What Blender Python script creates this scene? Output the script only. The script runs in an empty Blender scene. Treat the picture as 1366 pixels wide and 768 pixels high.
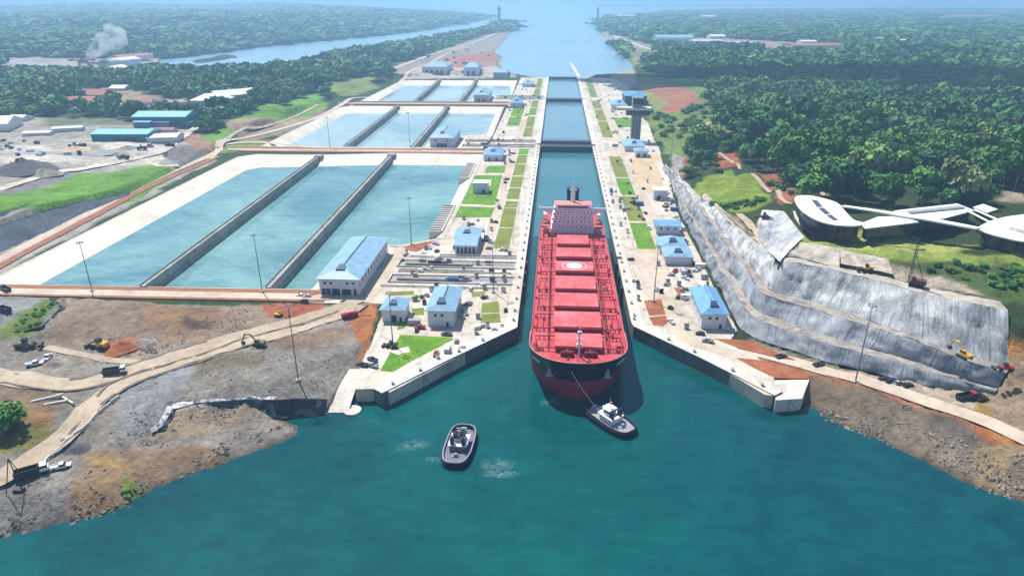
import bpy, bmesh, math, random
import numpy as np
from mathutils import Vector, Matrix

random.seed(7)
RNG = np.random.default_rng(11)
scene = bpy.context.scene
COL = scene.collection

# ------------------------------------------------------------------ camera, sky, sun, exposure
F, CX, CY, YH, VX, H = 910., 683., 384., -4., 746., 154.
TH = math.atan((CY - YH) / F)
YAW = math.atan((VX - CX) * math.cos(TH) / F)
cam_data = bpy.data.cameras.new('camera')
cam_data.sensor_width = 36.0
cam_data.lens = F / 1366. * 36.
cam_data.clip_start = 1.0
cam_data.clip_end = 200000.
cam = bpy.data.objects.new('camera', cam_data)
COL.objects.link(cam)
cam.location = (0, 0, H)
cam.rotation_euler = (math.radians(90) - TH, 0, YAW)
scene.camera = cam

SUN = Vector((-0.42, 0.58, 1.15)).normalized()
world = bpy.data.worlds.new('World')
scene.world = world
world.use_nodes = True
wn = world.node_tree.nodes; wl = world.node_tree.links
bg = wn['Background']
sky = wn.new('ShaderNodeTexSky')
sky.sky_type = 'NISHITA'
sky.sun_disc = False
sky.sun_elevation = math.asin(SUN.z)
sky.sun_rotation = math.atan2(SUN.x, SUN.y)
sky.altitude = 100
sky.air_density = 1.0
sky.dust_density = 0.6
wl.new(sky.outputs[0], bg.inputs[0])
bg.inputs[1].default_value = 0.095
sl = bpy.data.lights.new('sun', 'SUN')
sl.energy = 4.9
sl.angle = math.radians(0.5)
sl.color = (1.0, 0.95, 0.87)
so = bpy.data.objects.new('sun', sl)
COL.objects.link(so)
so.location = (-400, 300, 900)
so.rotation_euler = SUN.to_track_quat('Z', 'Y').to_euler()
scene.view_settings.view_transform = 'Standard'
scene.view_settings.look = 'None'
scene.view_settings.exposure = 0.42
scene.view_settings.gamma = 1.0
scene.view_settings.use_curve_mapping = False
scene.render.engine = 'CYCLES'
cy = scene.cycles
cy.use_denoising = True
cy.max_bounces = 6
cy.diffuse_bounces = 2
cy.glossy_bounces = 2
cy.transmission_bounces = 4
cy.volume_bounces = 1
cy.transparent_max_bounces = 6
cy.caustics_reflective = False
cy.caustics_refractive = False

# ------------------------------------------------------------------ measuring: the point on level z seen at a photo pixel
def P(px, py, z=0.):
    u = (px - CX) / F; v = (py - CY) / F
    f = math.cos(TH) - v * math.sin(TH); d = math.sin(TH) + v * math.cos(TH)
    t = (H - z) / d
    r = u * t; f *= t
    return (r * math.cos(YAW) - f * math.sin(YAW), r * math.sin(YAW) + f * math.cos(YAW))

def P3(px, py, z=0.):
    a = P(px, py, z); return Vector((a[0], a[1], z))

def ztop(x, y, py):
    f = -x * math.sin(YAW) + y * math.cos(YAW); v = (py - CY) / F
    return H - f * (v * math.cos(TH) + math.sin(TH)) / (math.cos(TH) - v * math.sin(TH))

def PP(lst, z):
    return [P(a, b, z) for a, b in lst]

# ------------------------------------------------------------------ noise
def _hash(ix, iy, s):
    n = (ix * 374761393 + iy * 668265263 + s * 1442695041) & 0xFFFFFFFF
    n = ((n ^ (n >> 13)) * 1274126177) & 0xFFFFFFFF
    return ((n ^ (n >> 16)) & 0xFFFF) / 65535.0

def vnoise(x, y, s=0):
    x = np.asarray(x, float); y = np.asarray(y, float)
    ix = np.floor(x).astype(np.int64); iy = np.floor(y).astype(np.int64)
    fx = x - ix; fy = y - iy
    fx = fx * fx * (3 - 2 * fx); fy = fy * fy * (3 - 2 * fy)
    a = _hash(ix, iy, s); b = _hash(ix + 1, iy, s); c = _hash(ix, iy + 1, s); d = _hash(ix + 1, iy + 1, s)
    return (a + (b - a) * fx) * (1 - fy) + (c + (d - c) * fx) * fy

def fbm(x, y, s=0, o=4):
    r = 0; a = 0.5; t = 0
    x = np.asarray(x, float); y = np.asarray(y, float)
    for i in range(o):
        r = r + a * vnoise(x, y, s + i * 17); t += a; a *= 0.5; x = x * 2.03 + 11.3; y = y * 2.03 - 7.7
    return r / t - 0.5

def sd_poly(X, Y, poly):
    """signed distance, positive inside"""
    X = np.asarray(X, float); Y = np.asarray(Y, float)
    d = np.full(X.shape, 1e18); ins = np.zeros(X.shape, bool)
    n = len(poly)
    for i in range(n):
        ax, ay = poly[i]; bx, by = poly[(i + 1) % n]
        ex, ey = bx - ax, by - ay
        L = ex * ex + ey * ey + 1e-9
        t = np.clip(((X - ax) * ex + (Y - ay) * ey) / L, 0, 1)
        d = np.minimum(d, (X - ax - t * ex) ** 2 + (Y - ay - t * ey) ** 2)
        c = ((ay > Y) != (by > Y)) & (X < (bx - ax) * (Y - ay) / (by - ay + 1e-12) + ax)
        ins ^= c
    d = np.sqrt(d)
    return np.where(ins, d, -d)

# ------------------------------------------------------------------ object helpers
def tag(o, label=None, cat=None, group=None, kind=None):
    if label: o['label'] = label
    if cat: o['category'] = cat
    if group: o['group'] = group
    if kind: o['kind'] = kind
    return o

def thing(name, label, cat, loc=(0, 0, 0), rz=0., group=None):
    o = bpy.data.objects.new(name, None); COL.objects.link(o)
    o.empty_display_size = 0.5
    o.location = loc; o.rotation_euler = (0, 0, rz)
    return tag(o, label, cat, group)

KIDS = {}
def link(o, parent=None):
    COL.objects.link(o)
    if parent is not None:
        o.parent = parent
        KIDS.setdefault(parent.name, []).append(o)
    return o

def copy_tree(o, parent=None):
    c = o.copy(); link(c, parent)
    for ch in list(KIDS.get(o.name, [])):
        copy_tree(ch, c)
    return c

class MB:
    def __init__(s):
        s.v = []; s.f = []; s.m = []; s.cur = 0
    def quad(s, a, b, c, d):
        i = len(s.v); s.v += [tuple(a), tuple(b), tuple(c), tuple(d)]; s.f.append((i, i + 1, i + 2, i + 3)); s.m.append(s.cur)
    def poly(s, pts):
        i = len(s.v); s.v += [tuple(p) for p in pts]; s.f.append(tuple(range(i, i + len(pts)))); s.m.append(s.cur)
    def box(s, x0, x1, y0, y1, z0, z1):
        i = len(s.v)
        s.v += [(x0, y0, z0), (x1, y0, z0), (x1, y1, z0), (x0, y1, z0), (x0, y0, z1), (x1, y0, z1), (x1, y1, z1), (x0, y1, z1)]
        for q in ((0, 3, 2, 1), (4, 5, 6, 7), (0, 1, 5, 4), (1, 2, 6, 5), (2, 3, 7, 6), (3, 0, 4, 7)):
            s.f.append(tuple(i + k for k in q)); s.m.append(s.cur)
        return s
    def prism(s, pts, z0, z1, bottom=True):
        n = len(pts); i = len(s.v)
        a = sum(pts[k][0] * pts[(k + 1) % n][1] - pts[(k + 1) % n][0] * pts[k][1] for k in range(n))
        if a < 0: pts = pts[::-1]
        z0s = z0 if hasattr(z0, '__len__') else [z0] * n
        z1s = z1 if hasattr(z1, '__len__') else [z1] * n
        s.v += [(p[0], p[1], z) for p, z in zip(pts, z0s)] + [(p[0], p[1], z) for p, z in zip(pts, z1s)]
        s.f.append(tuple(i + n + k for k in range(n))); s.m.append(s.cur)
        if bottom: s.f.append(tuple(i + k for k in range(n))[::-1]); s.m.append(s.cur)
        for k in range(n):
            j = (k + 1) % n
            s.f.append((i + k, i + j, i + n + j, i + n + k)); s.m.append(s.cur)
        return s
    def tube(s, pts, r, n=6, cap=True):
        pts = [Vector(p) for p in pts]
        rs = r if hasattr(r, '__len__') else [r] * len(pts)
        base = len(s.v)
        for k, p in enumerate(pts):
            t = (pts[min(k + 1, len(pts) - 1)] - pts[max(k - 1, 0)]).normalized()
            u = t.cross(Vector((0, 0, 1)))
            if u.length < 1e-3: u = Vector((1, 0, 0))
            u.normalize(); w = t.cross(u)
            for j in range(n):
                a = 2 * math.pi * j / n
                s.v.append(tuple(p + (u * math.cos(a) + w * math.sin(a)) * rs[k]))
        for k in range(len(pts) - 1):
            for j in range(n):
                j2 = (j + 1) % n
                s.f.append((base + k * n + j, base + k * n + j2, base + (k + 1) * n + j2, base + (k + 1) * n + j)); s.m.append(s.cur)
        if cap:
            s.f.append(tuple(base + j for j in range(n))[::-1]); s.m.append(s.cur)
            e = base + (len(pts) - 1) * n
            s.f.append(tuple(e + j for j in range(n))); s.m.append(s.cur)
        return s
    def bar(s, a, b, w):
        return s.tube([a, b], w * 0.7, 4)
    def build(s, name, mat, parent=None, loc=None, rz=0., smooth=False):
        me = bpy.data.meshes.new(name)
        me.from_pydata(s.v, [], s.f)
        for m in (mat if isinstance(mat, (list, tuple)) else [mat]): me.materials.append(m)
        if any(s.m): me.polygons.foreach_set('material_index', s.m)
        if smooth: me.polygons.foreach_set('use_smooth', [True] * len(s.f))
        me.update()
        o = bpy.data.objects.new(name, me)
        if loc is not None: o.location = loc
        o.rotation_euler = (0, 0, rz)
        return link(o, parent)

def grid_mesh(name, V, nr, nc, mat, smooth=True, cols=None, uv=None):
    """V: (nr*nc,3) array"""
    me = bpy.data.meshes.new(name)
    me.vertices.add(nr * nc)
    me.vertices.foreach_set('co', np.ascontiguousarray(V, np.float32).ravel())
    r, c = np.meshgrid(np.arange(nr - 1), np.arange(nc - 1), indexing='ij')
    a = (r * nc + c).ravel()
    q = np.stack([a, a + 1, a + nc + 1, a + nc], 1).astype(np.int32)
    me.loops.add(q.size); me.loops.foreach_set('vertex_index', q.ravel())
    me.polygons.add(len(q))
    me.polygons.foreach_set('loop_start', np.arange(0, q.size, 4, dtype=np.int32))
    me.polygons.foreach_set('use_smooth', np.full(len(q), smooth))
    me.materials.append(mat)
    if cols is not None:
        for nm, arr in cols.items():
            at = me.color_attributes.new(nm, 'FLOAT_COLOR', 'POINT')
            at.data.foreach_set('color', np.ascontiguousarray(np.c_[arr, np.ones(len(arr))], np.float32).ravel())
    if uv is not None:
        l = me.uv_layers.new(name='uv')
        l.data.foreach_set('uv', np.ascontiguousarray(uv[q.ravel()], np.float32).ravel())
    me.update(calc_edges=True)
    me.validate()
    o = bpy.data.objects.new(name, me)
    return link(o)

# ------------------------------------------------------------------ materials
class NT:
    def __init__(s, name):
        s.m = bpy.data.materials.new(name); s.m.use_nodes = True
        s.n = s.m.node_tree.nodes; s.l = s.m.node_tree.links
        s.b = s.n['Principled BSDF']; s.out = s.n['Material Output']
        s.b.inputs['Specular IOR Level'].default_value = 0.25
    def add(s, t, **kw):
        n = s.n.new(t)
        for k, v in kw.items(): setattr(n, k, v)
        return n
    def coord(s, kind='Object'):
        if not hasattr(s, 'tc'): s.tc = s.add('ShaderNodeTexCoord')
        return s.tc.outputs[kind]
    def pos(s):
        if not hasattr(s, 'ge'): s.ge = s.add('ShaderNodeNewGeometry')
        return s.ge.outputs['Position']
    def mapv(s, src, scale):
        n = s.add('ShaderNodeMapping'); n.inputs['Scale'].default_value = scale
        s.l.new(src, n.inputs['Vector']); return n.outputs[0]
    def noise(s, src, scale, detail=4., rough=0.6, dist=0.):
        n = s.add('ShaderNodeTexNoise'); n.inputs['Scale'].default_value = scale
        n.inputs['Detail'].default_value = detail; n.inputs['Roughness'].default_value = rough
        n.inputs['Distortion'].default_value = dist
        s.l.new(src, n.inputs['Vector']); return n.outputs['Fac']
    def ramp(s, fac, stops):
        n = s.add('ShaderNodeValToRGB'); cr = n.color_ramp
        while len(cr.elements) < len(stops): cr.elements.new(0.5)
        for e, (p, c) in zip(cr.elements, stops):
            e.position = p; e.color = (*c, 1) if len(c) == 3 else c
        s.l.new(fac, n.inputs['Fac']); return n.outputs['Color']
    def mix(s, a, b, fac, mode='MIX'):
        n = s.add('ShaderNodeMix', data_type='RGBA', blend_type=mode)
        for v, i in ((fac, 0), (a, 6), (b, 7)):
            if hasattr(v, 'is_output') or isinstance(v, bpy.types.NodeSocket): s.l.new(v, n.inputs[i])
            elif i == 0: n.inputs[0].default_value = v
            else: n.inputs[i].default_value = (*v, 1)
        return n.outputs[2]
    def math(s, op, a, b=0.):
        n = s.add('ShaderNodeMath', operation=op)
        for v, i in ((a, 0), (b, 1)):
            if isinstance(v, bpy.types.NodeSocket): s.l.new(v, n.inputs[i])
            else: n.inputs[i].default_value = v
        return n.outputs[0]
    def base(s, c):
        if isinstance(c, bpy.types.NodeSocket): s.l.new(c, s.b.inputs['Base Color'])
        else: s.b.inputs['Base Color'].default_value = (*c, 1)
    def bump(s, h, strength=0.5, dist=0.3):
        n = s.add('ShaderNodeBump'); n.inputs['Strength'].default_value = strength; n.inputs['Distance'].default_value = dist
        s.l.new(h, n.inputs['Height']); s.l.new(n.outputs[0], s.b.inputs['Normal'])
    def rough(s, v): s.b.inputs['Roughness'].default_value = v; return s

def plain(name, c, rough=0.6, vary=0.18, scale=0.35, metal=0., spec=0.3):
    t = NT(name)
    n = t.noise(t.pos(), scale, 5.)
    n2 = t.noise(t.pos(), scale * 7, 3.)
    f = t.math('ADD', t.math('MULTIPLY', n, 0.65), t.math('MULTIPLY', n2, 0.35))
    lo = tuple(x * (1 - vary * 1.6) for x in c); hi = tuple(min(1, x * (1 + vary)) for x in c)
    t.base(t.ramp(f, [(0.3, lo), (0.7, hi)]))
    t.rough(rough); t.b.inputs['Metallic'].default_value = metal
    t.b.inputs['Specular IOR Level'].default_value = spec
    return t.m

def ribbed(name, c, period=1.0, axis=0, rough=0.5, depth=0.12):
    """sheet-metal with standing seams across one axis"""
    t = NT(name)
    sep = t.add('ShaderNodeSeparateXYZ'); t.l.new(t.coord('Object'), sep.inputs[0])
    w = t.math('FRACT', t.math('DIVIDE', sep.outputs[axis], period))
    seam = t.math('LESS_THAN', w, 0.14)
    n = t.noise(t.pos(), 0.25, 5.)
    col = t.ramp(n, [(0.3, tuple(x * 0.78 for x in c)), (0.7, tuple(min(1, x * 1.15) for x in c))])
    col = t.mix(col, tuple(x * 0.62 for x in c), t.math('MULTIPLY', seam, 0.7))
    t.base(col); t.bump(seam, 0.6, depth); t.rough(rough)
    return t.m

M = {}
def concrete(name, c, sc=0.12, stain=0.35, joints=0.):
    t = NT(name)
    n1 = t.noise(t.pos(), sc, 6., 0.65, 0.4); n2 = t.noise(t.pos(), sc * 9, 4.); n3 = t.noise(t.pos(), sc * 0.2, 4.)
    col = t.ramp(n1, [(0.32, tuple(x * (1 - stain) for x in c)), (0.5, c), (0.72, tuple(min(1, x * 1.12) for x in c))])
    col = t.mix(col, t.ramp(n2, [(0.35, (0.72, 0.7, 0.67)), (0.62, (1, 1, 1))]), 0.7, 'MULTIPLY')
    col = t.mix(col, t.ramp(n3, [(0.4, (0.78, 0.74, 0.68)), (0.6, (1, 1, 1))]), 0.8, 'MULTIPLY')
    if joints:
        b = t.add('ShaderNodeTexBrick'); b.inputs['Scale'].default_value = 1.0 / joints; b.inputs['Mortar Size'].default_value = 0.012
        b.inputs['Color1'].default_value = (1, 1, 1, 1); b.inputs['Color2'].default_value = (0.86, 0.85, 0.83, 1); b.inputs['Mortar'].default_value = (0.5, 0.48, 0.46, 1)
        b.offset = 0.0; b.inputs['Row Height'].default_value = 0.8; b.inputs['Brick Width'].default_value = 1.0
        t.l.new(t.pos(), b.inputs['Vector']); col = t.mix(col, b.outputs['Color'], 0.55, 'MULTIPLY')
        ty = t.noise(t.mapv(t.pos(), (0.25, 0.012, 1)), 1., 4., 0.6, 0.6)         # tyre marks along the lock
        col = t.mix(col, t.ramp(ty, [(0.33, (0.66, 0.63, 0.6)), (0.5, (1, 1, 1))]), 0.5, 'MULTIPLY')
    t.base(col); t.rough(0.85); t.bump(n2, 0.25, 0.1)
    return t.m
M['conc'] = concrete('pale_concrete', (0.68, 0.64, 0.575), joints=9.)
M['conc_white'] = concrete('bright_concrete', (0.78, 0.755, 0.70), stain=0.22, joints=7.)
M['conc_grey'] = concrete('grey_concrete', (0.36, 0.36, 0.36))
M['road'] = concrete('road_slab', (0.60, 0.51, 0.42), 0.2, 0.2)
M['dirt_road'] = concrete('dirt_road_clay', (0.50, 0.415, 0.32), 0.3, 0.25)
M['liner'] = concrete('basin_liner', (0.80, 0.77, 0.69), 0.08, 0.14)
M['rust'] = plain('brown_earth', (0.30, 0.13, 0.07), 0.9, 0.3, 0.25)
M['asphalt'] = plain('dark_asphalt', (0.09, 0.09, 0.1), 0.9, 0.25, 0.2)

def streaked(name, c, dark, sc=0.3, amt=0.6):
    """sprayed concrete: streaks run down the slope (v of the uv map)"""
    t = NT(name)
    uv = t.coord('UV')
    st = t.noise(t.mapv(uv, (0.22, 0.05, 1)), 1., 6., 0.72, 0.8)
    st2 = t.noise(t.mapv(uv, (1.1, 0.16, 1)), 1., 5., 0.7, 0.5)
    bl = t.noise(t.pos(), 0.045, 7., 0.7, 0.8)
    fine = t.noise(t.pos(), 0.8, 5., 0.7)
    col = t.ramp(st, [(0.25, tuple((a + b) / 2 for a, b in zip(dark, c))), (0.5, c), (0.75, tuple(min(1, x * 1.35) for x in c))])
    col = t.mix(col, t.ramp(st2, [(0.34, (0.5, 0.5, 0.52)), (0.6, (1.05, 1.05, 1.05))]), amt, 'MULTIPLY')
    col = t.mix(col, t.ramp(bl, [(0.36, (0.36, 0.41, 0.47)), (0.52, (0.95, 0.97, 1.0)), (0.7, (1.2, 1.2, 1.2))]), 0.9, 'MULTIPLY')
    sd_ = t.noise(t.mapv(uv, (0.42, 0.03, 1)), 1., 6., 0.75, 0.4)
    col = t.mix(col, t.ramp(sd_, [(0.36, (0.34, 0.35, 0.37)), (0.46, (1, 1, 1))]), 0.8, 'MULTIPLY')
    t.base(col); t.rough(0.88)
    h = t.math('ADD', t.math('MULTIPLY', fine, 0.6), st2)
    t.bump(h, 0.7, 0.8)
    return t.m
M['shotcrete'] = streaked('sprayed_concrete', (0.43, 0.44, 0.46), (0.22, 0.23, 0.25))
M['shot_blotch'] = streaked('blotched_sprayed_concrete', (0.34, 0.355, 0.38), (0.24, 0.25, 0.28), amt=0.3)
M['shot_run'] = streaked('streaky_sprayed_concrete', (0.66, 0.655, 0.64), (0.30, 0.31, 0.33), amt=0.65)
M['shot_shaded'] = streaked('shaded_sprayed_concrete', (0.085, 0.10, 0.13), (0.05, 0.06, 0.08), amt=.3)  # shade of slopes turned from the sun, put into the colour
M['shot_white'] = streaked('white_sprayed_concrete', (0.62, 0.62, 0.62), (0.4, 0.4, 0.41))

def soil(name, c1, c2, c3, sc=0.12):
    t = NT(name)
    n1 = t.noise(t.pos(), sc, 7., 0.68, 0.6); n2 = t.noise(t.pos(), sc * 8, 5., 0.7)
    col = t.ramp(n1, [(0.3, c1), (0.5, c2), (0.7, c3)])
    col = t.mix(col, t.ramp(n2, [(0.35, (0.6, 0.58, 0.56)), (0.6, (1.08, 1.08, 1.08))]), 0.7, 'MULTIPLY')
    t.base(col); t.rough(0.95); t.bump(n2, 0.5, 0.4)
    return t.m
M['redsoil'] = soil('red_soil', (0.22, 0.07, 0.03), (0.33, 0.11, 0.05), (0.42, 0.19, 0.09))
M['grass'] = soil('mown_grass', (0.07, 0.17, 0.012), (0.115, 0.27, 0.02), (0.19, 0.32, 0.03), 0.09)
M['grass_dry'] = soil('dry_grass', (0.12, 0.16, 0.025), (0.19, 0.23, 0.04), (0.28, 0.27, 0.09), 0.12)
M['sand'] = soil('sand_yard', (0.45, 0.34, 0.2), (0.56, 0.44, 0.28), (0.62, 0.51, 0.36), 0.1)
M['rock'] = soil('rock_face', (0.13, 0.11, 0.09), (0.26, 0.23, 0.2), (0.42, 0.37, 0.31), 0.15)

def water(name, deep, shallow, sc, rough=0.12, wave=0.35, big=0.004, spec=0.5):
    t = NT(name)
    n = t.noise(t.pos(), big, 5., 0.6, 0.8)
    n2 = t.noise(t.mapv(t.pos(), (1, 2.2, 1)), big * 9, 5., 0.65, 0.6)
    f = t.math('ADD', t.math('MULTIPLY', n, 0.7), t.math('MULTIPLY', n2, 0.3))
    col = t.ramp(f, [(0.36, deep), (0.64, shallow)])
    n3 = t.noise(t.mapv(t.pos(), (0.16, 0.42, 1)), 1.0, 5., 0.7, 0.6)       # light and dark of small ripples, put into the colour
    t.base(t.mix(col, t.ramp(n3, [(0.3, (0.72, 0.8, 0.84)), (0.7, (1.22, 1.15, 1.12))]), 0.75, 'MULTIPLY'))
    t.rough(rough); t.b.inputs['IOR'].default_value = 1.33
    t.b.inputs['Specular IOR Level'].default_value = spec
    w = t.noise(t.mapv(t.pos(), (1.0, 1.7, 1)), sc, 6., 0.65, 0.5)
    w2 = t.noise(t.pos(), sc * 0.22, 3., 0.5, 0.4)
    t.bump(t.math('ADD', w, t.math('MULTIPLY', w2, 1.5)), wave, 0.5)
    return t.m
M['sea'] = water('sea_water', (0.001, 0.040, 0.058), (0.003, 0.104, 0.102), 0.34, 0.11, 0.11, 0.008, 0.35)
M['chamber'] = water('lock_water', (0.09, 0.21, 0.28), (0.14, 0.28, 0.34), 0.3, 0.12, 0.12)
M['chamber_near_sky'] = water('sky_toned_lock_water', (0.025, 0.13, 0.17), (0.05, 0.19, 0.22), 0.3, 0.12, 0.12)  # lighter than the sea colour, standing in for sky reflection
M['lake'] = water('lake_water', (0.16, 0.32, 0.44), (0.24, 0.40, 0.50), 0.05, 0.25, 0.2, 0.002)
M['basin'] = water('basin_water', (0.04, 0.15, 0.20), (0.22, 0.40, 0.38), 0.22, 0.06, 0.06, 0.0075)  # pale mottling stands in for cloud reflections
M['basin_sky_pale'] = water('sky_paled_basin_water', (0.17, 0.30, 0.35), (0.40, 0.52, 0.52), 0.22, 0.06, 0.06, 0.008)  # paler base colour holds the sky and cloud reflection
# ------------------------------------------------------------------ outlines of land and water (world metres, z = 0 is sea level)
CH0, CH1 = -16.5, 39.5            # lock chamber walls
GATES = [741., 1106., 1420.]
SHORE_L = PP([(-420, 800), (0, 716), (60, 701), (110, 691), (172, 671), (203, 649), (265, 628), (330, 606), (372, 591), (395, 580),
              (392, 568), (366, 560), (392, 556), (436, 553), (470, 549), (470, 530), (478, 514)], 0)
LAND_L = SHORE_L + PP([(512, 518), (600, 474), (686, 432)], 6) + [(CH0 - 5, 310), (CH0 - 5, 1424)] + PP(
    [(690, 101), (676, 97), (668, 84), (673, 77), (662, 69), (668, 62), (677, 52), (684, 43), (691, 34), (667, 31), (655, 37), (642, 44),
     (599, 50), (509, 66), (442, 80), (379, 94), (342, 99), (300, 102), (240, 101), (205, 96), (0, 104), (-600, 140)], 2.5) + [(-2500, 300)]
LAND_FL = PP([(-700, 160), (-200, 110), (0, 100), (205, 91), (213, 80), (277, 73), (342, 64), (442, 54), (509, 48), (560, 41), (609, 34),
              (645, 26), (652, 22.5), (620, 19.5), (560, 16), (500, 13), (440, 12), (300, 12.5), (200, 13), (0, 12), (-700, 14)], 2.5)
SPIT = PP([(255, 83), (285, 77), (316, 74), (320, 77), (290, 82), (262, 86)], 2.5)
LAND_R = PP([(1028, 524), (1034, 522), (1070, 530)], 6) + PP([(1078, 538), (1110, 561), (1160, 582), (1225, 611), (1260, 629), (1290, 644),
             (1366, 669), (1600, 770), (2300, 900)], 0) + [(4000, 100), (14000, 9000)] + PP(
    [(1700, 24.5), (1366, 24), (1120, 23), (1000, 23.5), (900, 22.5), (845, 23.5), (812, 26), (798, 29), (795, 36), (798, 42), (806, 52), (820, 66), (835, 80),
     (843, 93), (836, 97), (818, 99)], 2.5) + [(CH1 + 5, 1424), (CH1 + 5, 310)] + PP([(846, 430), (940, 480)], 6)
FAR1 = PP([(700, 8.2), (860, 9.5), (1100, 9.3), (1366, 9.0), (1700, 9), (1700, 6.2), (1200, 6.0), (900, 6.4), (700, 7)], 2)
FAR3 = PP([(868, 19.5), (960, 20.2), (1120, 18.8), (1366, 20.5), (1700, 20.5), (1700, 14.2), (1366, 14.4), (1150, 13.6), (980, 14.6), (890, 16.5)], 2.5)
FAR2 = PP([(-500, 9.5), (0, 9), (130, 8.5), (130, 6.5), (0, 6.0), (-500, 6)], 2)
PLAT_L = PP([(-160, 402), (60, 406), (430, 410), (470, 402), (512, 408), (480, 488), (476, 512), (512, 520), (600, 476), (684, 434)], 6) + \
    [(CH0 - 4, 310), (CH0 - 4, 1424)] + PP([(640, 98), (540, 102), (470, 118), (440, 132), (380, 158), (305, 188), (262, 212), (172, 257),
                                            (100, 287), (0, 331), (-160, 402)], 6)
PLAT_R = [(CH1 + 4, 310), (CH1 + 4, 1424), (118, 1424)] + PP([(838, 112), (852, 150), (868, 168), (882, 205), (893, 235), (910, 290), (937, 340), (962, 395),
             (986, 440), (1005, 455), (1024, 461), (1074, 477), (1141, 497), (1130, 505), (1078, 500), (1070, 527), (1030, 524), (940, 480), (848, 434)], 6)
# basins: rim outline at z 6.3, water outline at z 1
BASINS = []
def basin(rim, wat):
    BASINS.append((rim, wat))
basin([(-316, 333), (-131, 337), (-131, 412), (-98, 412), (-75, 428), (-75, 688), (-165, 688), (-236, 676), (-304, 674), (-316, 662)],
      [(-291, 333.3), (-131.3, 337.3), (-131.3, 412.3), (-99, 414), (-84, 432), (-86, 656), (-165, 655), (-236, 642), (-282, 634), (-291, 624)])
basin([(-314, 717), (-80, 722), (-76, 797), (-79, 1014), (-160, 1015), (-233, 1011), (-301, 1011), (-310, 1000)],
      [(-297, 717.3), (-80.3, 722.3), (-84, 797), (-88, 984), (-160, 984), (-233, 980), (-288, 980), (-297, 970)])
basin([(-299, 1065), (-76, 1072), (-76, 1200), (-79, 1358), (-156, 1354), (-227, 1350), (-284, 1347), (-296, 1338)],
      [(-284, 1065.3), (-76.3, 1072.3), (-80, 1200), (-86, 1322), (-156, 1320), (-227, 1316), (-272, 1314), (-284, 1304)])

M['pale_rock'] = soil('pale_rock', (0.26, 0.22, 0.18), (0.46, 0.42, 0.36), (0.62, 0.58, 0.52), 0.2)
M['bench'] = soil('bench_dirt', (0.16, 0.14, 0.12), (0.33, 0.30, 0.27), (0.5, 0.47, 0.43), 0.2)
# ------------------------------------------------------------------ sprayed-concrete cut slopes, lofted through measured lines
LOFTS = []
def resample(line, n):
    pts = [np.array(p, float) for p in line]
    s = [0.]
    for a, b in zip(pts, pts[1:]): s.append(s[-1] + np.linalg.norm(b - a))
    t = np.linspace(0, s[-1], n)
    arr = np.array(pts)
    return np.stack([np.interp(t, s, arr[:, k]) for k in range(3)], 1)

def resample_t(line, n):
    s = [0.]
    for a, b in zip(line, line[1:]): s.append(s[-1] + (Vector(b) - Vector(a)).length)
    return np.interp(np.linspace(0, s[-1], n), s, np.arange(len(s)))

def loft(name, lines, mat, n=120, sub=8, noise=0.9, seed=3, depress=1.6, smooth_ends=True):
    """lines: list of polylines of (x,y,z) from toe to top"""
    same = len({len(l) for l in lines}) == 1
    def by_index(l):
        a = np.array([tuple(p) for p in l], float); L = resample_t(lines[len(lines) // 2], n)
        return np.stack([np.interp(L, np.arange(len(a)), a[:, k]) for k in range(3)], 1)
    R = [by_index(l) if same else resample(l, n) for l in lines]
    rows = []; vv = []; acc = np.zeros(n)
    for k in range(len(R) - 1):
        m = sub
        for j in range(m):
            rows.append(R[k] * (1 - j / m) + R[k + 1] * (j / m)); vv.append(acc + np.linalg.norm(R[k + 1] - R[k], axis=1) * j / m)
        acc = acc + np.linalg.norm(R[k + 1] - R[k], axis=1)
    rows.append(R[-1]); vv.append(acc)
    V = np.stack(rows); vv = np.stack(vv)
    u = np.concatenate([[0], np.cumsum(np.linalg.norm(np.diff(R[len(R) // 2], axis=0), axis=1))])
    UV = np.stack([np.broadcast_to(u, vv.shape), vv], -1)
    nz = fbm(V[..., 0] * 0.12 + V[..., 2] * 0.1, V[..., 1] * 0.12, seed, 4)
    nz2 = fbm(V[..., 0] * 0.5 + V[..., 2] * .3, V[..., 1] * 0.5, seed + 5, 3)
    D = (nz * 2.2 + nz2 * 0.8) * noise
    fr = np.linspace(0, 1, V.shape[0])[:, None]
    gl = fbm(u[None, :] * .22 + fr * .5, fr * .7 + 3, seed + 9, 4) * np.abs(np.sin(math.pi * fr)) ** .6      # gullies running down the face
    D = D + gl * 6.5 * min(1, noise) * (1 if V.shape[0] > 4 else 0)
    if V.shape[0] > 4:
        rd = 0.5 - np.abs(fbm(V[..., 0] * .07 + V[..., 2] * .12, V[..., 1] * .07, seed + 20, 4)) * 4.0
        D = D + np.clip(rd, -1, .5) * 1.6 * noise * np.abs(np.sin(math.pi * fr)) ** .4
    du = np.gradient(V, axis=1); dv = np.gradient(V, axis=0); nrm = np.cross(du, dv); nrm /= np.linalg.norm(nrm, axis=2)[..., None] + 1e-9
    nrm *= np.sign(nrm[..., 2:3] + 1e-9)
    V2 = V + nrm * D[..., None] * 0.9
    if depress == 6.0:            # the long cut: the whole face swells and recedes
        V2[..., :2] += np.array((-.6, -.8)) * (fbm(V[..., 0] * .035, V[..., 1] * .035, 61, 3) * 8)[..., None]
    LOFTS.append((V, depress))
    nr, nc = vv.shape
    o = grid_mesh(name, V2.reshape(-1, 3), nr, nc, mat, True, None, UV.reshape(-1, 2))
    return o

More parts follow.
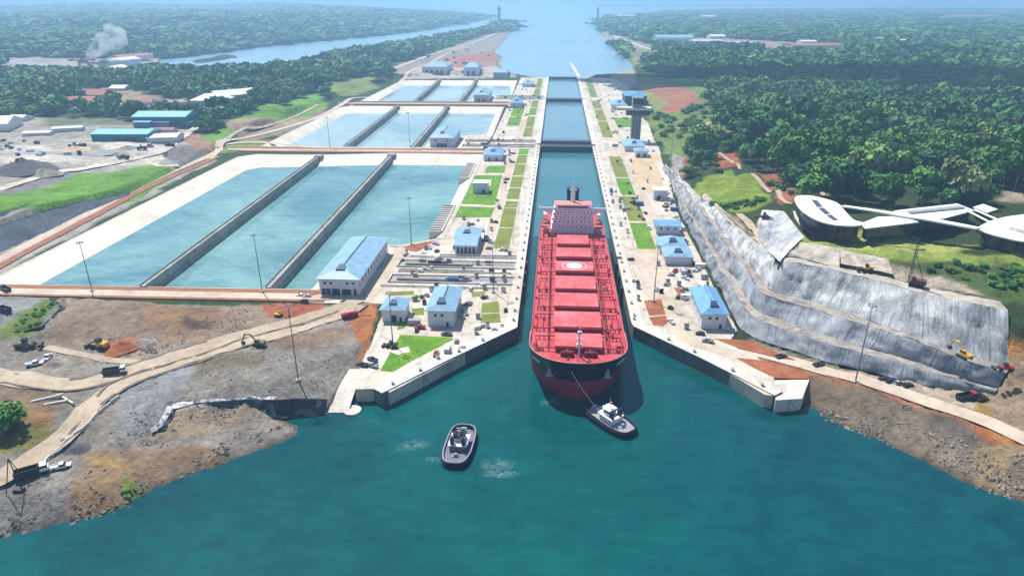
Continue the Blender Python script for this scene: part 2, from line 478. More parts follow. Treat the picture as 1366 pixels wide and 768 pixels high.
def L3(lst): return [P3(a, b, z) for a, b, z in lst]
def hz_(px, z): return z if z <= 8 or px < 880 else 8 + (z - 8) * 0.76      # the hill right of the locks
T0 = [Vector(p) for p in [(101, 640, 6.5), (100, 585, 6.5), (97, 530, 6.5), (93, 484, 6.5), (93, 405, 6.5), (91, 341, 6.5), (91, 302, 6.5), (95, 292, 6.5), (100, 288, 6.5), (114, 277, 6.5), (131, 264, 7), (151, 253, 7), (177, 245, 7)]]
B1 = [Vector(p) for p in [(102, 640, 7.5), (101.7, 586, 9), (99.2, 531, 10.6), (95.5, 470, 12.6), (96.8, 400, 13.5), (96.5, 338, 13.5), (98, 311, 13), (100, 304, 13), (105, 302, 13), (117, 287, 13), (137, 270, 13), (153, 259, 12.5), (178, 246, 10)]]
B1b = [Vector(p) for p in [(102.4, 640, 7.6), (102.3, 586, 9.1), (100.2, 531.4, 10.7), (97, 471, 12.7), (98.6, 401, 13.6), (98.2, 340, 13.6), (99.6, 314, 13.1), (101.6, 307, 13.1), (106, 304.5, 13.1), (118.6, 289.5, 13.1), (138, 272, 13.1), (154, 260.5, 12.6), (179.5, 247.5, 10.1)]]
B2 = [Vector(p) for p in [(102.9, 641, 8.4), (103.6, 587, 11.2), (102.4, 532, 14.4), (101, 475, 19), (102.6, 404, 21.5), (103.5, 343, 22), (104, 322, 21.5), (106, 316, 21), (111, 311, 21), (125, 300, 21), (144, 277, 21), (157, 262, 20.5), (184, 251, 16)]]
B2b = [Vector(p) for p in [(103.1, 641, 8.5), (104, 587, 11.3), (103, 532.3, 14.5), (102.2, 476, 19.1), (104.2, 405, 21.6), (105.2, 346, 22.1), (106, 325, 21.6), (108, 319, 21.1), (112.6, 314, 21.1), (126.5, 302.5, 21.1), (145.5, 279, 21.1), (158.5, 264, 20.6), (185.5, 253, 16.1)]]
TOP = [Vector(p) for p in [(103.8, 642, 9.2), (105.2, 588, 13.2), (104.8, 533, 17.6), (105, 480, 23), (109, 412, 28), (112, 352, 31.5), (115, 335, 33), (117, 329, 34.5), (122, 324, 35.5), (136, 311, 36), (154, 297, 36), (168, 289, 36), (190, 277, 35)]]
mixl = lambda A, B, k: [Vector(p).lerp(Vector(q), k) for p, q in zip(A, B)]
def step(A, B, k):
    """the lip of a steep tier: most of the rise within part k of the run"""
    return [Vector((p[0] + (q[0] - p[0]) * k, p[1] + (q[1] - p[1]) * k, q[2])) for p, q in zip(A, B)]
E1 = step(T0, B1, .55); E2 = step(B1b, B2, .6); E3 = step(B2b, TOP, .66)
loft('rock_slope', [T0, E1], M['shot_blotch'], 260, 9, 0.7, 3, 6.0)['kind'] = 'structure'
loft('slope_bench', [E1, B1b], M['bench'], 260, 3, 0.7, 3, 6.0)['kind'] = 'structure'
loft('rock_slope', [B1b, E2], M['shotcrete'], 260, 9, 0.7, 3, 6.0)['kind'] = 'structure'
loft('slope_bench', [E2, B2b], M['bench'], 260, 3, 0.7, 3, 6.0)['kind'] = 'structure'
loft('rock_slope', [B2b, E3], M['shot_run'], 260, 12, 0.8, 3, 6.0)['kind'] = 'structure'
loft('slope_bench', [E3, TOP], M['pale_rock'], 260, 3, 0.7, 3, 6.0)['kind'] = 'structure'
loft('slope_bench', [TOP[3:10], [Vector((108, 482, 25)), P3(1000, 312, 31), P3(1012, 317, 31.6), P3(1025, 333, 32.4), P3(1041, 347, 34.9), P3(1056, 333, 37.2), Vector((142, 329, 39.2))]], M['pale_rock'], 120, 6, 0.6, 3, 1.5)['kind'] = 'structure'
# slanted white slope under the visitor centre
loft('rock_slope', [L3([(1011, 316, 31.5), (1024, 334, 32.5), (1040, 349, 34.8)]), L3([(1011, 298, 32.5), (1032, 316, 34.5), (1053, 335, 37)]), L3([(1017, 280, 34.2), (1046, 282, 38.3), (1073, 316, 39.8)])],
     M['shot_white'], 40, 6, 0.35)['kind'] = 'structure'
# slope coloured as in shade, between the basin road and the grass bank on the left
loft('rock_slope', [L3([(-140, 405, 5.4), (0, 337, 5.4), (80, 300, 5.4), (130, 280, 5.4), (173, 262, 5.4)]), L3([(-140, 352, 14), (0, 300, 13.5), (60, 281, 12), (110, 269, 10), (174, 257, 7)])],
     M['shot_shaded'], 90, 8, 0.14, 3, 3.5)['kind'] = 'structure'
loft('rock_slope', [L3([(-140, 346, 14), (0, 295, 13.6), (28, 284, 13.3), (46, 277, 13.2)]), L3([(-140, 318, 18.5), (0, 283, 17), (28, 277, 15.6), (50, 274, 14)])],
     M['shot_shaded'], 50, 5, 0.14, 3, 3.0)['kind'] = 'structure'
# slope of the raised machine lot at the left edge
loft('rock_slope', [L3([(28, 449, 6.6), (60, 446, 6.6), (91, 421, 6.6), (86, 409, 6.6), (60, 400, 6.6)]), L3([(34, 441, 11.5), (56, 435, 11.5), (82, 409, 11.5), (74, 402, 11), (56, 396, 9)])],
     M['shot_shaded'], 50, 5, 0.3)['kind'] = 'structure'
# pale rock face below the lawn on the right
loft('rock_slope', [[Vector(p) for p in [(119, 336, 35.6), (124, 327, 36.2), (139, 316, 36.2), (157, 303, 36.2)]], [Vector(p) for p in [(122, 345, 37.5), (128, 338, 38.8), (142, 329, 39.4), (160, 316, 38.8)]]], M['pale_rock'], 60, 6, 0.6)['kind'] = 'structure'
# broken rock wall behind the spit at the water's edge: face coloured dark for its shade, pale sprayed lip
W1 = L3([(192, 584, 3.2), (222, 580, 2.8), (238, 560, 2.2), (264, 552, 1.8), (330, 551, 1.3), (370, 555, 0.7), (402, 555, 0.4), (433, 553, 0.1)])
W2 = L3([(203, 577, 5.6), (217, 567, 6.0), (230, 546, 6.4), (262, 537, 6.9), (330, 532, 7.6), (370, 533, 7.4), (404, 531, 6.8), (437, 532, 5.2)])
W3 = L3([(200, 571, 5.9), (211, 560, 6.5), (224, 537, 7.1), (258, 529.5, 7.6), (330, 525, 8.3), (370, 526.5, 7.9), (408, 524.5, 7.1), (444, 522, 5.6)])
loft('rock_slope', [W1, W2], M['shot_shaded'], 130, 9, 0.8, 9, 1.0)['kind'] = 'structure'
loft('rock_slope', [W2[:6], [a.lerp(b, k) for a, b, k in zip(W2, W3, (1, .8, .9, .55, .35, .7))]], M['shot_white'], 100, 4, 0.8, 9, 1.0)['kind'] = 'structure'
# boat ramp slab at the left shore
ramp = loft('ramp', [L3([(437, 550, .2), (464, 550, .2)]), L3([(453, 514, 4.0), (476, 514, 4.0)]), L3([(466, 492, 6.3), (481, 492, 6.3)])], M['conc_white'], 30, 5, 0.02, 3, 2.5)
ramp['kind'] = 'structure'
# ------------------------------------------------------------------ heights
CTRL = [(30, 560, 9), (20, 600, 8), (0, 540, 10.5), (40, 540, 10), (100, 520, 7), (200, 470, 6.6), (300, 430, 6.4), (250, 520, 8.5), (330, 490, 8.5), (420, 470, 8), (440, 500, 7.5), (60, 465, 7), (150, 560, 7.5),
        (100, 610, 6), (20, 660, 5), (150, 640, 4.2), (250, 600, 3.2), (330, 588, 1.8), (385, 573, 0.8), (300, 562, 2.2), (210, 595, 4.2), (330, 520, 8.4), (260, 525, 7.8), (460, 440, 7), (380, 430, 6.6),
        (10, 415, 11.6), (50, 425, 11.5), (20, 440, 11), (-60, 430, 12), (-100, 480, 9), (-100, 560, 10), (-60, 385, 9),
        (0, 272, 17), (100, 252, 13), (180, 232, 10.5), (235, 215, 9), (50, 215, 17.5), (150, 195, 15), (225, 185, 13), (100, 170, 16), (0, 160, 18), (-100, 250, 18), (-200, 300, 19),
        (285, 185, 9), (330, 160, 17), (400, 140, 15), (425, 128, 12), (350, 140, 20), (300, 140, 18), (435, 140, 8), (270, 180, 11), (400, 158, 7), (350, 177, 7), (480, 110, 9), (480, 118, 8),
        (100, 130, 18), (300, 110, 16), (500, 80, 10), (600, 60, 6), (150, 92, 5), (-100, 140, 18), (640, 60, 5), (620, 85, 6),
        (1100, 545, 3.5), (1200, 580, 5), (1300, 620, 5.5), (1200, 550, 6.5), (1300, 575, 7.5), (1366, 600, 8), (1050, 490, 6.6), (1200, 525, 7.2), (1366, 572, 8), (1366, 640, 6), (1480, 620, 9),
        (1366, 520, 14), (1366, 480, 24), (1366, 430, 38), (1345, 415, 42), (1345, 540, 9), (1480, 480, 30), (1480, 400, 46), (1500, 560, 11),
        (1060, 325, 49), (1100, 322, 50), (1200, 330, 51), (1300, 340, 50), (1366, 330, 51), (1150, 300, 51), (1250, 285, 51), (1400, 300, 51), (1100, 285, 51), (1200, 352, 46.5), (1250, 361, 46.5), (1290, 372, 46),
        (1330, 385, 45.5), (1366, 370, 47), (1280, 350, 49),
        (1000, 322, 37.5), (990, 310, 36), (970, 280, 34), (980, 248, 36), (1020, 262, 42), (940, 250, 27), (1040, 272, 48), (930, 225, 22), (915, 205, 17), (960, 215, 27), (1000, 230, 36), (1060, 250, 46),
        (1100, 220, 44), (1200, 230, 46), (1300, 250, 48), (1366, 230, 46), (1000, 180, 30), (1100, 160, 34), (1200, 150, 34), (1300, 150, 36), (900, 165, 12), (950, 150, 20), (860, 130, 7), (895, 117, 17), (870, 145, 9),
        (1000, 120, 22), (1200, 110, 24), (1366, 100, 22), (880, 95, 8), (1000, 70, 15), (1200, 60, 15), (1000, 40, 10), (1366, 40, 12), (850, 60, 5), (1500, 200, 44), (1500, 120, 24),
        (850, 200, 5.6), (870, 240, 5.6), (875, 200, 5.6), (855, 165, 5.6), (845, 120, 5.8)]
CTRL = [(a, b, hz_(a, z)) for a, b, z in CTRL if not (905 <= a <= 925 and b < 230)]
CP = np.array([(*P(a, b, z), z) for a, b, z in CTRL] + [tuple(p) for p in resample(TOP, 40)] + [tuple(p) for p in resample(T0, 40)])

def idw(X, Y):
    num = np.zeros(X.shape); den = np.zeros(X.shape)
    soft = 36 + 0.0003 * (X * X + Y * Y)
    for x, y, z in CP:
        w = 1.0 / ((X - x) ** 2 + (Y - y) ** 2 + soft) ** 1.7
        num += w * z; den += w
    return num / den

def raster_loft(V, X, Y, out):
    nr, nc = V.shape[:2]
    B = V[..., :2].reshape(-1, 2); lo = B.min(0); hi = B.max(0)
    idx = np.nonzero((X > lo[0]) & (X < hi[0]) & (Y > lo[1]) & (Y < hi[1]))[0]
    x = X[idx]; y = Y[idx]; res = np.full(len(idx), np.nan)
    cs = max(1, nc // 50); rs = 1
    ci = sorted(set(list(range(0, nc, cs)) + [nc - 1]))
    for r in range(nr - 1):
        for a, b in zip(ci, ci[1:]):
            p = V[r, a], V[r, b], V[r + 1, b], V[r + 1, a]
            for tri in ((0, 1, 2), (0, 2, 3)):
                A, Bq, C = p[tri[0]], p[tri[1]], p[tri[2]]
                x0 = min(A[0], Bq[0], C[0]); x1 = max(A[0], Bq[0], C[0]); y0 = min(A[1], Bq[1], C[1]); y1 = max(A[1], Bq[1], C[1])
                k = np.nonzero((x >= x0) & (x <= x1) & (y >= y0) & (y <= y1))[0]
                if not len(k): continue
                d = (Bq[1] - C[1]) * (A[0] - C[0]) + (C[0] - Bq[0]) * (A[1] - C[1])
                if abs(d) < 1e-9: continue
                l1 = ((Bq[1] - C[1]) * (x[k] - C[0]) + (C[0] - Bq[0]) * (y[k] - C[1])) / d
                l2 = ((C[1] - A[1]) * (x[k] - C[0]) + (A[0] - C[0]) * (y[k] - C[1])) / d
                l3 = 1 - l1 - l2
                g = (l1 >= -1e-6) & (l2 >= -1e-6) & (l3 >= -1e-6)
                res[k[g]] = (l1 * A[2] + l2 * Bq[2] + l3 * C[2])[g]
    ok = ~np.isnan(res)
    out[idx[ok]] = res[ok]
    return out

def sstep(a, b, x):
    t = np.clip((x - a) / (b - a), 0, 1); return t * t * (3 - 2 * t)

def height(X, Y, lofts=True):
    X = np.asarray(X, float).ravel(); Y = np.asarray(Y, float).ravel()
    D = np.hypot(X, Y)
    wx = X + fbm(X * .05, Y * .05, 1, 4) * np.clip(D * .012, 3, 60); wy = Y + fbm(X * .05 + 40, Y * .05, 2, 4) * np.clip(D * .012, 3, 60)
    near = D < 1500
    wx = wx + near * (fbm(X * .022, Y * .022, 51, 3) * 9 + fbm(X * .22, Y * .22, 52, 3) * 3); wy = wy + near * (fbm(X * .022 + 5, Y * .022, 53, 3) * 9 + fbm(X * .22 + 5, Y * .22, 54, 3) * 3)
    sL = sd_poly(np.where(near, X + (wx - X) * .8, wx), np.where(near, Y + (wy - Y) * .8, wy), LAND_L)
    sR = sd_poly(np.where(near, X + (wx - X) * .8, wx), np.where(near, Y + (wy - Y) * .8, wy), LAND_R)
    sFL = sd_poly(wx, wy, LAND_FL); sS = sd_poly(wx, wy, SPIT)
    z = idw(X, Y)
    rough = fbm(X * .11, Y * .11, 5, 5)
    slopeN = 0.42 + 0.25 * fbm(X * .04, Y * .04, 8, 3)
    far = sstep(1300, 2200, D)
    s = np.maximum(np.maximum(sL, sR), sS)
    prof = np.where(s > 0, s * slopeN, s * 0.5)
    fine = fbm(X * .45, Y * .45, 15, 3) * sstep(700, 350, D)
    zl = np.minimum(z + rough * 1.8 + fine * 1.1, prof + rough * 1.0 + fine * .7)
    hill = 3 + np.clip(sFL * 0.055, 0, 1e9)
    hill = np.minimum(hill, 16 + 88 * np.clip(0.35 + 1.7 * fbm(X * .0006, Y * .0006, 21, 3), 0.1, 1.1))
    zf = np.where(sFL > 0, hill, sFL * 0.05)
    zl = np.where(far > 0, zl * (1 - far * .0), zl)
    h = np.maximum(np.where(s > 0, zl, -6), np.where(sFL > 0, zf, -6))
    h = np.where((s <= 0) & (sFL <= 0), np.maximum(-6, np.maximum(prof, sFL * .3)), h)
    for poly in (FAR1, FAR2, FAR3):
        sf = sd_poly(X, Y, poly); h = np.where(sf > 0, np.minimum(3 + sf * .02, 35), h)
    for poly in (PLAT_L, PLAT_R):
        sp = sd_poly(X, Y, poly); w = sstep(-3, 3, sp)
        h = np.where(h > -5, h * (1 - w) + np.minimum(h, 5.55) * w, h)
        h = np.where((sp > 2) & (h < 5.4) & (h > -5), 5.4, h)
    inch = (X > CH0 - 4) & (X < CH1 + 4) & (Y > 255) & (Y < 1424)
    h = np.where(inch, -6, h)
    for rim, wat in BASINS:
        h = np.where(sd_poly(X, Y, rim) > -2.0, -4, h)
    if lofts:
        q = np.full(X.shape, np.nan)
        for V, dep in LOFTS:
            q2 = raster_loft(V, X, Y, np.full(X.shape, np.nan))
            q = np.where(np.isnan(q2), q, q2 - dep)
        h = np.where(np.isnan(q), h, q)
    return h

# ------------------------------------------------------------------ the ground: one sheet, finer towards the shore, out to the horizon
ang = np.radians(np.concatenate([np.linspace(-58, -43, 40)[:-1], np.linspace(-43, 40, 520), np.linspace(40, 55, 40)[1:]]))
rad = [125.]
while rad[-1] < 70000:
    r = rad[-1]
    rad.append(r + (1.6 if r < 330 else 2.2 if r < 560 else r * 0.0042 if r < 2000 else r * 0.012 if r < 9000 else r * 0.06))
rad = np.array(rad)
RR, AA = np.meshgrid(rad, ang, indexing='ij')
GX = (RR * np.sin(AA)).ravel(); GY = (RR * np.cos(AA)).ravel()
GZ = height(GX, GY)

GZ2 = GZ.reshape(len(rad), len(ang))
def zg(x, y):
    """ground height by looking up the sheet"""
    r = math.hypot(x, y); a = math.atan2(x, y)
    i = int(np.clip(np.searchsorted(rad, r) - 1, 0, len(rad) - 2)); j = int(np.clip(np.searchsorted(ang, a) - 1, 0, len(ang) - 2))
    u = min(1, max(0, (r - rad[i]) / (rad[i + 1] - rad[i]))); v = min(1, max(0, (a - ang[j]) / (ang[j + 1] - ang[j])))
    return float(GZ2[i, j] * (1 - u) * (1 - v) + GZ2[i + 1, j] * u * (1 - v) + GZ2[i, j + 1] * (1 - u) * v + GZ2[i + 1, j + 1] * u * v)
def G3(px, py, z0=6.5, dz=0.):
    """the ground point seen at a pixel, walking to the sheet's own height"""
    z = z0
    for _ in range(6):
        x, y = P(px, py, z); z = 0.4 * z + 0.6 * zg(x, y)
    x, y = P(px, py, z)
    return Vector((x, y, z + dz))


FLOOR = (0.035, 0.062, 0.018)
LAYERS = [  # pixel outline, level, albedo, edge wander, softness
    ([(-700, 800), (-200, 480), (-160, 402), (60, 406), (430, 408), (508, 405), (476, 520), (395, 600), (0, 730)], 6, (0.265, 0.24, 0.213), 6, 6),
    ([(70, 412), (340, 404), (390, 418), (300, 452), (200, 476), (120, 470), (60, 462), (95, 425)], 6, (0.285, 0.215, 0.155), 8, 5),
    ([(190, 415), (300, 410), (290, 440), (215, 455)], 6, (0.29, 0.18, 0.10), 9, 8),
    ([(240, 425), (290, 428), (275, 442), (235, 440)], 6, (0.14, 0.09, 0.055), 6, 5),
    ([(60, 470), (140, 478), (120, 500), (40, 505)], 7, (0.30, 0.27, 0.235), 5, 4),
    ([(300, 440), (470, 436), (478, 470), (440, 522), (330, 522), (240, 530), (280, 470)], 8, (0.265, 0.245, 0.22), 7, 6),
    ([(375, 440), (470, 436), (440, 462), (350, 460)], 8, (0.25, 0.185, 0.13), 7, 5),
    ([(250, 470), (340, 466), (345, 485), (260, 500)], 8, (0.19, 0.165, 0.12), 7, 5),
    ([(200, 490), (260, 490), (230, 560), (180, 580), (150, 560)], 7, (0.25, 0.255, 0.27), 6, 5),
    ([(345, 405), (434, 403), (430, 416), (405, 428), (362, 424)], 6, (0.33, 0.105, 0.055), 1.5, 1),
    ([(466, 418), (510, 404), (502, 438), (480, 482), (470, 442)], 6, (0.40, 0.155, 0.06), 3, 2),
    ([(225, 560), (330, 548), (330, 566), (215, 590)], 3, (0.33, 0.26, 0.185), 5, 4),
    ([(130, 610), (230, 605), (300, 600), (395, 582), (320, 612), (215, 640), (180, 668), (110, 690), (60, 690)], 2, (0.27, 0.19, 0.125), 6, 5),
    ([(100, 650), (175, 640), (178, 668), (105, 688)], 2, (0.29, 0.195, 0.11), 5, 4),
    ([(160, 640), (182, 645), (178, 672), (165, 660)], 3, (0.13, 0.22, 0.03), 4, 3),
    ([(-20, 670), (95, 655), (105, 690), (0, 716)], 2, (0.22, 0.205, 0.20), 5, 4),
    ([(120, 608), (165, 606), (170, 622), (125, 620)], 5, (0.38, 0.26, 0.11), 4, 3),
    ([(-80, 520), (40, 510), (75, 545), (60, 590), (0, 612), (-80, 640)], 8, (0.31, 0.19, 0.085), 5, 5),
    ([(10, 570), (65, 565), (60, 596), (5, 612)], 8, (0.15, 0.15, 0.04), 5, 5),
    ([(-80, 505), (70, 510), (90, 525), (70, 550), (30, 535), (-80, 545)], 8, (0.20, 0.15, 0.10), 5, 5),
    ([(-80, 395), (62, 397), (80, 410), (55, 437), (-80, 455)], 11.5, (0.25, 0.25, 0.255), 2, 2),
    ([(0, 436), (55, 398), (75, 404), (56, 436), (20, 450), (-30, 455)], 11.5, (0.14, 0.21, 0.04), 4, 3),
    # left: bank, yard and hills
    ([(-300, 460), (-160, 425), (0, 350), (172, 264), (285, 205), (260, 185), (240, 180), (-300, 220)], 12, (0.36, 0.33, 0.30), 6, 6),
    ([(-300, 380), (-140, 340), (0, 292), (60, 281), (120, 268), (175, 257), (237, 222), (215, 212), (150, 226), (60, 238), (0, 262), (-300, 310)], 13, (0.13, 0.29, 0.028), 3, 2.5),
    ([(0, 250), (40, 228), (110, 222), (90, 236), (0, 262)], 16, (0.21, 0.205, 0.21), 6, 5),
    ([(0, 190), (140, 186), (240, 190), (215, 208), (120, 218), (0, 220)], 16, (0.58, 0.54, 0.48), 9, 6),
    ([(0, 206), (110, 197), (210, 200), (120, 209)], 16, (0.36, 0.35, 0.34), 10, 5),
    ([(60, 192), (120, 190), (150, 196), (80, 199)], 16, (0.34, 0.30, 0.25), 10, 5),
    ([(0, 196), (50, 194), (60, 203), (0, 207)], 16, (0.42, 0.40, 0.38), 10, 6),
    ([(-300, 180), (0, 178), (130, 180), (125, 190), (0, 194), (-300, 200)], 16, (0.38, 0.35, 0.30), 9, 7),
    ([(-200, 165), (60, 158), (180, 160), (250, 168), (250, 182), (0, 182), (-200, 185)], 16, (0.33, 0.31, 0.27), 9, 7),
    ([(60, 158), (180, 158), (180, 166), (60, 168)], 16, (0.16, 0.19, 0.12), 9, 7),
    ([(215, 205), (262, 195), (290, 205), (240, 222)], 9, (0.19, 0.175, 0.17), 6, 6),
    ([(238, 185), (268, 178), (286, 195), (262, 203)], 10, (0.33, 0.19, 0.12), 5, 5),
    ([(262, 182), (300, 165), (345, 148), (420, 122), (438, 132), (420, 150), (350, 168), (290, 186)], 14, (0.14, 0.30, 0.028), 6, 5),
    ([(290, 188), (350, 172), (400, 158), (430, 142), (440, 150), (390, 172), (320, 190)], 8, (0.27, 0.22, 0.15), 6, 5),
    ([(300, 172), (420, 152), (380, 166), (320, 180)], 8, (0.33, 0.24, 0.17), 5, 4),
    ([(430, 112), (500, 102), (505, 116), (470, 126), (440, 126)], 8, (0.17, 0.24, 0.06), 8, 6),
    ([(300, 190), (350, 186), (440, 186), (340, 199), (288, 205)], 6, (0.20, 0.22, 0.06), 5, 4),
    ([(80, 118), (145, 128), (180, 146), (260, 150), (265, 138), (150, 116)], 17, (0.30, 0.24, 0.17), 18, 14),
    ([(145, 138), (250, 130), (250, 146), (160, 150)], 17, (0.36, 0.33, 0.28), 15, 10),
    ([(0, 85), (90, 84), (210, 78), (215, 90), (120, 97), (0, 100)], 4, (0.36, 0.33, 0.33), 20, 12),
    # strip between the locks and the lake, red and bare
    ([(498, 101), (560, 80), (600, 62), (640, 50), (684, 42), (690, 55), (672, 100), (640, 106)], 5, (0.29, 0.25, 0.21), 25, 14),
    ([(590, 80), (660, 70), (668, 84), (600, 98)], 5, (0.36, 0.17, 0.12), 25, 10),
    ([(560, 92), (676, 90), (690, 104), (540, 106)], 5, (0.45, 0.39, 0.34), 12, 8),
    # right bank
    ([(1070, 500), (1140, 503), (1366, 590), (1500, 660), (1500, 760), (1366, 680), (1100, 565), (1070, 535)], 4, (0.19, 0.15, 0.105), 5, 5),
    ([(1100, 540), (1260, 560), (1300, 620), (1200, 600)], 5, (0.23, 0.185, 0.14), 6, 6),
    ([(1240, 540), (1330, 560), (1300, 590), (1240, 575)], 6, (0.155, 0.125, 0.11), 7, 7),
    ([(1290, 555), (1420, 600), (1420, 620), (1310, 580)], 8, (0.36, 0.12, 0.045), 5, 3),
    ([(1300, 590), (1366, 600), (1366, 650), (1290, 630)], 6, (0.31, 0.225, 0.13), 6, 6),
    ([(980, 470), (1040, 476), (1090, 492), (1140, 505), (1300, 562), (1290, 568), (1130, 515), (1080, 500), (1020, 495)], 6.6, (0.32, 0.15, 0.08), 3, 2.5),
    ([(1000, 452), (1080, 478), (1150, 498), (1330, 533), (1366, 545), (1366, 570), (1200, 525), (1050, 482)], 6.6, (0.42, 0.34, 0.26), 3, 3),
    ([(1325, 400), (1420, 420), (1440, 480), (1366, 470), (1330, 440)], 42, (0.30, 0.19, 0.06), 4, 4),
    ([(1345, 440), (1420, 450), (1420, 500), (1350, 480)], 30, (0.45, 0.22, 0.06), 4, 4),
    ([(1300, 500), (1420, 490), (1460, 600), (1340, 545)], 14, (0.30, 0.22, 0.15), 5, 5),
    # hill top
    ([(990, 345), (1050, 352), (1330, 402), (1340, 388), (1200, 355), (1055, 332)], 45.5, (0.42, 0.36, 0.28), 3, 3),
    ([(1050, 332), (1075, 312), (1150, 316), (1310, 342), (1400, 330), (1400, 380), (1300, 362), (1190, 348)], 50, (0.24, 0.31, 0.06), 3, 3),
    ([(1090, 318), (1200, 314), (1300, 330), (1250, 345), (1120, 330)], 51, (0.33, 0.38, 0.09), 4, 5),
    ([(1190, 348), (1300, 352), (1400, 360), (1400, 410), (1330, 402), (1240, 366)], 47, (0.075, 0.12, 0.03), 5, 4),
    ([(985, 330), (1010, 295), (1030, 300), (1035, 350), (1012, 340)], 38, (0.36, 0.31, 0.24), 3, 3),
    ([(960, 285), (985, 290), (1012, 338), (990, 325)], 35, (0.33, 0.29, 0.20), 3, 4),
    ([(914, 283), (922, 255), (940, 236), (975, 226), (1012, 236), (1032, 270), (1005, 282), (955, 290), (925, 292)], 33, (0.20, 0.29, 0.035), 3, 3),
    ([(945, 205), (985, 204), (990, 222), (960, 226)], 28, (0.34, 0.12, 0.06), 4, 4),
    ([(1005, 228), (1035, 232), (1062, 268), (1040, 274), (1020, 250)], 42, (0.35, 0.14, 0.075), 4, 4),
    ([(1066, 232), (1090, 232), (1105, 255), (1085, 262), (1070, 250)], 46, (0.38, 0.31, 0.27), 4, 4),
    ([(812, 97), (846, 94), (852, 110), (838, 126), (818, 112)], 6, (0.42, 0.33, 0.27), 8, 6),
    ([(893, 196), (912, 200), (915, 232), (905, 250), (896, 236)], 12, (0.38, 0.36, 0.34), 5, 4),
    ([(913, 208), (922, 214), (912, 240), (905, 262), (900, 256), (906, 232)], 15, (0.27, 0.13, 0.08), 3, 3),
    ([(905, 165), (960, 157), (960, 166), (930, 172), (935, 190), (915, 190), (900, 178)], 15, (0.45, 0.37, 0.28), 6, 5),
    ([(846, 102), (940, 106), (948, 152), (1012, 157), (1005, 177), (918, 206), (888, 200), (868, 165)], 11, (0.15, 0.21, 0.055), 10, 6),
    ([(880, 150), (905, 118), (900, 112), (850, 112), (850, 128), (872, 142)], 10, (0.26, 0.26, 0.08), 8, 8),
    ([(855, 115), (900, 112), (930, 125), (932, 138), (905, 150), (880, 146), (895, 130)], 14, (0.34, 0.15, 0.09), 8, 6),
    ([(840, 90), (880, 80), (870, 66), (838, 62)], 6, (0.22, 0.24, 0.10), 18, 12),
    ([(1335, 255), (1420, 262), (1420, 275), (1330, 268)], 50, (0.35, 0.3, 0.22), 4, 4),
    ([(800, 42), (870, 62), (870, 70), (840, 66), (808, 54)], 4, (0.30, 0.28, 0.24), 20, 14),
    ([(870, 48), (960, 50), (1130, 62), (1130, 74), (960, 66), (870, 58)], 12, (0.30, 0.25, 0.21), 30, 25),
]
def paint(X, Y, Z):
    C = np.tile(np.array(FLOOR), (len(X), 1))
    for poly, lv, col, amp, soft in LAYERS:
        pw = np.array([tuple(G3(q[0], q[1], hz_(min(q_[0] for q_ in poly), lv)))[:2] for q in poly] if min(q[0] for q in poly) > 880 and min(q[1] for q in poly) < 400 and lv > 8 else PP(poly, lv)); c0 = pw.min(0) - 60; c1 = pw.max(0) + 60
        k = np.nonzero((X > c0[0]) & (X < c1[0]) & (Y > c0[1]) & (Y < c1[1]))[0]
        if not len(k): continue
        x, y = X[k], Y[k]; a = amp * 2.2
        s = sd_poly(x + fbm(x * .07, y * .07, 31, 5) * a, y + fbm(x * .07 + 9, y * .07, 37, 5) * a, [tuple(q) for q in pw])
        w = sstep(-soft * .5, soft * .5, s)[:, None]
        C[k] = C[k] * (1 - w) + np.array(col) * w
    wet = sstep(1.3, 0.2, Z)[:, None] * sstep(1200, 700, np.hypot(X, Y))[:, None]
    return C * (1 - wet * 0.45)
GC = paint(GX, GY, GZ)
t = NT('ground')
at = t.add('ShaderNodeVertexColor', layer_name='soil')
n1 = t.noise(t.pos(), 0.09, 8., 0.7, 0.7); n2 = t.noise(t.pos(), 0.55, 6., 0.7, 0.3); n3 = t.noise(t.pos(), 0.02, 5., 0.6)
col = t.mix(at.outputs[0], t.ramp(n1, [(0.3, (0.5, 0.48, 0.46)), (0.5, (0.95, 0.95, 0.95)), (0.7, (1.4, 1.38, 1.34))]), 0.85, 'MULTIPLY')
col = t.mix(col, t.ramp(n2, [(0.3, (0.5, 0.49, 0.48)), (0.5, (1.0, 1.0, 1.0)), (0.68, (1.3, 1.29, 1.27))]), 0.75, 'MULTIPLY')
col = t.mix(col, t.ramp(n3, [(0.38, (0.78, 0.76, 0.74)), (0.62, (1.12, 1.12, 1.12))]), 0.8, 'MULTIPLY')
t.base(col); t.rough(0.95)
t.bump(t.math('ADD', n1, t.math('MULTIPLY', n2, 0.7)), 1.0, 1.6)
M['ground'] = t.m
g = grid_mesh('ground', np.stack([GX, GY, GZ], 1), len(rad), len(ang), M['ground'], True, {'soil': GC})
g['kind'] = 'structure'
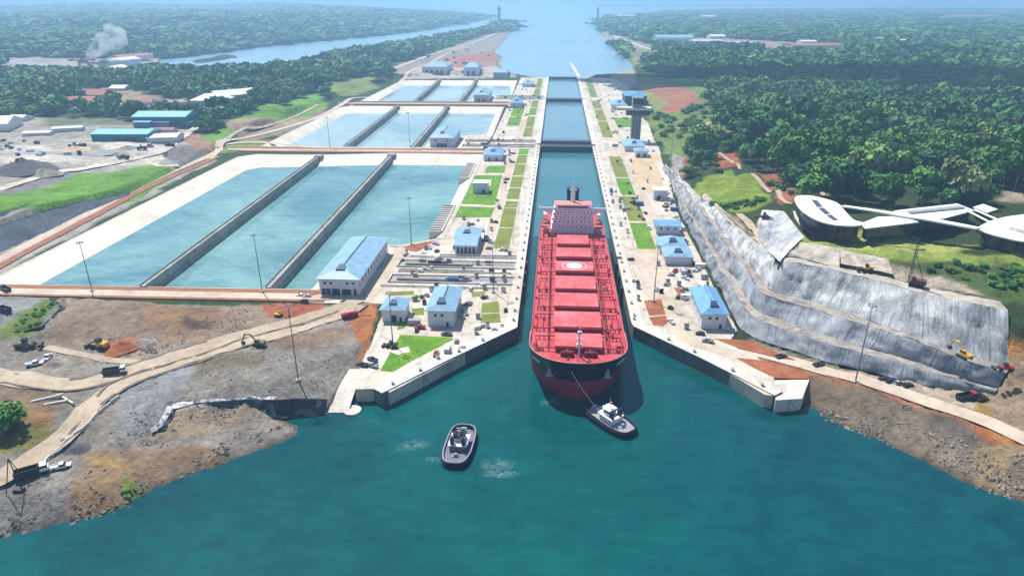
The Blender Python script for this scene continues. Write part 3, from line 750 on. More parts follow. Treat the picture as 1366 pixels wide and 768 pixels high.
# ------------------------------------------------------------------ water
def sheet(name, pts, z, mat, kind='structure'):
    m = MB(); m.poly([(x, y, z) for x, y in pts])
    o = m.build(name, mat); o['kind'] = kind
    return o
sheet('sea', [(-40000, -600), (40000, -600), (40000, 1423), (-40000, 1423)], 0.0, M['sea'])
sheet('lake', [(-90000, 1426), (90000, 1426), (90000, 95000), (-90000, 95000)], 2.5, M['lake'])
sheet('lock_water', [(CH0 - .3, GATES[0] + 8), (CH1 + .3, GATES[0] + 8), (CH1 + .3, GATES[1]), (CH0 - .3, GATES[1])], 1.6, M['chamber'])
sheet('lock_water', [(CH0 - .3, GATES[1] + 8), (CH1 + .3, GATES[1] + 8), (CH1 + .3, GATES[2]), (CH0 - .3, GATES[2])], 2.6, M['chamber'])
sheet('lock_water', [(CH0 - .3, 453), (CH1 + .3, 453), (CH1 + .3, GATES[0] - 6), (CH0 - .3, GATES[0] - 6)], 0.03, M['chamber_near_sky'])
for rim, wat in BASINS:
    sheet('basin_water', [tuple(p) for p in rim], 0.8, M['basin'] if rim[0][1] < 500 else M['basin_sky_pale'])

# ------------------------------------------------------------------ lined basins
def strip(name, A, B, za, zb, mat, closed=True, kind='structure'):
    """a lined slope between two outlines with the same number of points"""
    m = MB(); n = len(A)
    for i in range(n if closed else n - 1):
        j = (i + 1) % n
        m.quad((*A[i], za), (*A[j], za), (*B[j], zb), (*B[i], zb))
    o = m.build(name, mat); o['kind'] = kind
    return o
def offset_poly(poly, d):
    n = len(poly); out = []
    a = sum(poly[k][0] * poly[(k + 1) % n][1] - poly[(k + 1) % n][0] * poly[k][1] for k in range(n))
    s = 1 if a > 0 else -1
    for i in range(n):
        p0 = Vector(poly[i - 1]); p1 = Vector(poly[i]); p2 = Vector(poly[(i + 1) % n])
        e1 = (p1 - p0).normalized(); e2 = (p2 - p1).normalized()
        n1 = Vector((e1.y, -e1.x)) * s; n2 = Vector((e2.y, -e2.x)) * s
        b = (n1 + n2); b = b / max(0.35, b.length_squared / 2) if b.length > .05 else n1
        out.append((p1.x + b.x * d, p1.y + b.y * d))
    return out

for (rim, wat) in BASINS:
    strip('basin_lining', rim, wat, 6.25, -0.6, M['liner'])
    c = offset_poly(rim, 3.0)
    strip('basin_kerb', c, rim, 6.26, 6.26, M['conc'])
# ------------------------------------------------------------------ lock aprons, approach walls and chamber walls
def flat(name, pts, z, mat, skirt=0., kind='structure'):
    m = MB()
    if skirt: m.prism(pts, z - skirt, z, bottom=False)
    else: m.poly([(x, y, z) for x, y in (pts if sum(pts[k][0] * pts[(k + 1) % len(pts)][1] - pts[(k + 1) % len(pts)][0] * pts[k][1] for k in range(len(pts))) > 0 else pts[::-1])])
    o = m.build(name, mat)
    if kind: o['kind'] = kind
    return o
ap_l = PP([(474, 519), (476, 500), (482, 486), (513, 410), (522, 392), (519, 372)], 6) + [(-101, 402), (-99, 409), (-96, 411), (-72, 427), (-72, 1418), (CH0 - 3, 1418), (CH0 - 3, 305)] + PP([(684, 437), (520, 523), (509, 518)], 6)
flat('apron', ap_l, 6.0, M['conc'], 7.0)
flat('apron', [(-132, 340), (-132, 411), (-101, 411), (-101, 402)] + PP([(519, 372), (522, 392), (505, 410), (470, 404), (420, 404), (395, 402)], 6), 5.98, M['conc'], 4.0)
ap_r = [(CH1 + 3, 305), (CH1 + 3, 1418), (112, 1418)] + PP([(838, 115), (852, 150), (868, 168), (882, 205), (892, 235), (908, 290), (935, 340), (960, 395), (984, 440), (975, 452), (985, 466), (1010, 476), (1032, 497), (1034, 528), (1020, 526), (940, 478), (850, 437)], 6)
flat('apron', ap_r, 6.0, M['conc'], 7.0)
flat('apron', PP([(1032, 506), (1080, 505), (1070, 530.5), (1035, 532.5)], 6), 5.7, M['conc_white'], 6.5)

def thick_line(pts, w):
    """outline of a wall along pts, growing w to the left of its run"""
    P_ = [Vector(p) for p in pts]; out = []
    for i, p in enumerate(P_):
        e = []
        if i > 0: e.append((P_[i] - P_[i - 1]).normalized())
        if i < len(P_) - 1: e.append((P_[i + 1] - P_[i]).normalized())
        n = sum((Vector((-q.y, q.x)) for q in e), Vector((0, 0))) / len(e)
        n = n / max(.5, n.length_squared)
        out.append((p.x + n.x * w, p.y + n.y * w))
    return [tuple(p) for p in P_] + out[::-1]

def lock_wall(name, line, w, top, label, side):
    t_ = thing(name, label, 'lock wall', (line[0][0], line[0][1], 0))
    ox, oy = line[0]
    loc = [(x - ox, y - oy) for x, y in line]
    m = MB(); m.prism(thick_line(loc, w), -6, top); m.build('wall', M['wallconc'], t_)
    m = MB(); m.prism(thick_line(loc, w), top, top + .3); m.build('coping', M['conc_white'], t_)
    return t_
M['black'] = plain('black_rubber', (0.02, 0.02, 0.025), 0.8, 0.2, 1.)
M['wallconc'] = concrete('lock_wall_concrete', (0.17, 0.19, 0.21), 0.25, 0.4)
# the left face runs from the approach tip into the chamber
tipL = [P(509.5, 525.5, 6), P(600, 480, 6), P(690, 437.5, 6)]
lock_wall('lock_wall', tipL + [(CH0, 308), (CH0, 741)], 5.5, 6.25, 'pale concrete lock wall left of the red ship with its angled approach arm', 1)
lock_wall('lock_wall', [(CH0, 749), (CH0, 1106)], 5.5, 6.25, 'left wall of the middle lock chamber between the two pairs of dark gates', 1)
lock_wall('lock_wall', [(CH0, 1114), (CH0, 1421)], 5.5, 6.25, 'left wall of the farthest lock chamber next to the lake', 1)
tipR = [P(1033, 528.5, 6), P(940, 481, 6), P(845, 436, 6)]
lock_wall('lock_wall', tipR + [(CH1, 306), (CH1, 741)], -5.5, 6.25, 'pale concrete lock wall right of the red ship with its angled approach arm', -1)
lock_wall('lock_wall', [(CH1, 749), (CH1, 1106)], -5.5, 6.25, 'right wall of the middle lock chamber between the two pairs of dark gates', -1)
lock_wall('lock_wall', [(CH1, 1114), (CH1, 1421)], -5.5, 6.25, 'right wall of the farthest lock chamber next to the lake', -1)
# the long thin guide pier running out into the lake
pr = thing('guide_pier', 'long thin pale guide pier running out into the lake beyond the last gate', 'pier', (CH1 + 3, 1424, 0))
m = MB(); m.prism([(-3, 0), (5, 0), (-9, 330), (-14, 330)], -4, 7.2); m.build('deck', M['conc_white'], pr)

# ------------------------------------------------------------------ gates
M['steel_dark'] = plain('gate_steel', (0.05, 0.065, 0.085), 0.5, 0.2, .3)
M['steel_grey'] = plain('walkway_steel', (0.25, 0.27, 0.30), 0.5, 0.2, .3)
def gate(y, label, single=False, top=6.6):
    g_ = thing('lock_gate', label, 'lock gate', (CH0, y, 0), 0, 'rolling gates across the lock')
    w = CH1 - CH0
    m = MB(); m.box(0, w, 0, 7, -6, top - .6); m.build('leaf', M['steel_dark'], g_)
    m = MB(); m.box(-1, w + 1, 0.4, 2.0, top - .6, top); m.build('walkway', M['steel_grey'], g_)
    m = MB(); m.box(-1, w + 1, 5.0, 6.6, top - .6, top); m.build('walkway', M['steel_grey'], g_)
    m = MB()
    for yy in (0.4, 2.0, 5.0, 6.6):
        m.tube([(0, yy, top + 1.1), (w, yy, top + 1.1)], .07, 4)
        for k in range(0, 57, 4): m.tube([(k * w / 56, yy, top), (k * w / 56, yy, top + 1.1)], .05, 4)
    m.build('railing', M['steel_grey'], g_)
    for k in range(7):
        m = MB(); m.box(4 + k * 8, 4.7 + k * 8, -0.35, 0, 0.5, top - 1); m.build('rib', M['steel_dark'], g_)
    return g_
gate(GATES[0] - 6, 'nearer of the two dark gates across the lock behind the red ship')
gate(GATES[0] + 22, 'second dark gate just behind the first gate beyond the red ship')
gate(GATES[1], 'dark gate across the middle of the lock, between the tower and the far basins')
gate(GATES[2], 'farthest dark lock gate, holding back the lake')

# ------------------------------------------------------------------ walls between the basins
M['div_top'] = concrete('weathered_wall', (0.40, 0.395, 0.38), 0.2, 0.4)
def divider(a, b, label, w=3.4, top=6.9):
    ax, ay = a; bx, by = b; L = math.hypot(bx - ax, by - ay); rz = math.atan2(by - ay, bx - ax)
    d_ = thing('basin_wall', label, 'basin wall', (ax, ay, 0), rz, 'long walls between the water basins')
    m = MB(); m.prism([(0, -w / 2 - .9), (L, -w / 2 - .9), (L, w / 2 + .9), (0, w / 2 + .9)], -3, 2.4); m.prism([(0, -w / 2), (L, -w / 2), (L, w / 2), (0, w / 2)], 2.4, top)
    m.build('wall', M['div_top'], d_)
    m = MB()
    for s in (-1, 1):
        m.box(0, L, s * w / 2 - .12, s * w / 2 + .12, top, top + .9)
    m.build('parapet', M['div_top'], d_)
    m = MB(); m.box(L - 5, L + 5, -w / 2 - 2, w / 2 + 2, 2, top + 1.0); m.build('head_block', M['conc_grey'], d_)
divider((-226, 334), (-237, 668), 'left of the two long dark-sided walls across the nearest basin')
divider((-156, 337), (-165.5, 680), 'right of the two long dark-sided walls across the nearest basin')
divider((-225, 718), (-232, 1004), 'left dividing wall of the middle water basin')
divider((-152, 720), (-159, 1008), 'right dividing wall of the middle water basin')
divider((-218, 1068), (-226, 1344), 'left dividing wall of the farthest water basin')
divider((-148, 1070), (-155, 1348), 'right dividing wall of the farthest water basin')

# ------------------------------------------------------------------ dike roads, basin roads, dirt roads
def ribbon(name, line, w, mat, z=None, dz=0.12, step=4.0, seed=0, wob=0.6, kind='structure', cross=5):
    pts = [np.array(p[:2], float) for p in line]
    # smooth with Catmull-Rom
    q = []
    for i in range(len(pts) - 1):
        p0 = pts[max(i - 1, 0)]; p1 = pts[i]; p2 = pts[i + 1]; p3 = pts[min(i + 2, len(pts) - 1)]
        n = max(2, int(np.linalg.norm(p2 - p1) / step))
        for k in range(n):
            t_ = k / n
            q.append(0.5 * ((2 * p1) + (-p0 + p2) * t_ + (2 * p0 - 5 * p1 + 4 * p2 - p3) * t_ ** 2 + (-p0 + 3 * p1 - 3 * p2 + p3) * t_ ** 3))
    q.append(pts[-1]); q = np.array(q)
    tg = np.gradient(q, axis=0); tg /= np.linalg.norm(tg, axis=1)[:, None] + 1e-9
    nn = np.stack([-tg[:, 1], tg[:, 0]], 1)
    wob1 = fbm(np.arange(len(q)) * .35, np.zeros(len(q)), seed, 3) * wob * 2; wob2 = fbm(np.arange(len(q)) * .35, np.ones(len(q)) * 9, seed + 3, 3) * wob * 2
    rows = []
    for k in np.linspace(-1, 1, cross):
        ww = w / 2 * k + (wob1 * max(0, -k) + wob2 * max(0, k))
        rows.append(q + nn * ww[:, None])
    V = np.stack(rows, 1)
    if z is None:
        Zc = np.array([[zg(*p) for p in r] for r in V])
        Zc = np.maximum(Zc.max(1)[:, None] * .5 + Zc * .5, Zc) + dz
        Zc[:, 0] -= .0; 
    else:
        Zc = np.full(V.shape[:2], z)
    W = np.concatenate([V, Zc[..., None]], -1)
    o = grid_mesh(name, W.reshape(-1, 3), V.shape[0], cross, mat, True)
    if kind: o['kind'] = kind
    return o
# dike between the basin and the lower ground: road with brown earth on both shoulders
flat('dike', [(-330, 318), (-120, 321), (-120, 336.4), (-330, 332.4)], 6.3, M['rust'], 1.5)
ribbon('road', [(-330, 323.5), (-220, 325.5), (-133, 327), (-118, 327.5)], 7.5, M['road'], z=6.36, wob=.15)
wl_ = MB(); wl_.box(-318, -131, 333.2, 334.0, 5, 7.3)
flat('dike', [(-330, 690), (-66, 694), (-66, 715), (-330, 712)], 6.2, M['rust'], 1.)
ribbon('road', [(-345, 699), (-200, 702), (-68, 704)], 7, M['road'], z=6.27, wob=.15)
flat('dike', [(-310, 1030), (-66, 1036), (-66, 1062), (-310, 1056)], 6.2, M['rust'], 1.)
ribbon('road', [(-330, 1040), (-200, 1044), (-68, 1046)], 8, M['road'], z=6.27, wob=.15)
# the road that skirts the basins on the left
RB = [P(a, b, 6) for a, b in [(-150, 425), (0, 346), (100, 294), (200, 242), (270, 212), (292, 201)]]
ribbon('road', RB, 8.0, M['road'], z=6.15, wob=.2)
ribbon('earth_shoulder', [P(a, b, 6) for a, b in [(-140, 432), (0, 353), (100, 300.5), (200, 248), (272, 217), (290, 208)]], 8, M['rust'], z=6.1, wob=1.2)
ribbon('road', [P(a, b, 6) for a, b in [(280, 212), (292, 200), (300, 193), (345, 190), (395, 195), (440, 197), (640, 198)]], 7, M['road'], z=6.3, wob=.2)
ribbon('road', [P(a, b, 6) for a, b in [(292, 201), (302, 190), (360, 176), (420, 158), (455, 140), (470, 131), (500, 128), (530, 112), (545, 100), (560, 92), (600, 72), (625, 62)]], 8, M['road'], dz=.5, wob=.3)
ribbon('road', [P(a, b, 6) for a, b in [(520, 97), (540, 88), (585, 72), (640, 54), (668, 44)]], 12, M['road'], dz=.5, wob=.8)
ribbon('earth_shoulder', [P(a, b, 6) for a, b in [(370, 182), (425, 163), (460, 145), (480, 136), (510, 130)]], 7, M['rust'], dz=.4, wob=1.2)
# haul roads over the bare ground
ribbon('dirt_road', [G3(a, b) for a, b in [(-60, 490), (0, 503), (60, 512), (125, 508), (200, 486), (280, 461), (350, 441), (415, 424), (455, 411), (478, 399)]], 11, M['dirt_road'], dz=.3, seed=4, wob=1.2)
ribbon('dirt_road', [G3(a, b) for a, b in [(-60, 660), (0, 641), (50, 608), (92, 575), (125, 540), (165, 512), (225, 489), (290, 468), (350, 452), (415, 434), (455, 421), (478, 408)]], 8.5, M['dirt_road'], dz=.3, seed=9, wob=.8)
ribbon('road', [P(a, b, 6) for a, b in [(455, 419), (480, 403), (500, 384), (517, 360), (531, 336), (545, 328), (600, 323)]], 8, M['road'], z=6.08, wob=.15)
ribbon('dirt_road', [G3(a, b) for a, b in [(60, 463), (95, 470), (135, 478), (165, 481), (190, 484)]], 4, M['dirt_road'], dz=.2, seed=3, wob=1.0)
# right bank road at the toe of the slope
ribbon('road', [G3(a, b) for a, b in [(955, 452), (985, 464), (1040, 478), (1090, 492), (1140, 504), (1200, 523), (1260, 543), (1320, 565), (1366, 585), (1440, 616), (1560, 668), (1700, 730)]], 8, M['road'], dz=.3, seed=6, wob=.4)
# yard roads upper left
ribbon('road', [G3(a, b, 15) for a, b in [(-60, 275), (0, 253), (60, 234), (120, 224), (180, 212), (225, 197), (255, 175), (270, 165)]], 9, M['conc'], dz=.3, seed=6, wob=.6)
ribbon('road', [G3(a, b, 10) for a, b in [(175, 205), (215, 222), (238, 222)]], 5, M['conc'], dz=.3, seed=6, wob=.6)
ribbon('dirt_road', [G3(a, b, 12) for a, b in [(288, 198), (318, 176), (345, 165), (392, 150), (425, 140)]], 5, M['dirt_road'], dz=.35, seed=7, wob=.8)
# tracks on the hill
ribbon('dirt_road', [G3(a, b, 30) for a, b in [(960, 204), (975, 214), (987, 226)]], 3, M['dirt_road'], dz=.3, seed=7, wob=.5)
ribbon('dirt_road', [G3(a, b, 30) for a, b in [(1003, 232), (1022, 252), (1042, 266), (1056, 272)]], 3.5, M['dirt_road'], dz=.3, seed=17, wob=.5)
ribbon('dirt_road', [G3(a, b, 38) for a, b in [(985, 285), (1000, 300), (1012, 315), (1024, 332), (1032, 348)]], 4.5, M['dirt_road'], dz=.3, seed=17, wob=.5)
ribbon('dirt_road', [G3(a, b, 14) for a, b in [(905, 172), (930, 168), (965, 162), (1003, 168)]], 9, M['dirt_road'], dz=.3, seed=18, wob=1.5)
ribbon('dirt_road', [G3(a, b, 46) for a, b in [(1075, 236), (1088, 248), (1100, 262)]], 6, M['dirt_road'], dz=.3, seed=18, wob=.7)
ribbon('dirt_road', [G3(a, b, 6) for a, b in [(818, 44), (822, 50), (850, 60), (885, 72)]], 16, M['conc'], dz=.3, seed=18, wob=2.7)

# painted beds: grass, red soil and sand, each a shallow sheet on the apron
def bed(name, pts, mat, z=6.05, world=False):
    return flat(name, pts if world else PP(pts, z), z, mat)
bed('lawn', [(507, 494), (534, 446), (600, 450), (606, 452), (548, 482), (524, 496)], M['grass'])
bed('pavement', [(518, 468), (545, 462), (547, 469), (530, 473)], M['conc'], 6.09)
bed('lawn', [(532, 425), (545, 423), (540, 437), (530, 440)], M['grass'])
bed('lawn', [(643, 404), (665, 402), (668, 430), (641, 431)], M['grass_dry'])
bed('lawn', [(641, 417.6), (668, 416.4), (668, 417.6), (641, 419)], M['conc'], 6.09)
bed('lawn', [(549, 412), (566, 410), (566, 420), (551, 420)], M['grass_dry'])
bed('lawn', [(628, 389), (648, 388), (646, 395), (630, 396)], M['grass_dry'])
bed('lawn', [(522, 389), (552, 388), (551, 393), (520, 394)], M['grass_dry'])
bed('lawn', [(628, 234), (670, 234), (660, 273), (655, 274), (634, 272.6), (613, 272)], M['grass'])
bed('lawn', [(613, 275), (660, 276.5), (655, 290), (607, 290)], M['grass'])
bed('pavement', [(648, 240), (656, 239), (654, 248), (645, 247)], M['conc'], 6.09)
bed('lawn', [(650, 222), (675, 221), (673, 230.5), (646, 230.5)], M['grass'])
bed('red_bank', [(538, 330), (560, 323), (588, 316), (572, 327), (556, 336), (545, 334)], M['redsoil'], 6.1)
bed('red_bank', [(400, 391.5), (436, 387.5), (436, 390.4), (404, 396)], M['redsoil'], 6.4)
# grass strip along the left lock wall
def wl_bed(x0, x1, y0, y1, mat, z=6.05, name='lawn'):
    return flat(name, [(x0, y0), (x1, y0), (x1, y1), (x0, y1)], z, mat)
for a, b in [(410, 452), (454, 500), (502, 520), (526, 560), (563, 600), (604, 648), (652, 690), (693, 722), (790, 850), (853, 935), (945, 1010), (1016, 1090), (1130, 1240), (1246, 1400)]:
    wl_bed(-38, -28, a, b, M['grass_dry'] if (a % 3) else M['grass'])
for a, b in [(415, 470), (474, 540), (543, 600), (604, 690), (790, 900), (906, 1000), (1010, 1090), (1130, 1260), (1266, 1400)]:
    wl_bed(54, 66, a, b, M['grass'] if (a % 2) else M['grass_dry'])
for (a, b, c, d) in [(-62, -46, 860, 930), (-62, -46, 935, 1005), (-64, -48, 1090, 1110)]: wl_bed(a, b, c, d, M['grass'])
wl_bed(76, 104, 860, 930, M['grass'])
flat('sand_yard', PP([(842, 216), (874, 216), (884, 236), (884, 256), (866, 258), (852, 248)], 6), 6.06, M['sand'])
flat('sand_yard', PP([(846, 204), (880, 206), (886, 216), (842, 216)], 6), 6.06, M['sand'])
# red planting beds right of the lock and along the approach
bed('red_bank', [(859, 401), (882, 399), (888, 419), (866, 421)], M['redsoil'])
bed('red_bank', [(865.5, 423), (889, 421), (890, 431), (884, 435), (872, 434)], M['redsoil'])
bed('red_bank', [(899, 384), (912, 382), (916, 396), (906, 395)], M['redsoil'])
bed('red_bank', [(952, 451), (1000, 454), (1062, 480), (1040, 477), (985, 464)], M['redsoil'], 6.1)
bed('red_bank', [(982, 477), (1015, 480), (1075, 497), (1080, 505), (1034, 504), (1005, 490)], M['redsoil'], 6.1)
bed('road', [(842, 330), (872, 332), (880, 362), (895, 385), (908, 440), (940, 458), (985, 470), (1010, 478), (985, 482), (905, 455), (880, 410), (862, 395), (850, 360)], M['road'], 6.03)
bed('road', [(858, 300), (870, 300), (886, 345), (900, 372), (872, 372), (860, 330)], M['road'], 6.04)
# left machine road along the wall
for nm, x0, x1, y0, y1 in [('road', -46, -39.5, 400, 1418), ('road', 68, 75, 420, 1418)]:
    wl_bed(x0, x1, y0, y1, M['road'], 6.03, nm)

M['berm'] = soil('dark_berm', (0.10, 0.08, 0.065), (0.17, 0.14, 0.115), (0.26, 0.22, 0.18), 0.3)
for k_, ln in enumerate([[(0, 512), (60, 520), (128, 516), (205, 493), (285, 467.5), (350, 446.5), (415, 429), (452, 416)], [(92, 582), (128, 547), (170, 518), (230, 494), (292, 474), (350, 457)], [(0, 650), (55, 615), (88, 587)],
                         [(0, 497), (62, 506), (122, 502), (196, 480), (276, 456)], [(130, 530), (160, 507), (215, 489)]]):
    ribbon('berm', [G3(a, b) for a, b in ln], 1.5, M['berm'], dz=.55, seed=40 + k_, wob=1.0, cross=3)
# ------------------------------------------------------------------ the bulk carrier
M['ship_red'] = plain('antifouling_red', (0.36, 0.02, 0.045), 0.5, 0.2, 0.15)
M['ship_black'] = plain('hull_black', (0.008, 0.010, 0.02), 0.4, 0.3, 0.2)
M['deck_red'] = plain('deck_paint', (0.57, 0.085, 0.078), 0.7, 0.32, 0.12)
M['hatch_red'] = plain('hatch_paint', (0.62, 0.125, 0.115), 0.65, 0.24, 0.1)
M['dark_red'] = plain('coaming_red', (0.22, 0.02, 0.03), 0.7, 0.2, 0.3)
def worn(name, c, fade, rust, amt=0.6):
    t = NT(name)
    a = t.noise(t.pos(), 0.11, 7., 0.72, 0.8); b = t.noise(t.mapv(t.pos(), (1.2, 0.25, 1)), 0.8, 6., 0.7, 0.5); d = t.noise(t.pos(), 0.9, 5., 0.7)
    col = t.mix(c, fade, t.ramp(a, [(0.45, (0, 0, 0)), (0.7, (amt, amt, amt))]))
    col = t.mix(col, rust, t.ramp(b, [(0.56, (0, 0, 0)), (0.72, (.75, .75, .75))]))
    col = t.mix(col, t.ramp(d, [(0.3, (0.7, 0.68, 0.68)), (0.6, (1.08, 1.08, 1.08))]), 0.8, 'MULTIPLY')
    t.base(col); t.rough(0.7); return t.m
M['deck_red'] = worn('worn_deck', (0.50, 0.05, 0.065), (0.60, 0.20, 0.20), (0.20, 0.035, 0.03))
M['hatch_red'] = worn('worn_hatch', (0.60, 0.095, 0.11), (0.68, 0.26, 0.28), (0.36, 0.06, 0.05), 0.7)
M['ship_red'] = worn('worn_antifouling', (0.34, 0.012, 0.05), (0.40, 0.10, 0.11), (0.12, 0.015, 0.03), 0.5)
M['pink'] = plain('weathered_pink', (0.62, 0.26, 0.27), 0.7, 0.2, 0.3)
M['ship_white_shaded'] = plain('ship_white_shaded', (0.74, 0.65, 0.77), 0.5, 0.08, 0.3)  # white paint tinted lilac to hold the blue of its shade
M['glass'] = plain('dark_glass', (0.02, 0.03, 0.045), 0.12, 0.2, 0.5, 0., 0.6)
M['white'] = plain('white_paint', (0.8, 0.8, 0.8), 0.5, 0.06, 0.3)
M['steel'] = plain('grey_steel', (0.33, 0.34, 0.36), 0.5, 0.2, .5)
M['dark'] = plain('machine_dark', (0.05, 0.05, 0.055), 0.6, 0.3, .8)
ship = thing('bulk_carrier', 'huge red decked bulk carrier with black bow entering the lock behind the tug', 'cargo ship', (11.7, 244.0, 0))
LSH = 208.0
def hull_w(s_y, z):
    """half breadth at distance s_y aft of the stem, level z"""
    k = max(0., min(1., z / 18.)); e = 34 * (1 - k) + 17 * k; p = 0.62 * (1 - k) + 0.44 * k
    t_ = max(0., min(1., s_y / e)); w = 20.6 * (1 - (1 - t_) ** 2) ** p
    aft = LSH - s_y
    if aft < 34: w *= (0.55 + 0.2 * k) + (0.45 - 0.2 * k) * math.sin(min(1, aft / 34) * math.pi / 2)
    return w
stem = lambda z: 0.0 - 3.2 * max(0, z / 18.) ** 1.6
st = [0, .25, .7, 1.4, 2.4, 3.8, 5.5, 7.5, 10, 13, 17, 22, 28, 36, 50, 80, 110, 140, 160, 174, 182, 190, 197, 203, 208]
lev = [-5, -2, 0, 3, 6, 9.3, 9.31, 13, 16, 18.0, 19.1]
hb = MB(); idx = {}
for li, z in enumerate(lev):
    y0 = stem(z)
    for si, s_ in enumerate(st):
        y = y0 + s_ * (LSH - y0) / LSH
        zz = z
        if z > 18.5 and s_ > 24: zz = 18.35
        w = hull_w(s_, min(z, 18))
        if z < 0: w *= 0.985
        for sd in (-1, 1):
            idx[li, si, sd] = len(hb.v); hb.v.append((sd * w, y, zz))
for li in range(len(lev) - 1):
    for si in range(len(st) - 1):
        for sd in (-1, 1):
            q = (idx[li, si, sd], idx[li, si + 1, sd], idx[li + 1, si + 1, sd], idx[li + 1, si, sd])
            hb.f.append(q if sd > 0 else q[::-1]); hb.m.append(0 if li < 5 else 1)
    e = len(st) - 1
    hb.f.append((idx[li, e, 1], idx[li, e, -1], idx[li + 1, e, -1], idx[li + 1, e, 1])); hb.m.append(0 if li < 5 else 1)
hull = hb.build('hull', [M['ship_red'], M['ship_black']], ship)
# bulb of the anchors: pockets, anchors and the illegible short white name marks
for sd in (-1, 1):
    m = MB()
    ay = stem(12) + 4.2; aw = hull_w(4.2, 12)
    m.box(sd * aw - .9, sd * aw + .9, ay - 1.0, ay + 0.2, 10.6, 13.2); m.tube([(sd * (aw), ay - 1.1, 10.2), (sd * aw, ay - 1.0, 14.5)], .35, 6)
    m.box(sd * aw - 1.6, sd * aw + 1.6, ay - 1.2, ay - .2, 9.9, 10.6)
    m.build('anchor', M['steel'], ship)
    m = MB()
    for k in range(6):
        s0 = 7.0 + k * 1.0; w0 = hull_w(s0, 14.6); w1 = hull_w(s0 + .55, 14.6); y0 = stem(14.6)
        m.quad((sd * (w0 + .12), y0 + s0 - .1, 14.1), (sd * (w1 + .12), y0 + s0 + .45, 14.1), (sd * (w1 + .12), y0 + s0 + .45, 15.2), (sd * (w0 + .12), y0 + s0 - .1, 15.2))
    m.build('name_mark', M['white'], hull)
# deck
dk = MB(); n0 = len(st)
pts = [(hull_w(s_, 18) - .15, stem(18) + s_ * (LSH - stem(18)) / LSH) for s_ in st]
dk.poly([(x, y, 18.0) for x, y in pts] + [(-x, y, 18.0) for x, y in pts[::-1]])
dk.build('deck', M['deck_red'], ship)
# pale edge of the bow bulwark
m = MB()
for sd in (-1, 1):
    m.tube([(sd * hull_w(s_, 18), stem(19.1) + s_, 19.15) for s_ in st[:13]], .22, 5)
m.build('bow_rail', M['pink'], ship)
HY = [(251.7, 264), (270, 286), (292, 307.5), (313, 329.5), (337, 351), (358.3, 373), (380, 396)]
HW = [9.9, 10.5, 10.4, 10.2, 10.1, 9.9, 9.4]
M['emblem_white'] = plain('worn_white_paint', (0.80, 0.74, 0.74), 0.7, 0.12, .4)
for i, ((ya, yb), hw) in enumerate(zip(HY, HW)):
    ya -= 244; yb -= 244
    c = MB(); c.box(-hw + .25, hw - .25, ya + .3, yb - .3, 18, 19.7); c.build('hatch_coaming', M['dark_red'], ship)
    m = MB()
    # two panels with a joint along the middle and shallow cross stiffeners
    for sd in (-1, 1):
        m.prism([(sd * .06, ya), (sd * hw, ya), (sd * hw, yb), (sd * .06, yb)], 19.7, 20.9)
    hc = m.build('hatch_cover', M['hatch_red'], ship)
    if i == 4:
        hc['label'] = 'hatch cover painted with a round white emblem'
        m = MB(); cy_ = (ya + yb) / 2
        N = 40
        for k in range(N):
            a0 = 2 * math.pi * k / N; a1 = 2 * math.pi * (k + 1) / N
            for (r0, r1) in ((6.3, 6.7),):
                m.quad(*[(r * math.cos(a), cy_ + r * math.sin(a) * .93, 20.92) for r, a in ((r0, a0), (r1, a0), (r1, a1), (r0, a1))])
        m.poly([(4.3 * math.cos(2 * math.pi * k / N), cy_ + 4.2 * math.sin(2 * math.pi * k / N), 20.93) for k in range(N)])
        m.build('emblem', M['emblem_white'], hc)
    # rails and rail posts for the side-rolling covers
    for sd in (-1, 1):
        m = MB()
        for yy in (ya + .8, yb - .8):
            m.box(min(sd * hw, sd * 18.3), max(sd * hw, sd * 18.3), yy - .18, yy + .18, 19.4, 19.75)
            for xx in (12.4, 14.6, 16.6, 18.2):
                m.box(sd * xx - .16, sd * xx + .16, yy - .16, yy + .16, 18, 19.4)
        for xx in (13.0, 15.5, 18.2):
            m.box(sd * xx - .12, sd * xx + .12, ya + .9, yb - .9, 19.3, 19.5) if (i % 2 or xx > 18) else m.box(sd * xx - .12, sd * xx + .12, ya + .9, ya + 4, 19.3, 19.5)
        m.build('hatch_rail', M['dark_red'], ship)
# deck pipes and walkway along the starboard side, vents, bollards
m = MB()
for xx in (11.9, 12.6, 13.4): m.tube([(xx, 8, 18.5), (xx, 158, 18.5)], .22, 5)
m.build('deck_pipe', M['dark_red'], ship)
m = MB()
for xx in (-12.2, -12.8): m.tube([(xx, 12, 18.5), (xx, 158, 18.5)], .18, 5)
m.build('deck_pipe', M['dark_red'], ship)
def ship_vent(x, y, h=1.6):
    m = MB(); m.tube([(0, 0, 0), (0, 0, h * .7)], .35, 7); m.tube([(0, 0, h * .7), (0, 0, h)], [.7, .55], 8)
    return m.build('deck_vent', M['dark_red'], ship, (x, y, 18))
v0 = ship_vent(15, 22)
rr = random.Random(5)
for i in range(36):
    c = v0.copy(); link(c, ship); c.location = (rr.choice((-1, 1)) * rr.uniform(12.5, 19.3), rr.uniform(24, 166), 18); c.scale = (1, 1, rr.uniform(.5, 1.3))
b0 = MB(); b0.tube([(-.6, 0, 0), (-.6, 0, 1)], .3, 7); b0.tube([(.6, 0, 0), (.6, 0, 1)], .3, 7); b0.box(-1.2, 1.2, -.5, .5, 0, .15)
bo = b0.build('bollard', M['dark_red'], ship, (17, 13, 18))
for sd in (-1, 1):
    for yy in (9, 13, 30, 62, 95, 120, 150, 176, 190):
        c = bo.copy(); link(c, ship); c.location = (sd * (hull_w(yy, 18) - 2.0), yy, 18)
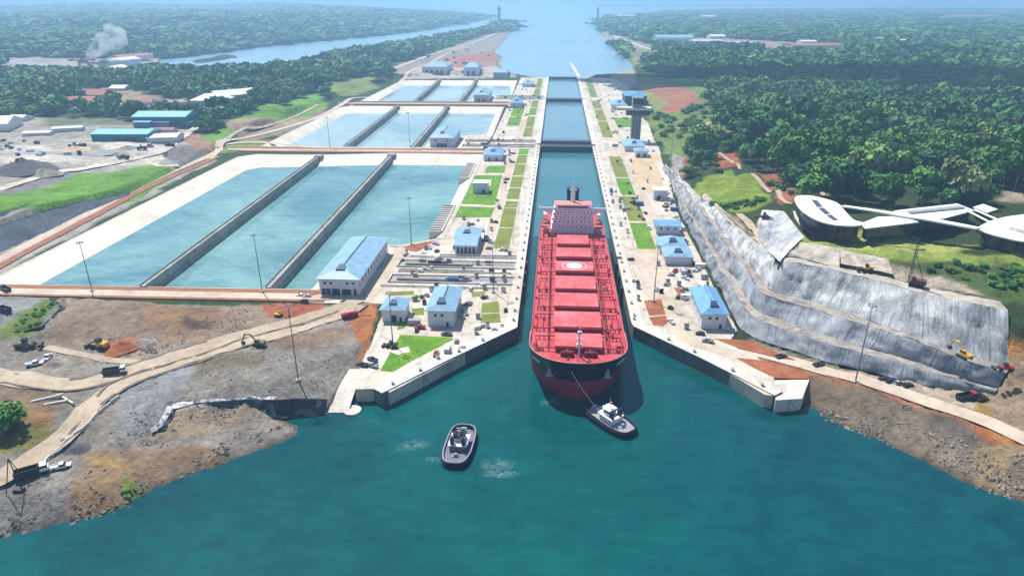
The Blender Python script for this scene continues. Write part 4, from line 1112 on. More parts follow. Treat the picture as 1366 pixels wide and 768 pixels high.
# edge railing
m = MB()
for sd in (-1, 1):
    rl = [(sd * (hull_w(s_, 18) - .3), s_, 0) for s_ in np.arange(18, 207, 4.5)]
    m.tube([(x, y, 19.5) for x, y, _ in rl], .07, 4); m.tube([(x, y, 18.95) for x, y, _ in rl], .05, 4)
    for x, y, _ in rl: m.tube([(x, y, 18.2), (x, y, 19.5)], .06, 4)
m.build('railing', M['pink'], ship)
# forecastle gear
for sd in (-1, 1):
    w_ = MB()
    w_.tube([(sd * 2.2, 4.6, 19.3), (sd * 7.4, 4.6, 19.3)], .95, 10); w_.tube([(sd * 3.1, 4.6, 19.3), (sd * 3.5, 4.6, 19.3)], 1.45, 12); w_.tube([(sd * 5.6, 4.6, 19.3), (sd * 6.0, 4.6, 19.3)], 1.45, 12)
    w_.box(min(sd * 2, sd * 7.6), max(sd * 2, sd * 7.6), 3.8, 6.0, 18, 18.7); w_.box(sd * 4.6 - .5, sd * 4.6 + .5, 5.4, 6.9, 18, 20)
    w_.tube([(sd * 4, 3.2, 18.3), (sd * 4.6, .5, 18.4)], .28, 5)
    w_.build('windlass', M['dark_red'], ship)
m = MB(); m.tube([(0, 4.5, 18), (0, 4.5, 31)], [.45, .22], 7); m.box(-1.6, 1.6, 4.3, 4.7, 26, 26.25); m.tube([(0, 4.5, 24), (0, 6.2, 18)], .15, 5); m.box(-.8, .8, 4.0, 5.2, 28.2, 29.4)
m.build('foremast', M['ship_white_shaded'], ship)
m = MB(); m.box(-1.0, 1.0, 6.6, 7.6, 20.9, 22.4); m.box(-.5, .5, 6.9, 7.3, 22.4, 23.2); m.build('light_stand', M['white'], ship)
# accommodation block
AY = 163.0
def tier(x, y0, y1, z0, z1, mat, name='accommodation'):
    m = MB(); m.box(-x, x, AY + y0, AY + y1, z0, z1); return m.build(name, mat, ship)
acc = tier(13.4, 0, 17, 18, 21, M['ship_white_shaded'])
for k, (x, z) in enumerate([(12.8, 21), (12.3, 24), (11.8, 27), (11.2, 30)]):
    m = MB(); m.box(-x, x, AY + .25 * k, AY + 15, z, z + 2.98 - .28); m.box(-x - .5, x + .5, AY - .2 + .25 * k, AY + 15.6, z + 2.7, z + 2.98)
    a_ = m.build('accommodation', M['ship_white_shaded'], ship)
    for j in range(9):
        w_ = MB(); xx = -x + 1.8 + j * (2 * x - 3.6) / 8
        w_.box(xx - .38, xx + .38, AY + .25 * k - .06, AY + .25 * k, z + 1.1, z + 1.9); w_.build('cabin_window', M['glass'], a_)
br = MB(); br.box(-20.6, 20.6, AY + 1, AY + 5.2, 33.0, 33.35); br.box(-20.6, 20.6, AY + .9, AY + 1.1, 33.35, 34.3); br.box(-20.7, -20.5, AY + 1, AY + 5.2, 33.35, 34.3); br.box(20.5, 20.7, AY + 1, AY + 5.2, 33.35, 34.3)
for sd in (-1, 1): br.prism([(sd * 13, AY + 1.6), (sd * 20, AY + 2.2), (sd * 20, AY + 3.8), (sd * 13, AY + 4.6)], [29.5, 32.5, 32.5, 29.5], [33, 33, 33, 33])
brd = br.build('bridge_wing', M['ship_white_shaded'], ship)
wh = MB(); wh.prism([(-9.5, AY + .4), (9.5, AY + .4), (11, AY + 3), (11, AY + 9), (-11, AY + 9), (-11, AY + 3)], 33.35, 36.0)
who = wh.build('wheelhouse', M['ship_white_shaded'], ship)
m = MB(); m.box(-9.2, 9.2, AY + .28, AY + .4, 34.4, 35.4); m.build('bridge_window', M['glass'], who)
m = MB(); m.prism([(-10.2, AY), (10.2, AY), (11.6, AY + 3), (11.6, AY + 10), (-11.6, AY + 10), (-11.6, AY + 3)], 36.0, 36.4); m.build('bridge_roof', M['pink'], ship)
for sd in (-1, 1):
    m = MB(); m.box(sd * 2.6 - 1.1, sd * 2.6 + 1.1, AY + 12, AY + 15, 30, 41.5); m.box(sd * 2.6 - 1.25, sd * 2.6 + 1.25, AY + 11.8, AY + 15.2, 41.5, 43.4)
    m.build('funnel', [M['ship_black']], ship)
m = MB(); m.tube([(0, AY + 8, 36.4), (0, AY + 8, 49)], [1.3, .4], 7); m.box(-2.6, 2.6, AY + 7.8, AY + 8.2, 43.6, 44.0); m.box(-1.4, 1.4, AY + 7.7, AY + 8.3, 41.2, 41.6); m.box(-1.5, 1.5, AY + 7.2, AY + 7.6, 44.6, 45.0)
m.build('radar_mast', M['white'], ship)
m = MB()
for sd in (-1, 1):
    for yy in (166, 174, 182): m.box(sd * 17 - 1.5, sd * 17 + 1.5, yy - 1, yy + 1, 18, 19.8)
m.box(-18, -14.2, AY - .3, AY + .1, 18, 21.3); m.box(14.2, 18, AY - .3, AY + .1, 18, 21.3)
m.build('poop_bulwark', M['pink'], ship)
for sd in (-1, 1):
    bt = MB(); bt.prism([(sd * 16.2, 184), (sd * 18.4, 184), (sd * 18.4, 191), (sd * 17.3, 193), (sd * 16.2, 191)], 22, 24.0); bt.build('lifeboat', M['ship_white_shaded'], ship)
# ------------------------------------------------------------------ tugs
M['tug_hull'] = plain('tug_hull_blue', (0.03, 0.04, 0.10), 0.5, 0.2, .5)
M['tug_deck'] = plain('tug_deck_grey', (0.16, 0.16, 0.22), 0.7, 0.2, .6)
M['tug_white'] = plain('tug_white', (0.78, 0.78, 0.80), 0.5, 0.08, .6)
M['tug_fender'] = plain('fender_rubber', (0.012, 0.012, 0.018), 0.85, 0.2, 1.)
M['fender_grey'] = plain('worn_fender_edge', (0.30, 0.30, 0.36), 0.8, 0.2, 1.)
def tug_outline(L, B, n=26, sc=1.0):
    out = []
    for k in range(n):
        a = 2 * math.pi * k / n
        c, s_ = math.cos(a), math.sin(a)
        x = B / 2 * math.copysign(abs(c) ** .55, c); y = L / 2 * math.copysign(abs(s_) ** .62, s_)
        if y < -L * .3: x *= .97
        out.append((x * sc, y * sc))
    return out
def make_tug(label, loc, rz, deckmat, light):
    t_ = thing('tugboat', label, 'tugboat', loc, rz, 'tugs working at the lock entrance')
    L, B = 27.5, 12.2
    o = tug_outline(L, B)
    m = MB(); n = len(o)
    lv = [(-2, .80), (0, .93), (1.4, .985), (2.9, 1.0)]
    for zi, (z, s_) in enumerate(lv):
        for x, y in o: m.v.append((x * s_, y * s_, z + (0.9 * max(0, (y / L) * 2 - .2) if zi == 3 else 0)))
    for zi in range(3):
        for k in range(n):
            m.f.append((zi * n + k, zi * n + (k + 1) % n, (zi + 1) * n + (k + 1) % n, (zi + 1) * n + k)); m.m.append(0)
    m.build('hull', M['tug_hull'], t_)
    m = MB(); m.poly([(x * .985, y * .985, 2.05) for x, y in o]); m.build('deck', deckmat, t_)
    m = MB(); q = [(x * .99, y * .99, 2.95 + .9 * max(0, y / L * 2 - .2)) for x, y in o]; m.tube(q + q[:1], .24 if light else .38, 6, False); m.build('bulwark_rail', M['tug_hull'] if light else M['fender_grey'], t_)
    m = MB(); q = [(x * 1.0, y * 1.0, 1.9) for x, y in o]; m.tube(q + q[:1], .8, 7, False); m.build('fender', M['tug_fender'], t_)
    m = MB()
    for k in range(-3, 4): m.tube([(k * 1.35 - .01, L / 2 - .2 - abs(k) * .30, 1.2), (k * 1.35 + .01, L / 2 - .2 - abs(k) * .30, 2.9)], .7, 8)
    m.build('bow_fender', M['tug_fender'], t_)
    m = MB(); m.prism([(-3.6, -4.5), (3.6, -4.5), (3.6, 3.6), (2.2, 5.2), (-2.2, 5.2), (-3.6, 3.6)], 2.05, 4.7); dh = m.build('deckhouse', M['tug_white'] if light else M['tug_deck'], t_)
    for sd in (-1, 1):
        for yy in (-3, -1, 1, 3):
            w_ = MB(); w_.tube([(sd * 3.58, yy, 3.6), (sd * 3.66, yy, 3.6)], .35, 8); w_.build('porthole', M['glass'], dh)
    m = MB(); m.box(-4.2, 4.2, -4.8, 4.6, 4.7, 4.9); m.build('boat_deck', M['tug_white'], t_)
    m = MB(); m.prism([(-2.4, -1.2), (2.4, -1.2), (2.7, 2.0), (1.6, 3.6), (-1.6, 3.6), (-2.7, 2.0)], 4.9, 6.1)
    m.prism([(-2.2, -1.0), (2.2, -1.0), (2.4, 1.9), (1.5, 3.3), (-1.5, 3.3), (-2.4, 1.9)], 7.3, 7.5)
    whs = m.build('wheelhouse', M['tug_white'], t_)
    m = MB(); m.prism([(-2.25, -1.05), (2.25, -1.05), (2.5, 1.95), (1.55, 3.4), (-1.55, 3.4), (-2.5, 1.95)], 6.1, 7.3); m.build('wheelhouse_window', M['glass'], whs)
    m = MB(); m.prism([(-2.7, -1.5), (2.7, -1.5), (2.9, 2.1), (1.8, 3.9), (-1.8, 3.9), (-2.9, 2.1)], 7.5, 7.75); m.build('wheelhouse_roof', M['tug_white'] if light else M['tug_fender'], t_)
    for sd in (-1, 1):
        m = MB(); m.box(sd * 2.5 - .7, sd * 2.5 + .7, -4.2, -2.4, 4.9, 8.2); m.tube([(sd * 2.5, -3.4, 8.2), (sd * 2.5, -3.8, 9.2)], .3, 7); m.build('funnel', M['tug_hull'], t_)
    m = MB(); m.tube([(0, .6, 7.7), (0, .6, 13.0)], [.2, .08], 6); m.box(-1.3, 1.3, .5, .7, 10.4, 10.6); m.box(-.8, .8, .2, .5, 9.2, 9.4); m.tube([(0, .6, 9.5), (0, -1.2, 7.7)], .09, 5); m.build('mast', M['white'], t_)
    m = MB(); m.tube([(-1.4, 8.0, 3.1), (1.4, 8.0, 3.1)], .9, 10); m.tube([(-1.6, 8, 3.1), (-1.4, 8, 3.1)], 1.25, 10); m.tube([(1.4, 8, 3.1), (1.6, 8, 3.1)], 1.25, 10); m.box(-2, 2, 7.2, 9.4, 2.05, 2.6); m.build('winch', M['steel'], t_)
    m = MB(); m.tube([(-1, 10.8, 2), (-1, 10.8, 3.8), (1, 10.8, 3.8), (1, 10.8, 2)], .28, 6); m.build('tow_staple', M['white'], t_)
    m = MB(); m.tube([(-.8, -8, 2.9), (.8, -8, 2.9)], .8, 10); m.box(-1.3, 1.3, -9, -7.2, 2.05, 2.5); m.build('winch', M['steel'], t_)
    m = MB()
    for sd in (-1, 1):
        for yy in np.arange(-4.6, 4.7, 1.5): m.tube([(sd * 4.1, yy, 4.9), (sd * 4.1, yy, 5.9)], .05, 4)
        m.tube([(sd * 4.1, -4.6, 5.9), (sd * 4.1, 4.4, 5.9)], .06, 4)
    m.build('railing', M['white'], t_)
    t_.scale = (.84, .84, .84)
    return t_
pl = P(613, 594, 1.5); make_tug('dark grey tug floating alone in open water left of the ship\'s bow', (pl[0], pl[1], 0), math.radians(-4), M['tug_deck'], False)
pq = P(814, 559, 1.5); ang_t = math.atan2(P(785, 541, 2)[1] - P(845, 580, 2)[1], P(785, 541, 2)[0] - P(845, 580, 2)[0]) - math.pi / 2
tugR = make_tug('white and navy tug tied to the red ship\'s bow by a tow rope', (pq[0], pq[1], 0), ang_t, M['fender_grey'], True)
# tow rope
def tow():
    a = Vector((11.7 - 4.5, 244 + stem(16) + 1.7, 16.5)); b = Matrix.Rotation(ang_t, 4, 'Z') @ Vector((0, 9.07, 3.1)) + Vector((pq[0], pq[1], 0))
    pts = []
    for k in range(17):
        u = k / 16; p = a.lerp(b, u); p.z -= 1.6 * 4 * u * (1 - u) * .5; pts.append(p)
    m = MB(); m.tube(pts, .13, 5)
    tag(m.build('tow_rope', M['rope']), 'pale tow rope slung from the ship\'s bow down to the white tug', 'rope')
M['rope'] = plain('rope', (0.6, 0.58, 0.55), 0.8, 0.1, 1.)
tow()
# churned water by the tugs: foam rings
M['foam'] = None
t = NT('foam')
n = t.noise(t.pos(), 0.45, 8., 0.8, 1.5)
al = t.ramp(n, [(0.46, (0, 0, 0)), (0.68, (0.26, 0.26, 0.26))])
t.base((0.62, 0.78, 0.78)); t.rough(0.6); t.l.new(al, t.b.inputs['Alpha']); M['foam'] = t.m
def foam_ring(cx_, cy_, r0, r1, a0, a1, n=28):
    m = MB()
    for k in range(n):
        A = a0 + (a1 - a0) * k / n; B_ = a0 + (a1 - a0) * (k + 1) / n
        m.quad(*[(cx_ + r * math.cos(a) * 1.0, cy_ + r * math.sin(a), 0.035 + .004 * (r0 % 3)) for r, a in ((r0, A), (r1, A), (r1, B_), (r0, B_))])
    o = m.build('foam', M['foam']); o['kind'] = 'stuff'
def wash(px, py, w, d, rz, seed):
    """a soft patch of churned water: feathered by a noise-free fall-off towards its own edge"""
    x, y = P(px, py, 0); m = MB(); n = 26; r_ = random.Random(seed)
    prof = [r_.uniform(.7, 1.15) for _ in range(n)]
    ring = lambda k, q: (w * q * prof[k % n] * math.cos(2 * math.pi * k / n), d * q * prof[k % n] * math.sin(2 * math.pi * k / n), 0)
    for k in range(n):
        for q0, q1 in ((0, .35), (.35, .7), (.7, 1)):
            if q0 == 0: m.poly([(0, 0, 0), ring(k, q1), ring(k + 1, q1)])
            else: m.quad(ring(k, q0), ring(k, q1), ring(k + 1, q1), ring(k + 1, q0))
    o = m.build('foam', M['foam'], None, (x, y, .03 + .003 * seed), rz); o['kind'] = 'stuff'
    at = o.data.color_attributes.new('edge', 'FLOAT_COLOR', 'POINT')
    for i, v in enumerate(o.data.vertices):
        q = math.hypot(v.co.x / w, v.co.y / d); f = max(0, 1 - q / .95) ** .7; at.data[i].color = (f, f, f, 1)
t = NT('wash')
e = t.add('ShaderNodeVertexColor', layer_name='edge'); nz_ = t.noise(t.pos(), 0.42, 8., 0.75, 1.2)
al = t.ramp(nz_, [(0.42, (0, 0, 0)), (0.72, (0.42, 0.42, 0.42))])
t.base((0.45, 0.68, 0.70)); t.rough(.6); t.l.new(t.mix(al, e.outputs[0], 1.0, 'MULTIPLY'), t.b.inputs['Alpha']); M['foam'] = t.m
wash(663, 620, 7.5, 5, 0, 1); wash(552, 593, 7, 4, .2, 2); wash(577, 612, 4, 2, 0, 3); wash(735, 535, 7, 3, .6, 4); wash(668, 632, 8, 3, .1, 6)
# ------------------------------------------------------------------ buildings
M['roof_blue'] = ribbed('blue_roof_sheet', (0.25, 0.43, 0.60), 0.9, 1, 0.45, 0.1)
M['roof_blue_x'] = ribbed('blue_roof_sheet_across', (0.25, 0.43, 0.60), 0.9, 0, 0.45, 0.1)
M['roof_deep'] = ribbed('deep_blue_roof_sheet', (0.17, 0.38, 0.62), 0.9, 1, 0.45, 0.1)
M['roof_teal'] = ribbed('teal_roof_sheet', (0.20, 0.50, 0.52), 1.6, 0, 0.45, 0.1)
M['roof_pale'] = ribbed('pale_roof_sheet', (0.62, 0.62, 0.60), 1.2, 0, 0.5, 0.1)
M['roof_tile'] = plain('clay_roof', (0.38, 0.16, 0.12), 0.8, 0.25, 0.3)
M['wall_lilac'] = plain('pale_wall', (0.66, 0.67, 0.74), 0.8, 0.08, 0.2)
M['wall_blue'] = plain('blue_wall', (0.10, 0.28, 0.46), 0.7, 0.15, 0.2)
M['wall_teal'] = plain('teal_wall', (0.03, 0.20, 0.27), 0.7, 0.15, 0.2)
M['navy'] = plain('navy_louvre', (0.02, 0.045, 0.13), 0.6, 0.15, 0.4)
M['door'] = plain('door_dark', (0.05, 0.06, 0.09), 0.5, 0.15, 0.4)

def building(name, label, x0, x1, y0, y1, eave, ridge, roofm, wallm, zb=6.0, over=1.1, windows=(), doors=(), vent=True, side_windows=0, hip=True, cat='building', group=None, ridge_axis='Y', band=None, cap=True):
    cx, cy_ = (x0 + x1) / 2, (y0 + y1) / 2; w, d = (x1 - x0) / 2, (y1 - y0) / 2
    t_ = thing(name, label, cat, (cx, cy_, zb), 0, group)
    eh, rh = eave - zb, ridge - zb
    m = MB(); m.box(-w, w, -d, d, -.6, eh); wl_ = m.build('wall', wallm, t_)
    m = MB(); W, D = w + over, d + over; e0 = eh + .02
    if ridge_axis == 'Y':
        hy = min(D * .55, W * .75) if hip else 0
        a, b = (0, -D + hy, rh), (0, D - hy, rh)
        c = [(-W, -D, e0), (W, -D, e0), (W, D, e0), (-W, D, e0)]
        m.quad(c[1], c[2], b, a); m.quad(c[3], c[0], a, b)
        m.poly([c[0], c[1], a]); m.poly([c[2], c[3], b])
    else:
        hx = min(W * .55, D * .75) if hip else 0
        a, b = (-W + hx, 0, rh), (W - hx, 0, rh)
        c = [(-W, -D, e0), (W, -D, e0), (W, D, e0), (-W, D, e0)]
        m.quad(c[0], c[1], b, a); m.quad(c[2], c[3], a, b)
        m.poly([c[1], c[2], b]); m.poly([c[3], c[0], a])
    m.poly([(p[0], p[1], e0 - .25) for p in c[::-1]])
    for i in range(4):
        p, q = c[i], c[(i + 1) % 4]; m.quad((p[0], p[1], e0 - .25), (q[0], q[1], e0 - .25), q, p)
    rf = m.build('roof', roofm, t_)
    if cap and ridge_axis == 'Y':
        m = MB(); m.box(-.55, .55, a[1] + 1.5, b[1], rh - .3, rh + .55); m.build('ridge_cap', roofm, rf)
    if vent and ridge_axis == 'Y':
        vw = min(2.6, W * .3); hy = max(hy, 1); vy = a[1] - .25 * hy; zt = rh + .1
        zlow = e0 + (rh - e0) * .72
        m = MB(); m.prism([(-vw, a[1] - hy * .32), (vw, a[1] - hy * .32), (vw * .6, a[1] + 2.0), (-vw * .6, a[1] + 2.0)], [zlow, zlow, rh - .5, rh - .5], [zlow + .5, zlow + .5, rh + .75, rh + .75])
        m.build('roof_vent', M['navy'], rf)
    # openings: (u along front 0..1, z0, z1, width)
    for (u, za, zb_, ww) in windows:
        m = MB(); xx = -w + 2 * w * u; m.box(xx - ww / 2, xx + ww / 2, -d - .08, -d + .02, za, zb_)
        wn_ = m.build('window', M['glass'], t_)
        m = MB(); m.box(xx - ww / 2 - .12, xx + ww / 2 + .12, -d - .16, -d - .02, za - .18, za - .02); m.build('sill', M['white'], wn_)
    for (u, h_, ww) in doors:
        m = MB(); xx = -w + 2 * w * u; m.box(xx - ww / 2, xx + ww / 2, -d - .07, -d + .02, 0.02, h_); m.build('door', M['door'], t_)
    for sx in ((1, -1) if side_windows else ()):
        for k in range(side_windows):
            yy = -d + (k + .5) * 2 * d / side_windows
            m = MB(); m.box(sx * w - .04, sx * w + .07, yy - .8, yy + .8, eh * .45, eh * .75)
            m.build('window', M['glass'], t_)
    if band:
        m = MB(); m.box(-w - .06, w + .06, -d - .06, d + .06, band[0], band[1]); m.build('wall_band', band[2], t_)
    return t_
# left of the lock
building('machinery_hall', 'long pale machinery hall with large blue roof at the corner of the nearest basin', -125, -103.6, 331, 398, 15.6, 19.5, M['roof_blue'], M['wall_lilac'],
         windows=[(.15, 6.2, 7.4, 1.6), (.3, 6.2, 7.4, 1.6), (.72, 6.2, 7.4, 1.4), (.87, 6.2, 7.4, 1.4)], doors=[(.1, 3.6, 2.2), (.22, 3.6, 2.2), (.36, 3.6, 2.2), (.46, 3.6, 2.2), (.9, 3.6, 1.4), (.68, 3.4, 5.0)], side_windows=11, over=1.4)
building('machinery_building', 'tall pale building with hipped blue roof behind the front lawn by the left approach wall', -60, -47.2, 296.5, 324, 14.6, 18, M['roof_blue'], M['wall_lilac'],
         windows=[(.3, 5.2, 6.6, 1.3), (.55, 5.2, 6.6, 1.3)], doors=[(.75, 2.6, 1.2)], side_windows=5)
building('machinery_building', 'small square blue roofed hut between the red earth slope and the taller blue roofed building', -83.5, -72.6, 300, 313, 12.6, 15.4, M['roof_blue'], M['wall_lilac'], doors=[(.55, 3.6, 2.6), (.85, 2.6, 1.2)], cap=False)
gb = building('machinery_building', 'two-roofed blue building left of the lock just behind the pipe trenches', -63, -48, 412, 431, 12.5, 15, M['roof_blue'], M['wall_lilac'], cap=False)
m = MB(); m.box(4.2 - 10, 7.6, -22.5, -9.6, -.6, 5.4)
m.build('wing_wall', M['wall_lilac'], gb)
m = MB(); m.prism([(-6.6, -23.6), (8.4, -23.6), (8.4, -9.0), (-6.6, -9.0)], [5.42, 5.42, 7.4, 7.4], [5.7, 5.7, 7.7, 7.7]); m.build('wing_roof', M['roof_blue_x'], gb)
for k in range(5):
    m = MB(); m.box(-4.6 + k * 2.5, -3.2 + k * 2.5, -22.6, -22.45, .1, 4.2); m.build('door', M['door'], gb)
t_ = thing('white_kiosk', 'small white flat roofed block standing on the green lawn beside the basin', 'building', (-60.5, 547, 6))
m = MB(); m.box(-6.2, 6.2, -5, 5, -.5, 8.2); m.build('wall', M['wall_lilac'], t_)
m = MB(); m.box(-6.5, 6.5, -5.3, 5.3, 8.2, 8.7); m.build('roof', M['white'], t_)
m = MB(); m.box(1.5, 4, -5.06, -4.98, 0.1, 3); m.build('door', M['door'], t_)
building('machinery_building', 'small bright blue roofed building just in front of the second pair of pipe trenches', -70, -52, 662, 690, 12, 15.5, M['roof_deep'], M['wall_lilac'], cap=False, doors=[(.3, 3, 2), (.7, 3, 2)])
building('machinery_hall', 'pale blue roofed hall at the near right corner of the middle water basin', -134, -109, 725, 782, 16, 21, M['roof_blue'], M['wall_lilac'],
         windows=[(.25, 6, 7.5, 2), (.75, 6, 7.5, 2)], doors=[(.35, 4, 3), (.5, 4, 3), (.65, 4, 3)], side_windows=7)
building('machinery_hall', 'pale blue roofed hall at the near right corner of the farthest water basin', -127, -104, 1070, 1130, 16, 21, M['roof_blue'], M['wall_lilac'], doors=[(.35, 4, 3), (.65, 4, 3)], side_windows=5)
building('machinery_building', 'small blue green roofed building beside the lawn left of the middle chamber', -66, -50, 1010, 1045, 13, 17, M['roof_deep'], M['wall_lilac'], cap=False)
building('machinery_building', 'grey blue roofed shed at the far left end of the lock near the lake', -62, -42, 1260, 1300, 12, 15, M['roof_blue'], M['wall_lilac'], cap=False)
# basin corner concrete pads for the two far halls
flat('apron', [(-140, 717), (-100, 719), (-78, 722), (-74, 800), (-100, 796), (-106, 790), (-140, 788)], 5.95, M['conc'], 6.5)
flat('apron', [(-132, 1066), (-72, 1070), (-72, 1140), (-132, 1136)], 5.95, M['conc'], 6.5)
# far blue sheds near the lake
building('lakeside_shed', 'widest of three far pale blue sheds on the bare red strip by the lake', *[P(563, 100, 6)[0], P(596, 100, 6)[0], P(580, 100, 6)[1], P(580, 100, 6)[1] + 90], 22, 28, M['roof_blue'], M['wall_lilac'], vent=False, ridge_axis='X', group='far sheds by the lake', doors=[(.2, 9, 5), (.4, 9, 5), (.6, 9, 5), (.8, 9, 5)])
building('lakeside_shed', 'middle of three far pale blue sheds on the bare red strip by the lake', *[P(619, 101, 6)[0], P(637, 101, 6)[0], P(628, 101, 6)[1], P(628, 101, 6)[1] + 90], 22, 28, M['roof_blue'], M['wall_lilac'], vent=False, ridge_axis='X', group='far sheds by the lake', doors=[(.3, 9, 5), (.7, 9, 5)])
building('lakeside_shed', 'far pale blue shed nearest the lake water, right of two wider sheds', *[P(658, 104, 6)[0], P(676, 104, 6)[0], P(667, 104, 6)[1], P(667, 104, 6)[1] + 60], 16, 20, M['roof_blue'], M['wall_lilac'], vent=False, ridge_axis='X', group='far sheds by the lake')
# right of the lock
building('machinery_building', 'tall blue roofed building nearest the grey cut slope on the right approach', 72.6, 84.3, 302, 333, 14.2, 17.6, M['roof_deep'], M['wall_lilac'], windows=[(.32, 5, 6.5, 1.3), (.6, 5, 6.5, 1.3)], doors=[(.78, 2.6, 1.2)], side_windows=4)
b2 = building('machinery_building', 'double blue roofed low building under the cut slope, in front of the blue banded one', 67.5, 83, 388, 404, 11.3, 13.8, M['roof_blue'], M['wall_lilac'], cap=False)
building('machinery_building', 'rear half of the double blue roofed building, butted against its twin', 66.8, 82.6, 405.6, 423, 11.3, 14.4, M['roof_blue'], M['wall_lilac'], cap=False)
building('machinery_building', 'pale building with a deep blue roof stripe behind the double blue roofed one', 69.5, 85, 445, 458, 12.2, 13.6, M['roof_deep'], M['wall_lilac'], vent=False, ridge_axis='X', hip=False, windows=[(.2, 3.4, 4.8, 1.4), (.5, 3.4, 4.8, 1.4), (.8, 3.4, 4.8, 1.4)])
t_ = thing('white_kiosk', 'plain pale box building on the sand yard at the foot of the grey slope', 'building', (84, 537, 6))
m = MB(); m.box(-5.5, 5.5, -6, 6, -.5, 7.4); m.build('wall', M['wall_lilac'], t_)
m = MB(); m.box(-5.9, 5.9, -6.4, 6.4, 7.4, 7.9); m.build('roof', M['white'], t_)
m = MB(); m.box(-3, 0, -6.06, -5.98, 0.1, 3.4); m.build('door', M['door'], t_)
building('machinery_building', 'light blue roofed building at the foot of the control tower', 72, 92, 716, 748, 11.5, 14.5, M['roof_blue'], M['wall_lilac'], cap=False)
building('machinery_building', 'small white fronted hut with blue roof in front of the control tower', 80, 93, 688, 702, 12, 13.6, M['roof_blue'], M['white'], vent=False, cap=False, doors=[(.25, 3.6, 2.6), (.75, 3.6, 2.6)])
building('machinery_building', 'grey blue roofed building right of the middle lock chamber, behind the tower', 78, 100, 1000, 1040, 13, 17, M['roof_blue'], M['wall_lilac'], cap=False)
building('machinery_building', 'dark blue walled hall behind the control tower at the foot of the wooded hill', 98, 128, 1010, 1060, 24, 27, M['wall_blue'], M['navy'], vent=False, cap=False)
# control tower
ct = thing('control_tower', 'grey concrete control tower with a wide slab and cabin on top', 'tower', (88.5, 775, 6))
m = MB(); m.prism([(-5.2, -4.4), (5.2, -4.4), (5.2, 4.4), (-5.2, 4.4)], -1, 34); m.build('shaft', M['towerc'] if 'towerc' in M else M['conc_grey'], ct)
for sx in (-3.2, 0, 3.2):
    m = MB(); m.box(sx - .35, sx + .35, -4.52, -4.36, 4, 33); m.build('shaft_groove', M['steel_dark'], ct)
m = MB(); m.prism([(-16, -6), (-5, -8), (14, -8), (15.5, -4), (15.5, 6), (-14, 7), (-22, 5), (-22, -3)], 34, 36.6); m.build('gallery_slab', M['conc_white'], ct)
m = MB(); m.box(-12, 14, -6.2, -5.9, 28.5, 34); m.box(-12, -11.7, -6, 4, 28.5, 34); m.box(13.7, 14, -6, 4, 28.5, 34); m.build('gallery_screen', M['glass'], ct)
m = MB(); m.prism([(-5.5, -5), (5.5, -5), (5.5, 5), (-5.5, 5)], 36.6, 40); m.prism([(-6, -5.6), (6, -5.6), (6, 5.6), (-6, 5.6)], 46, 47.2); m.build('cabin', M['conc_grey'], ct)
m = MB(); m.prism([(-5.6, -5.2), (5.6, -5.2), (5.6, 5.2), (-5.6, 5.2)], 40, 46); m.build('cabin_glass', M['glass'], ct)
m = MB(); m.tube([(0, 0, 47), (0, 0, 54)], .2, 5); m.build('antenna', M['steel'], ct)
# ------------------------------------------------------------------ visitor centre on the hill
ZV, ZR = 40.6, 46.6
vc = thing('visitor_centre', 'sprawling white flat roofed visitor centre with dark glass walls on the hilltop lawn', 'building', (*P(1150, 300, ZV), ZV))
vo = Vector((*P(1150, 300, ZV), ZV))
def vroof(pts, z0=ZR, th=.6, inset=1.6, base=-1.0, glass=True):
    p = [tuple(Vector(q) - vo.xy) for q in PP(pts, z0)]
    # rounded outline
    m = MB(); m.prism(p, z0 - vo.z - th, z0 - vo.z); m.build('roof', M['roof_white'], vc)
    if glass:
        ins = offset_poly(p, -inset)
        m = MB(); m.prism(ins, base, z0 - vo.z - th); m.build('glass_wall', M['vglass'], vc)
M['roof_white'] = plain('white_membrane_roof', (0.78, 0.77, 0.74), 0.7, 0.07, 0.15)
t = NT('visitor_glass')
br_ = t.add('ShaderNodeTexBrick'); br_.inputs['Scale'].default_value = 0.35; br_.inputs['Mortar Size'].default_value = .03
br_.inputs['Color1'].default_value = (0.012, 0.018, 0.04, 1); br_.inputs['Color2'].default_value = (0.035, 0.045, 0.085, 1); br_.inputs['Mortar'].default_value = (0.07, 0.07, 0.09, 1)
t.l.new(t.coord('Object'), br_.inputs['Vector']); t.base(br_.outputs['Color']); t.rough(0.15); t.b.inputs['Specular IOR Level'].default_value = .5; M['vglass'] = t.m
def spline(pts, k=4):
    out = []; n = len(pts)
    for i in range(n):
        p0, p1, p2, p3 = (Vector(pts[(i + j - 1) % n]) for j in range(4))
        for a in range(k):
            t_ = a / k
            q = 0.5 * ((2 * p1) + (-p0 + p2) * t_ + (2 * p0 - 5 * p1 + 4 * p2 - p3) * t_ * t_ + (-p0 + 3 * p1 - 3 * p2 + p3) * t_ ** 3); out.append(tuple(q))
    return out
vroof(spline([(1060, 264), (1070, 260.5), (1088, 262), (1116, 270), (1127, 281), (1139, 293), (1152, 297), (1143, 301), (1116, 300), (1097, 296), (1080, 288), (1066, 277)]), inset=1.5)
m = MB()
for q in [[(1082, 266), (1090, 267), (1098, 276), (1090, 276)], [(1091, 277), (1099, 277), (1108, 285), (1101, 286)], [(1102, 287), (1109, 286), (1119, 294), (1112, 294)]]:
    m.prism([tuple(Vector(a) - vo.xy) for a in PP(q, ZR + .1)], ZR - vo.z - .2, ZR - vo.z + .06)
m.build('skylight', M['vglass'], vc)
vroof([(1148, 298), (1171, 289), (1204, 288.5), (1226, 296), (1155, 304.5)], ZR - .05)
vroof([(1121, 274.5), (1127, 273.5), (1225, 287), (1308, 303), (1302, 305), (1222, 290.5)], ZR + 1.2, .8, 1.2, 3.5, False)
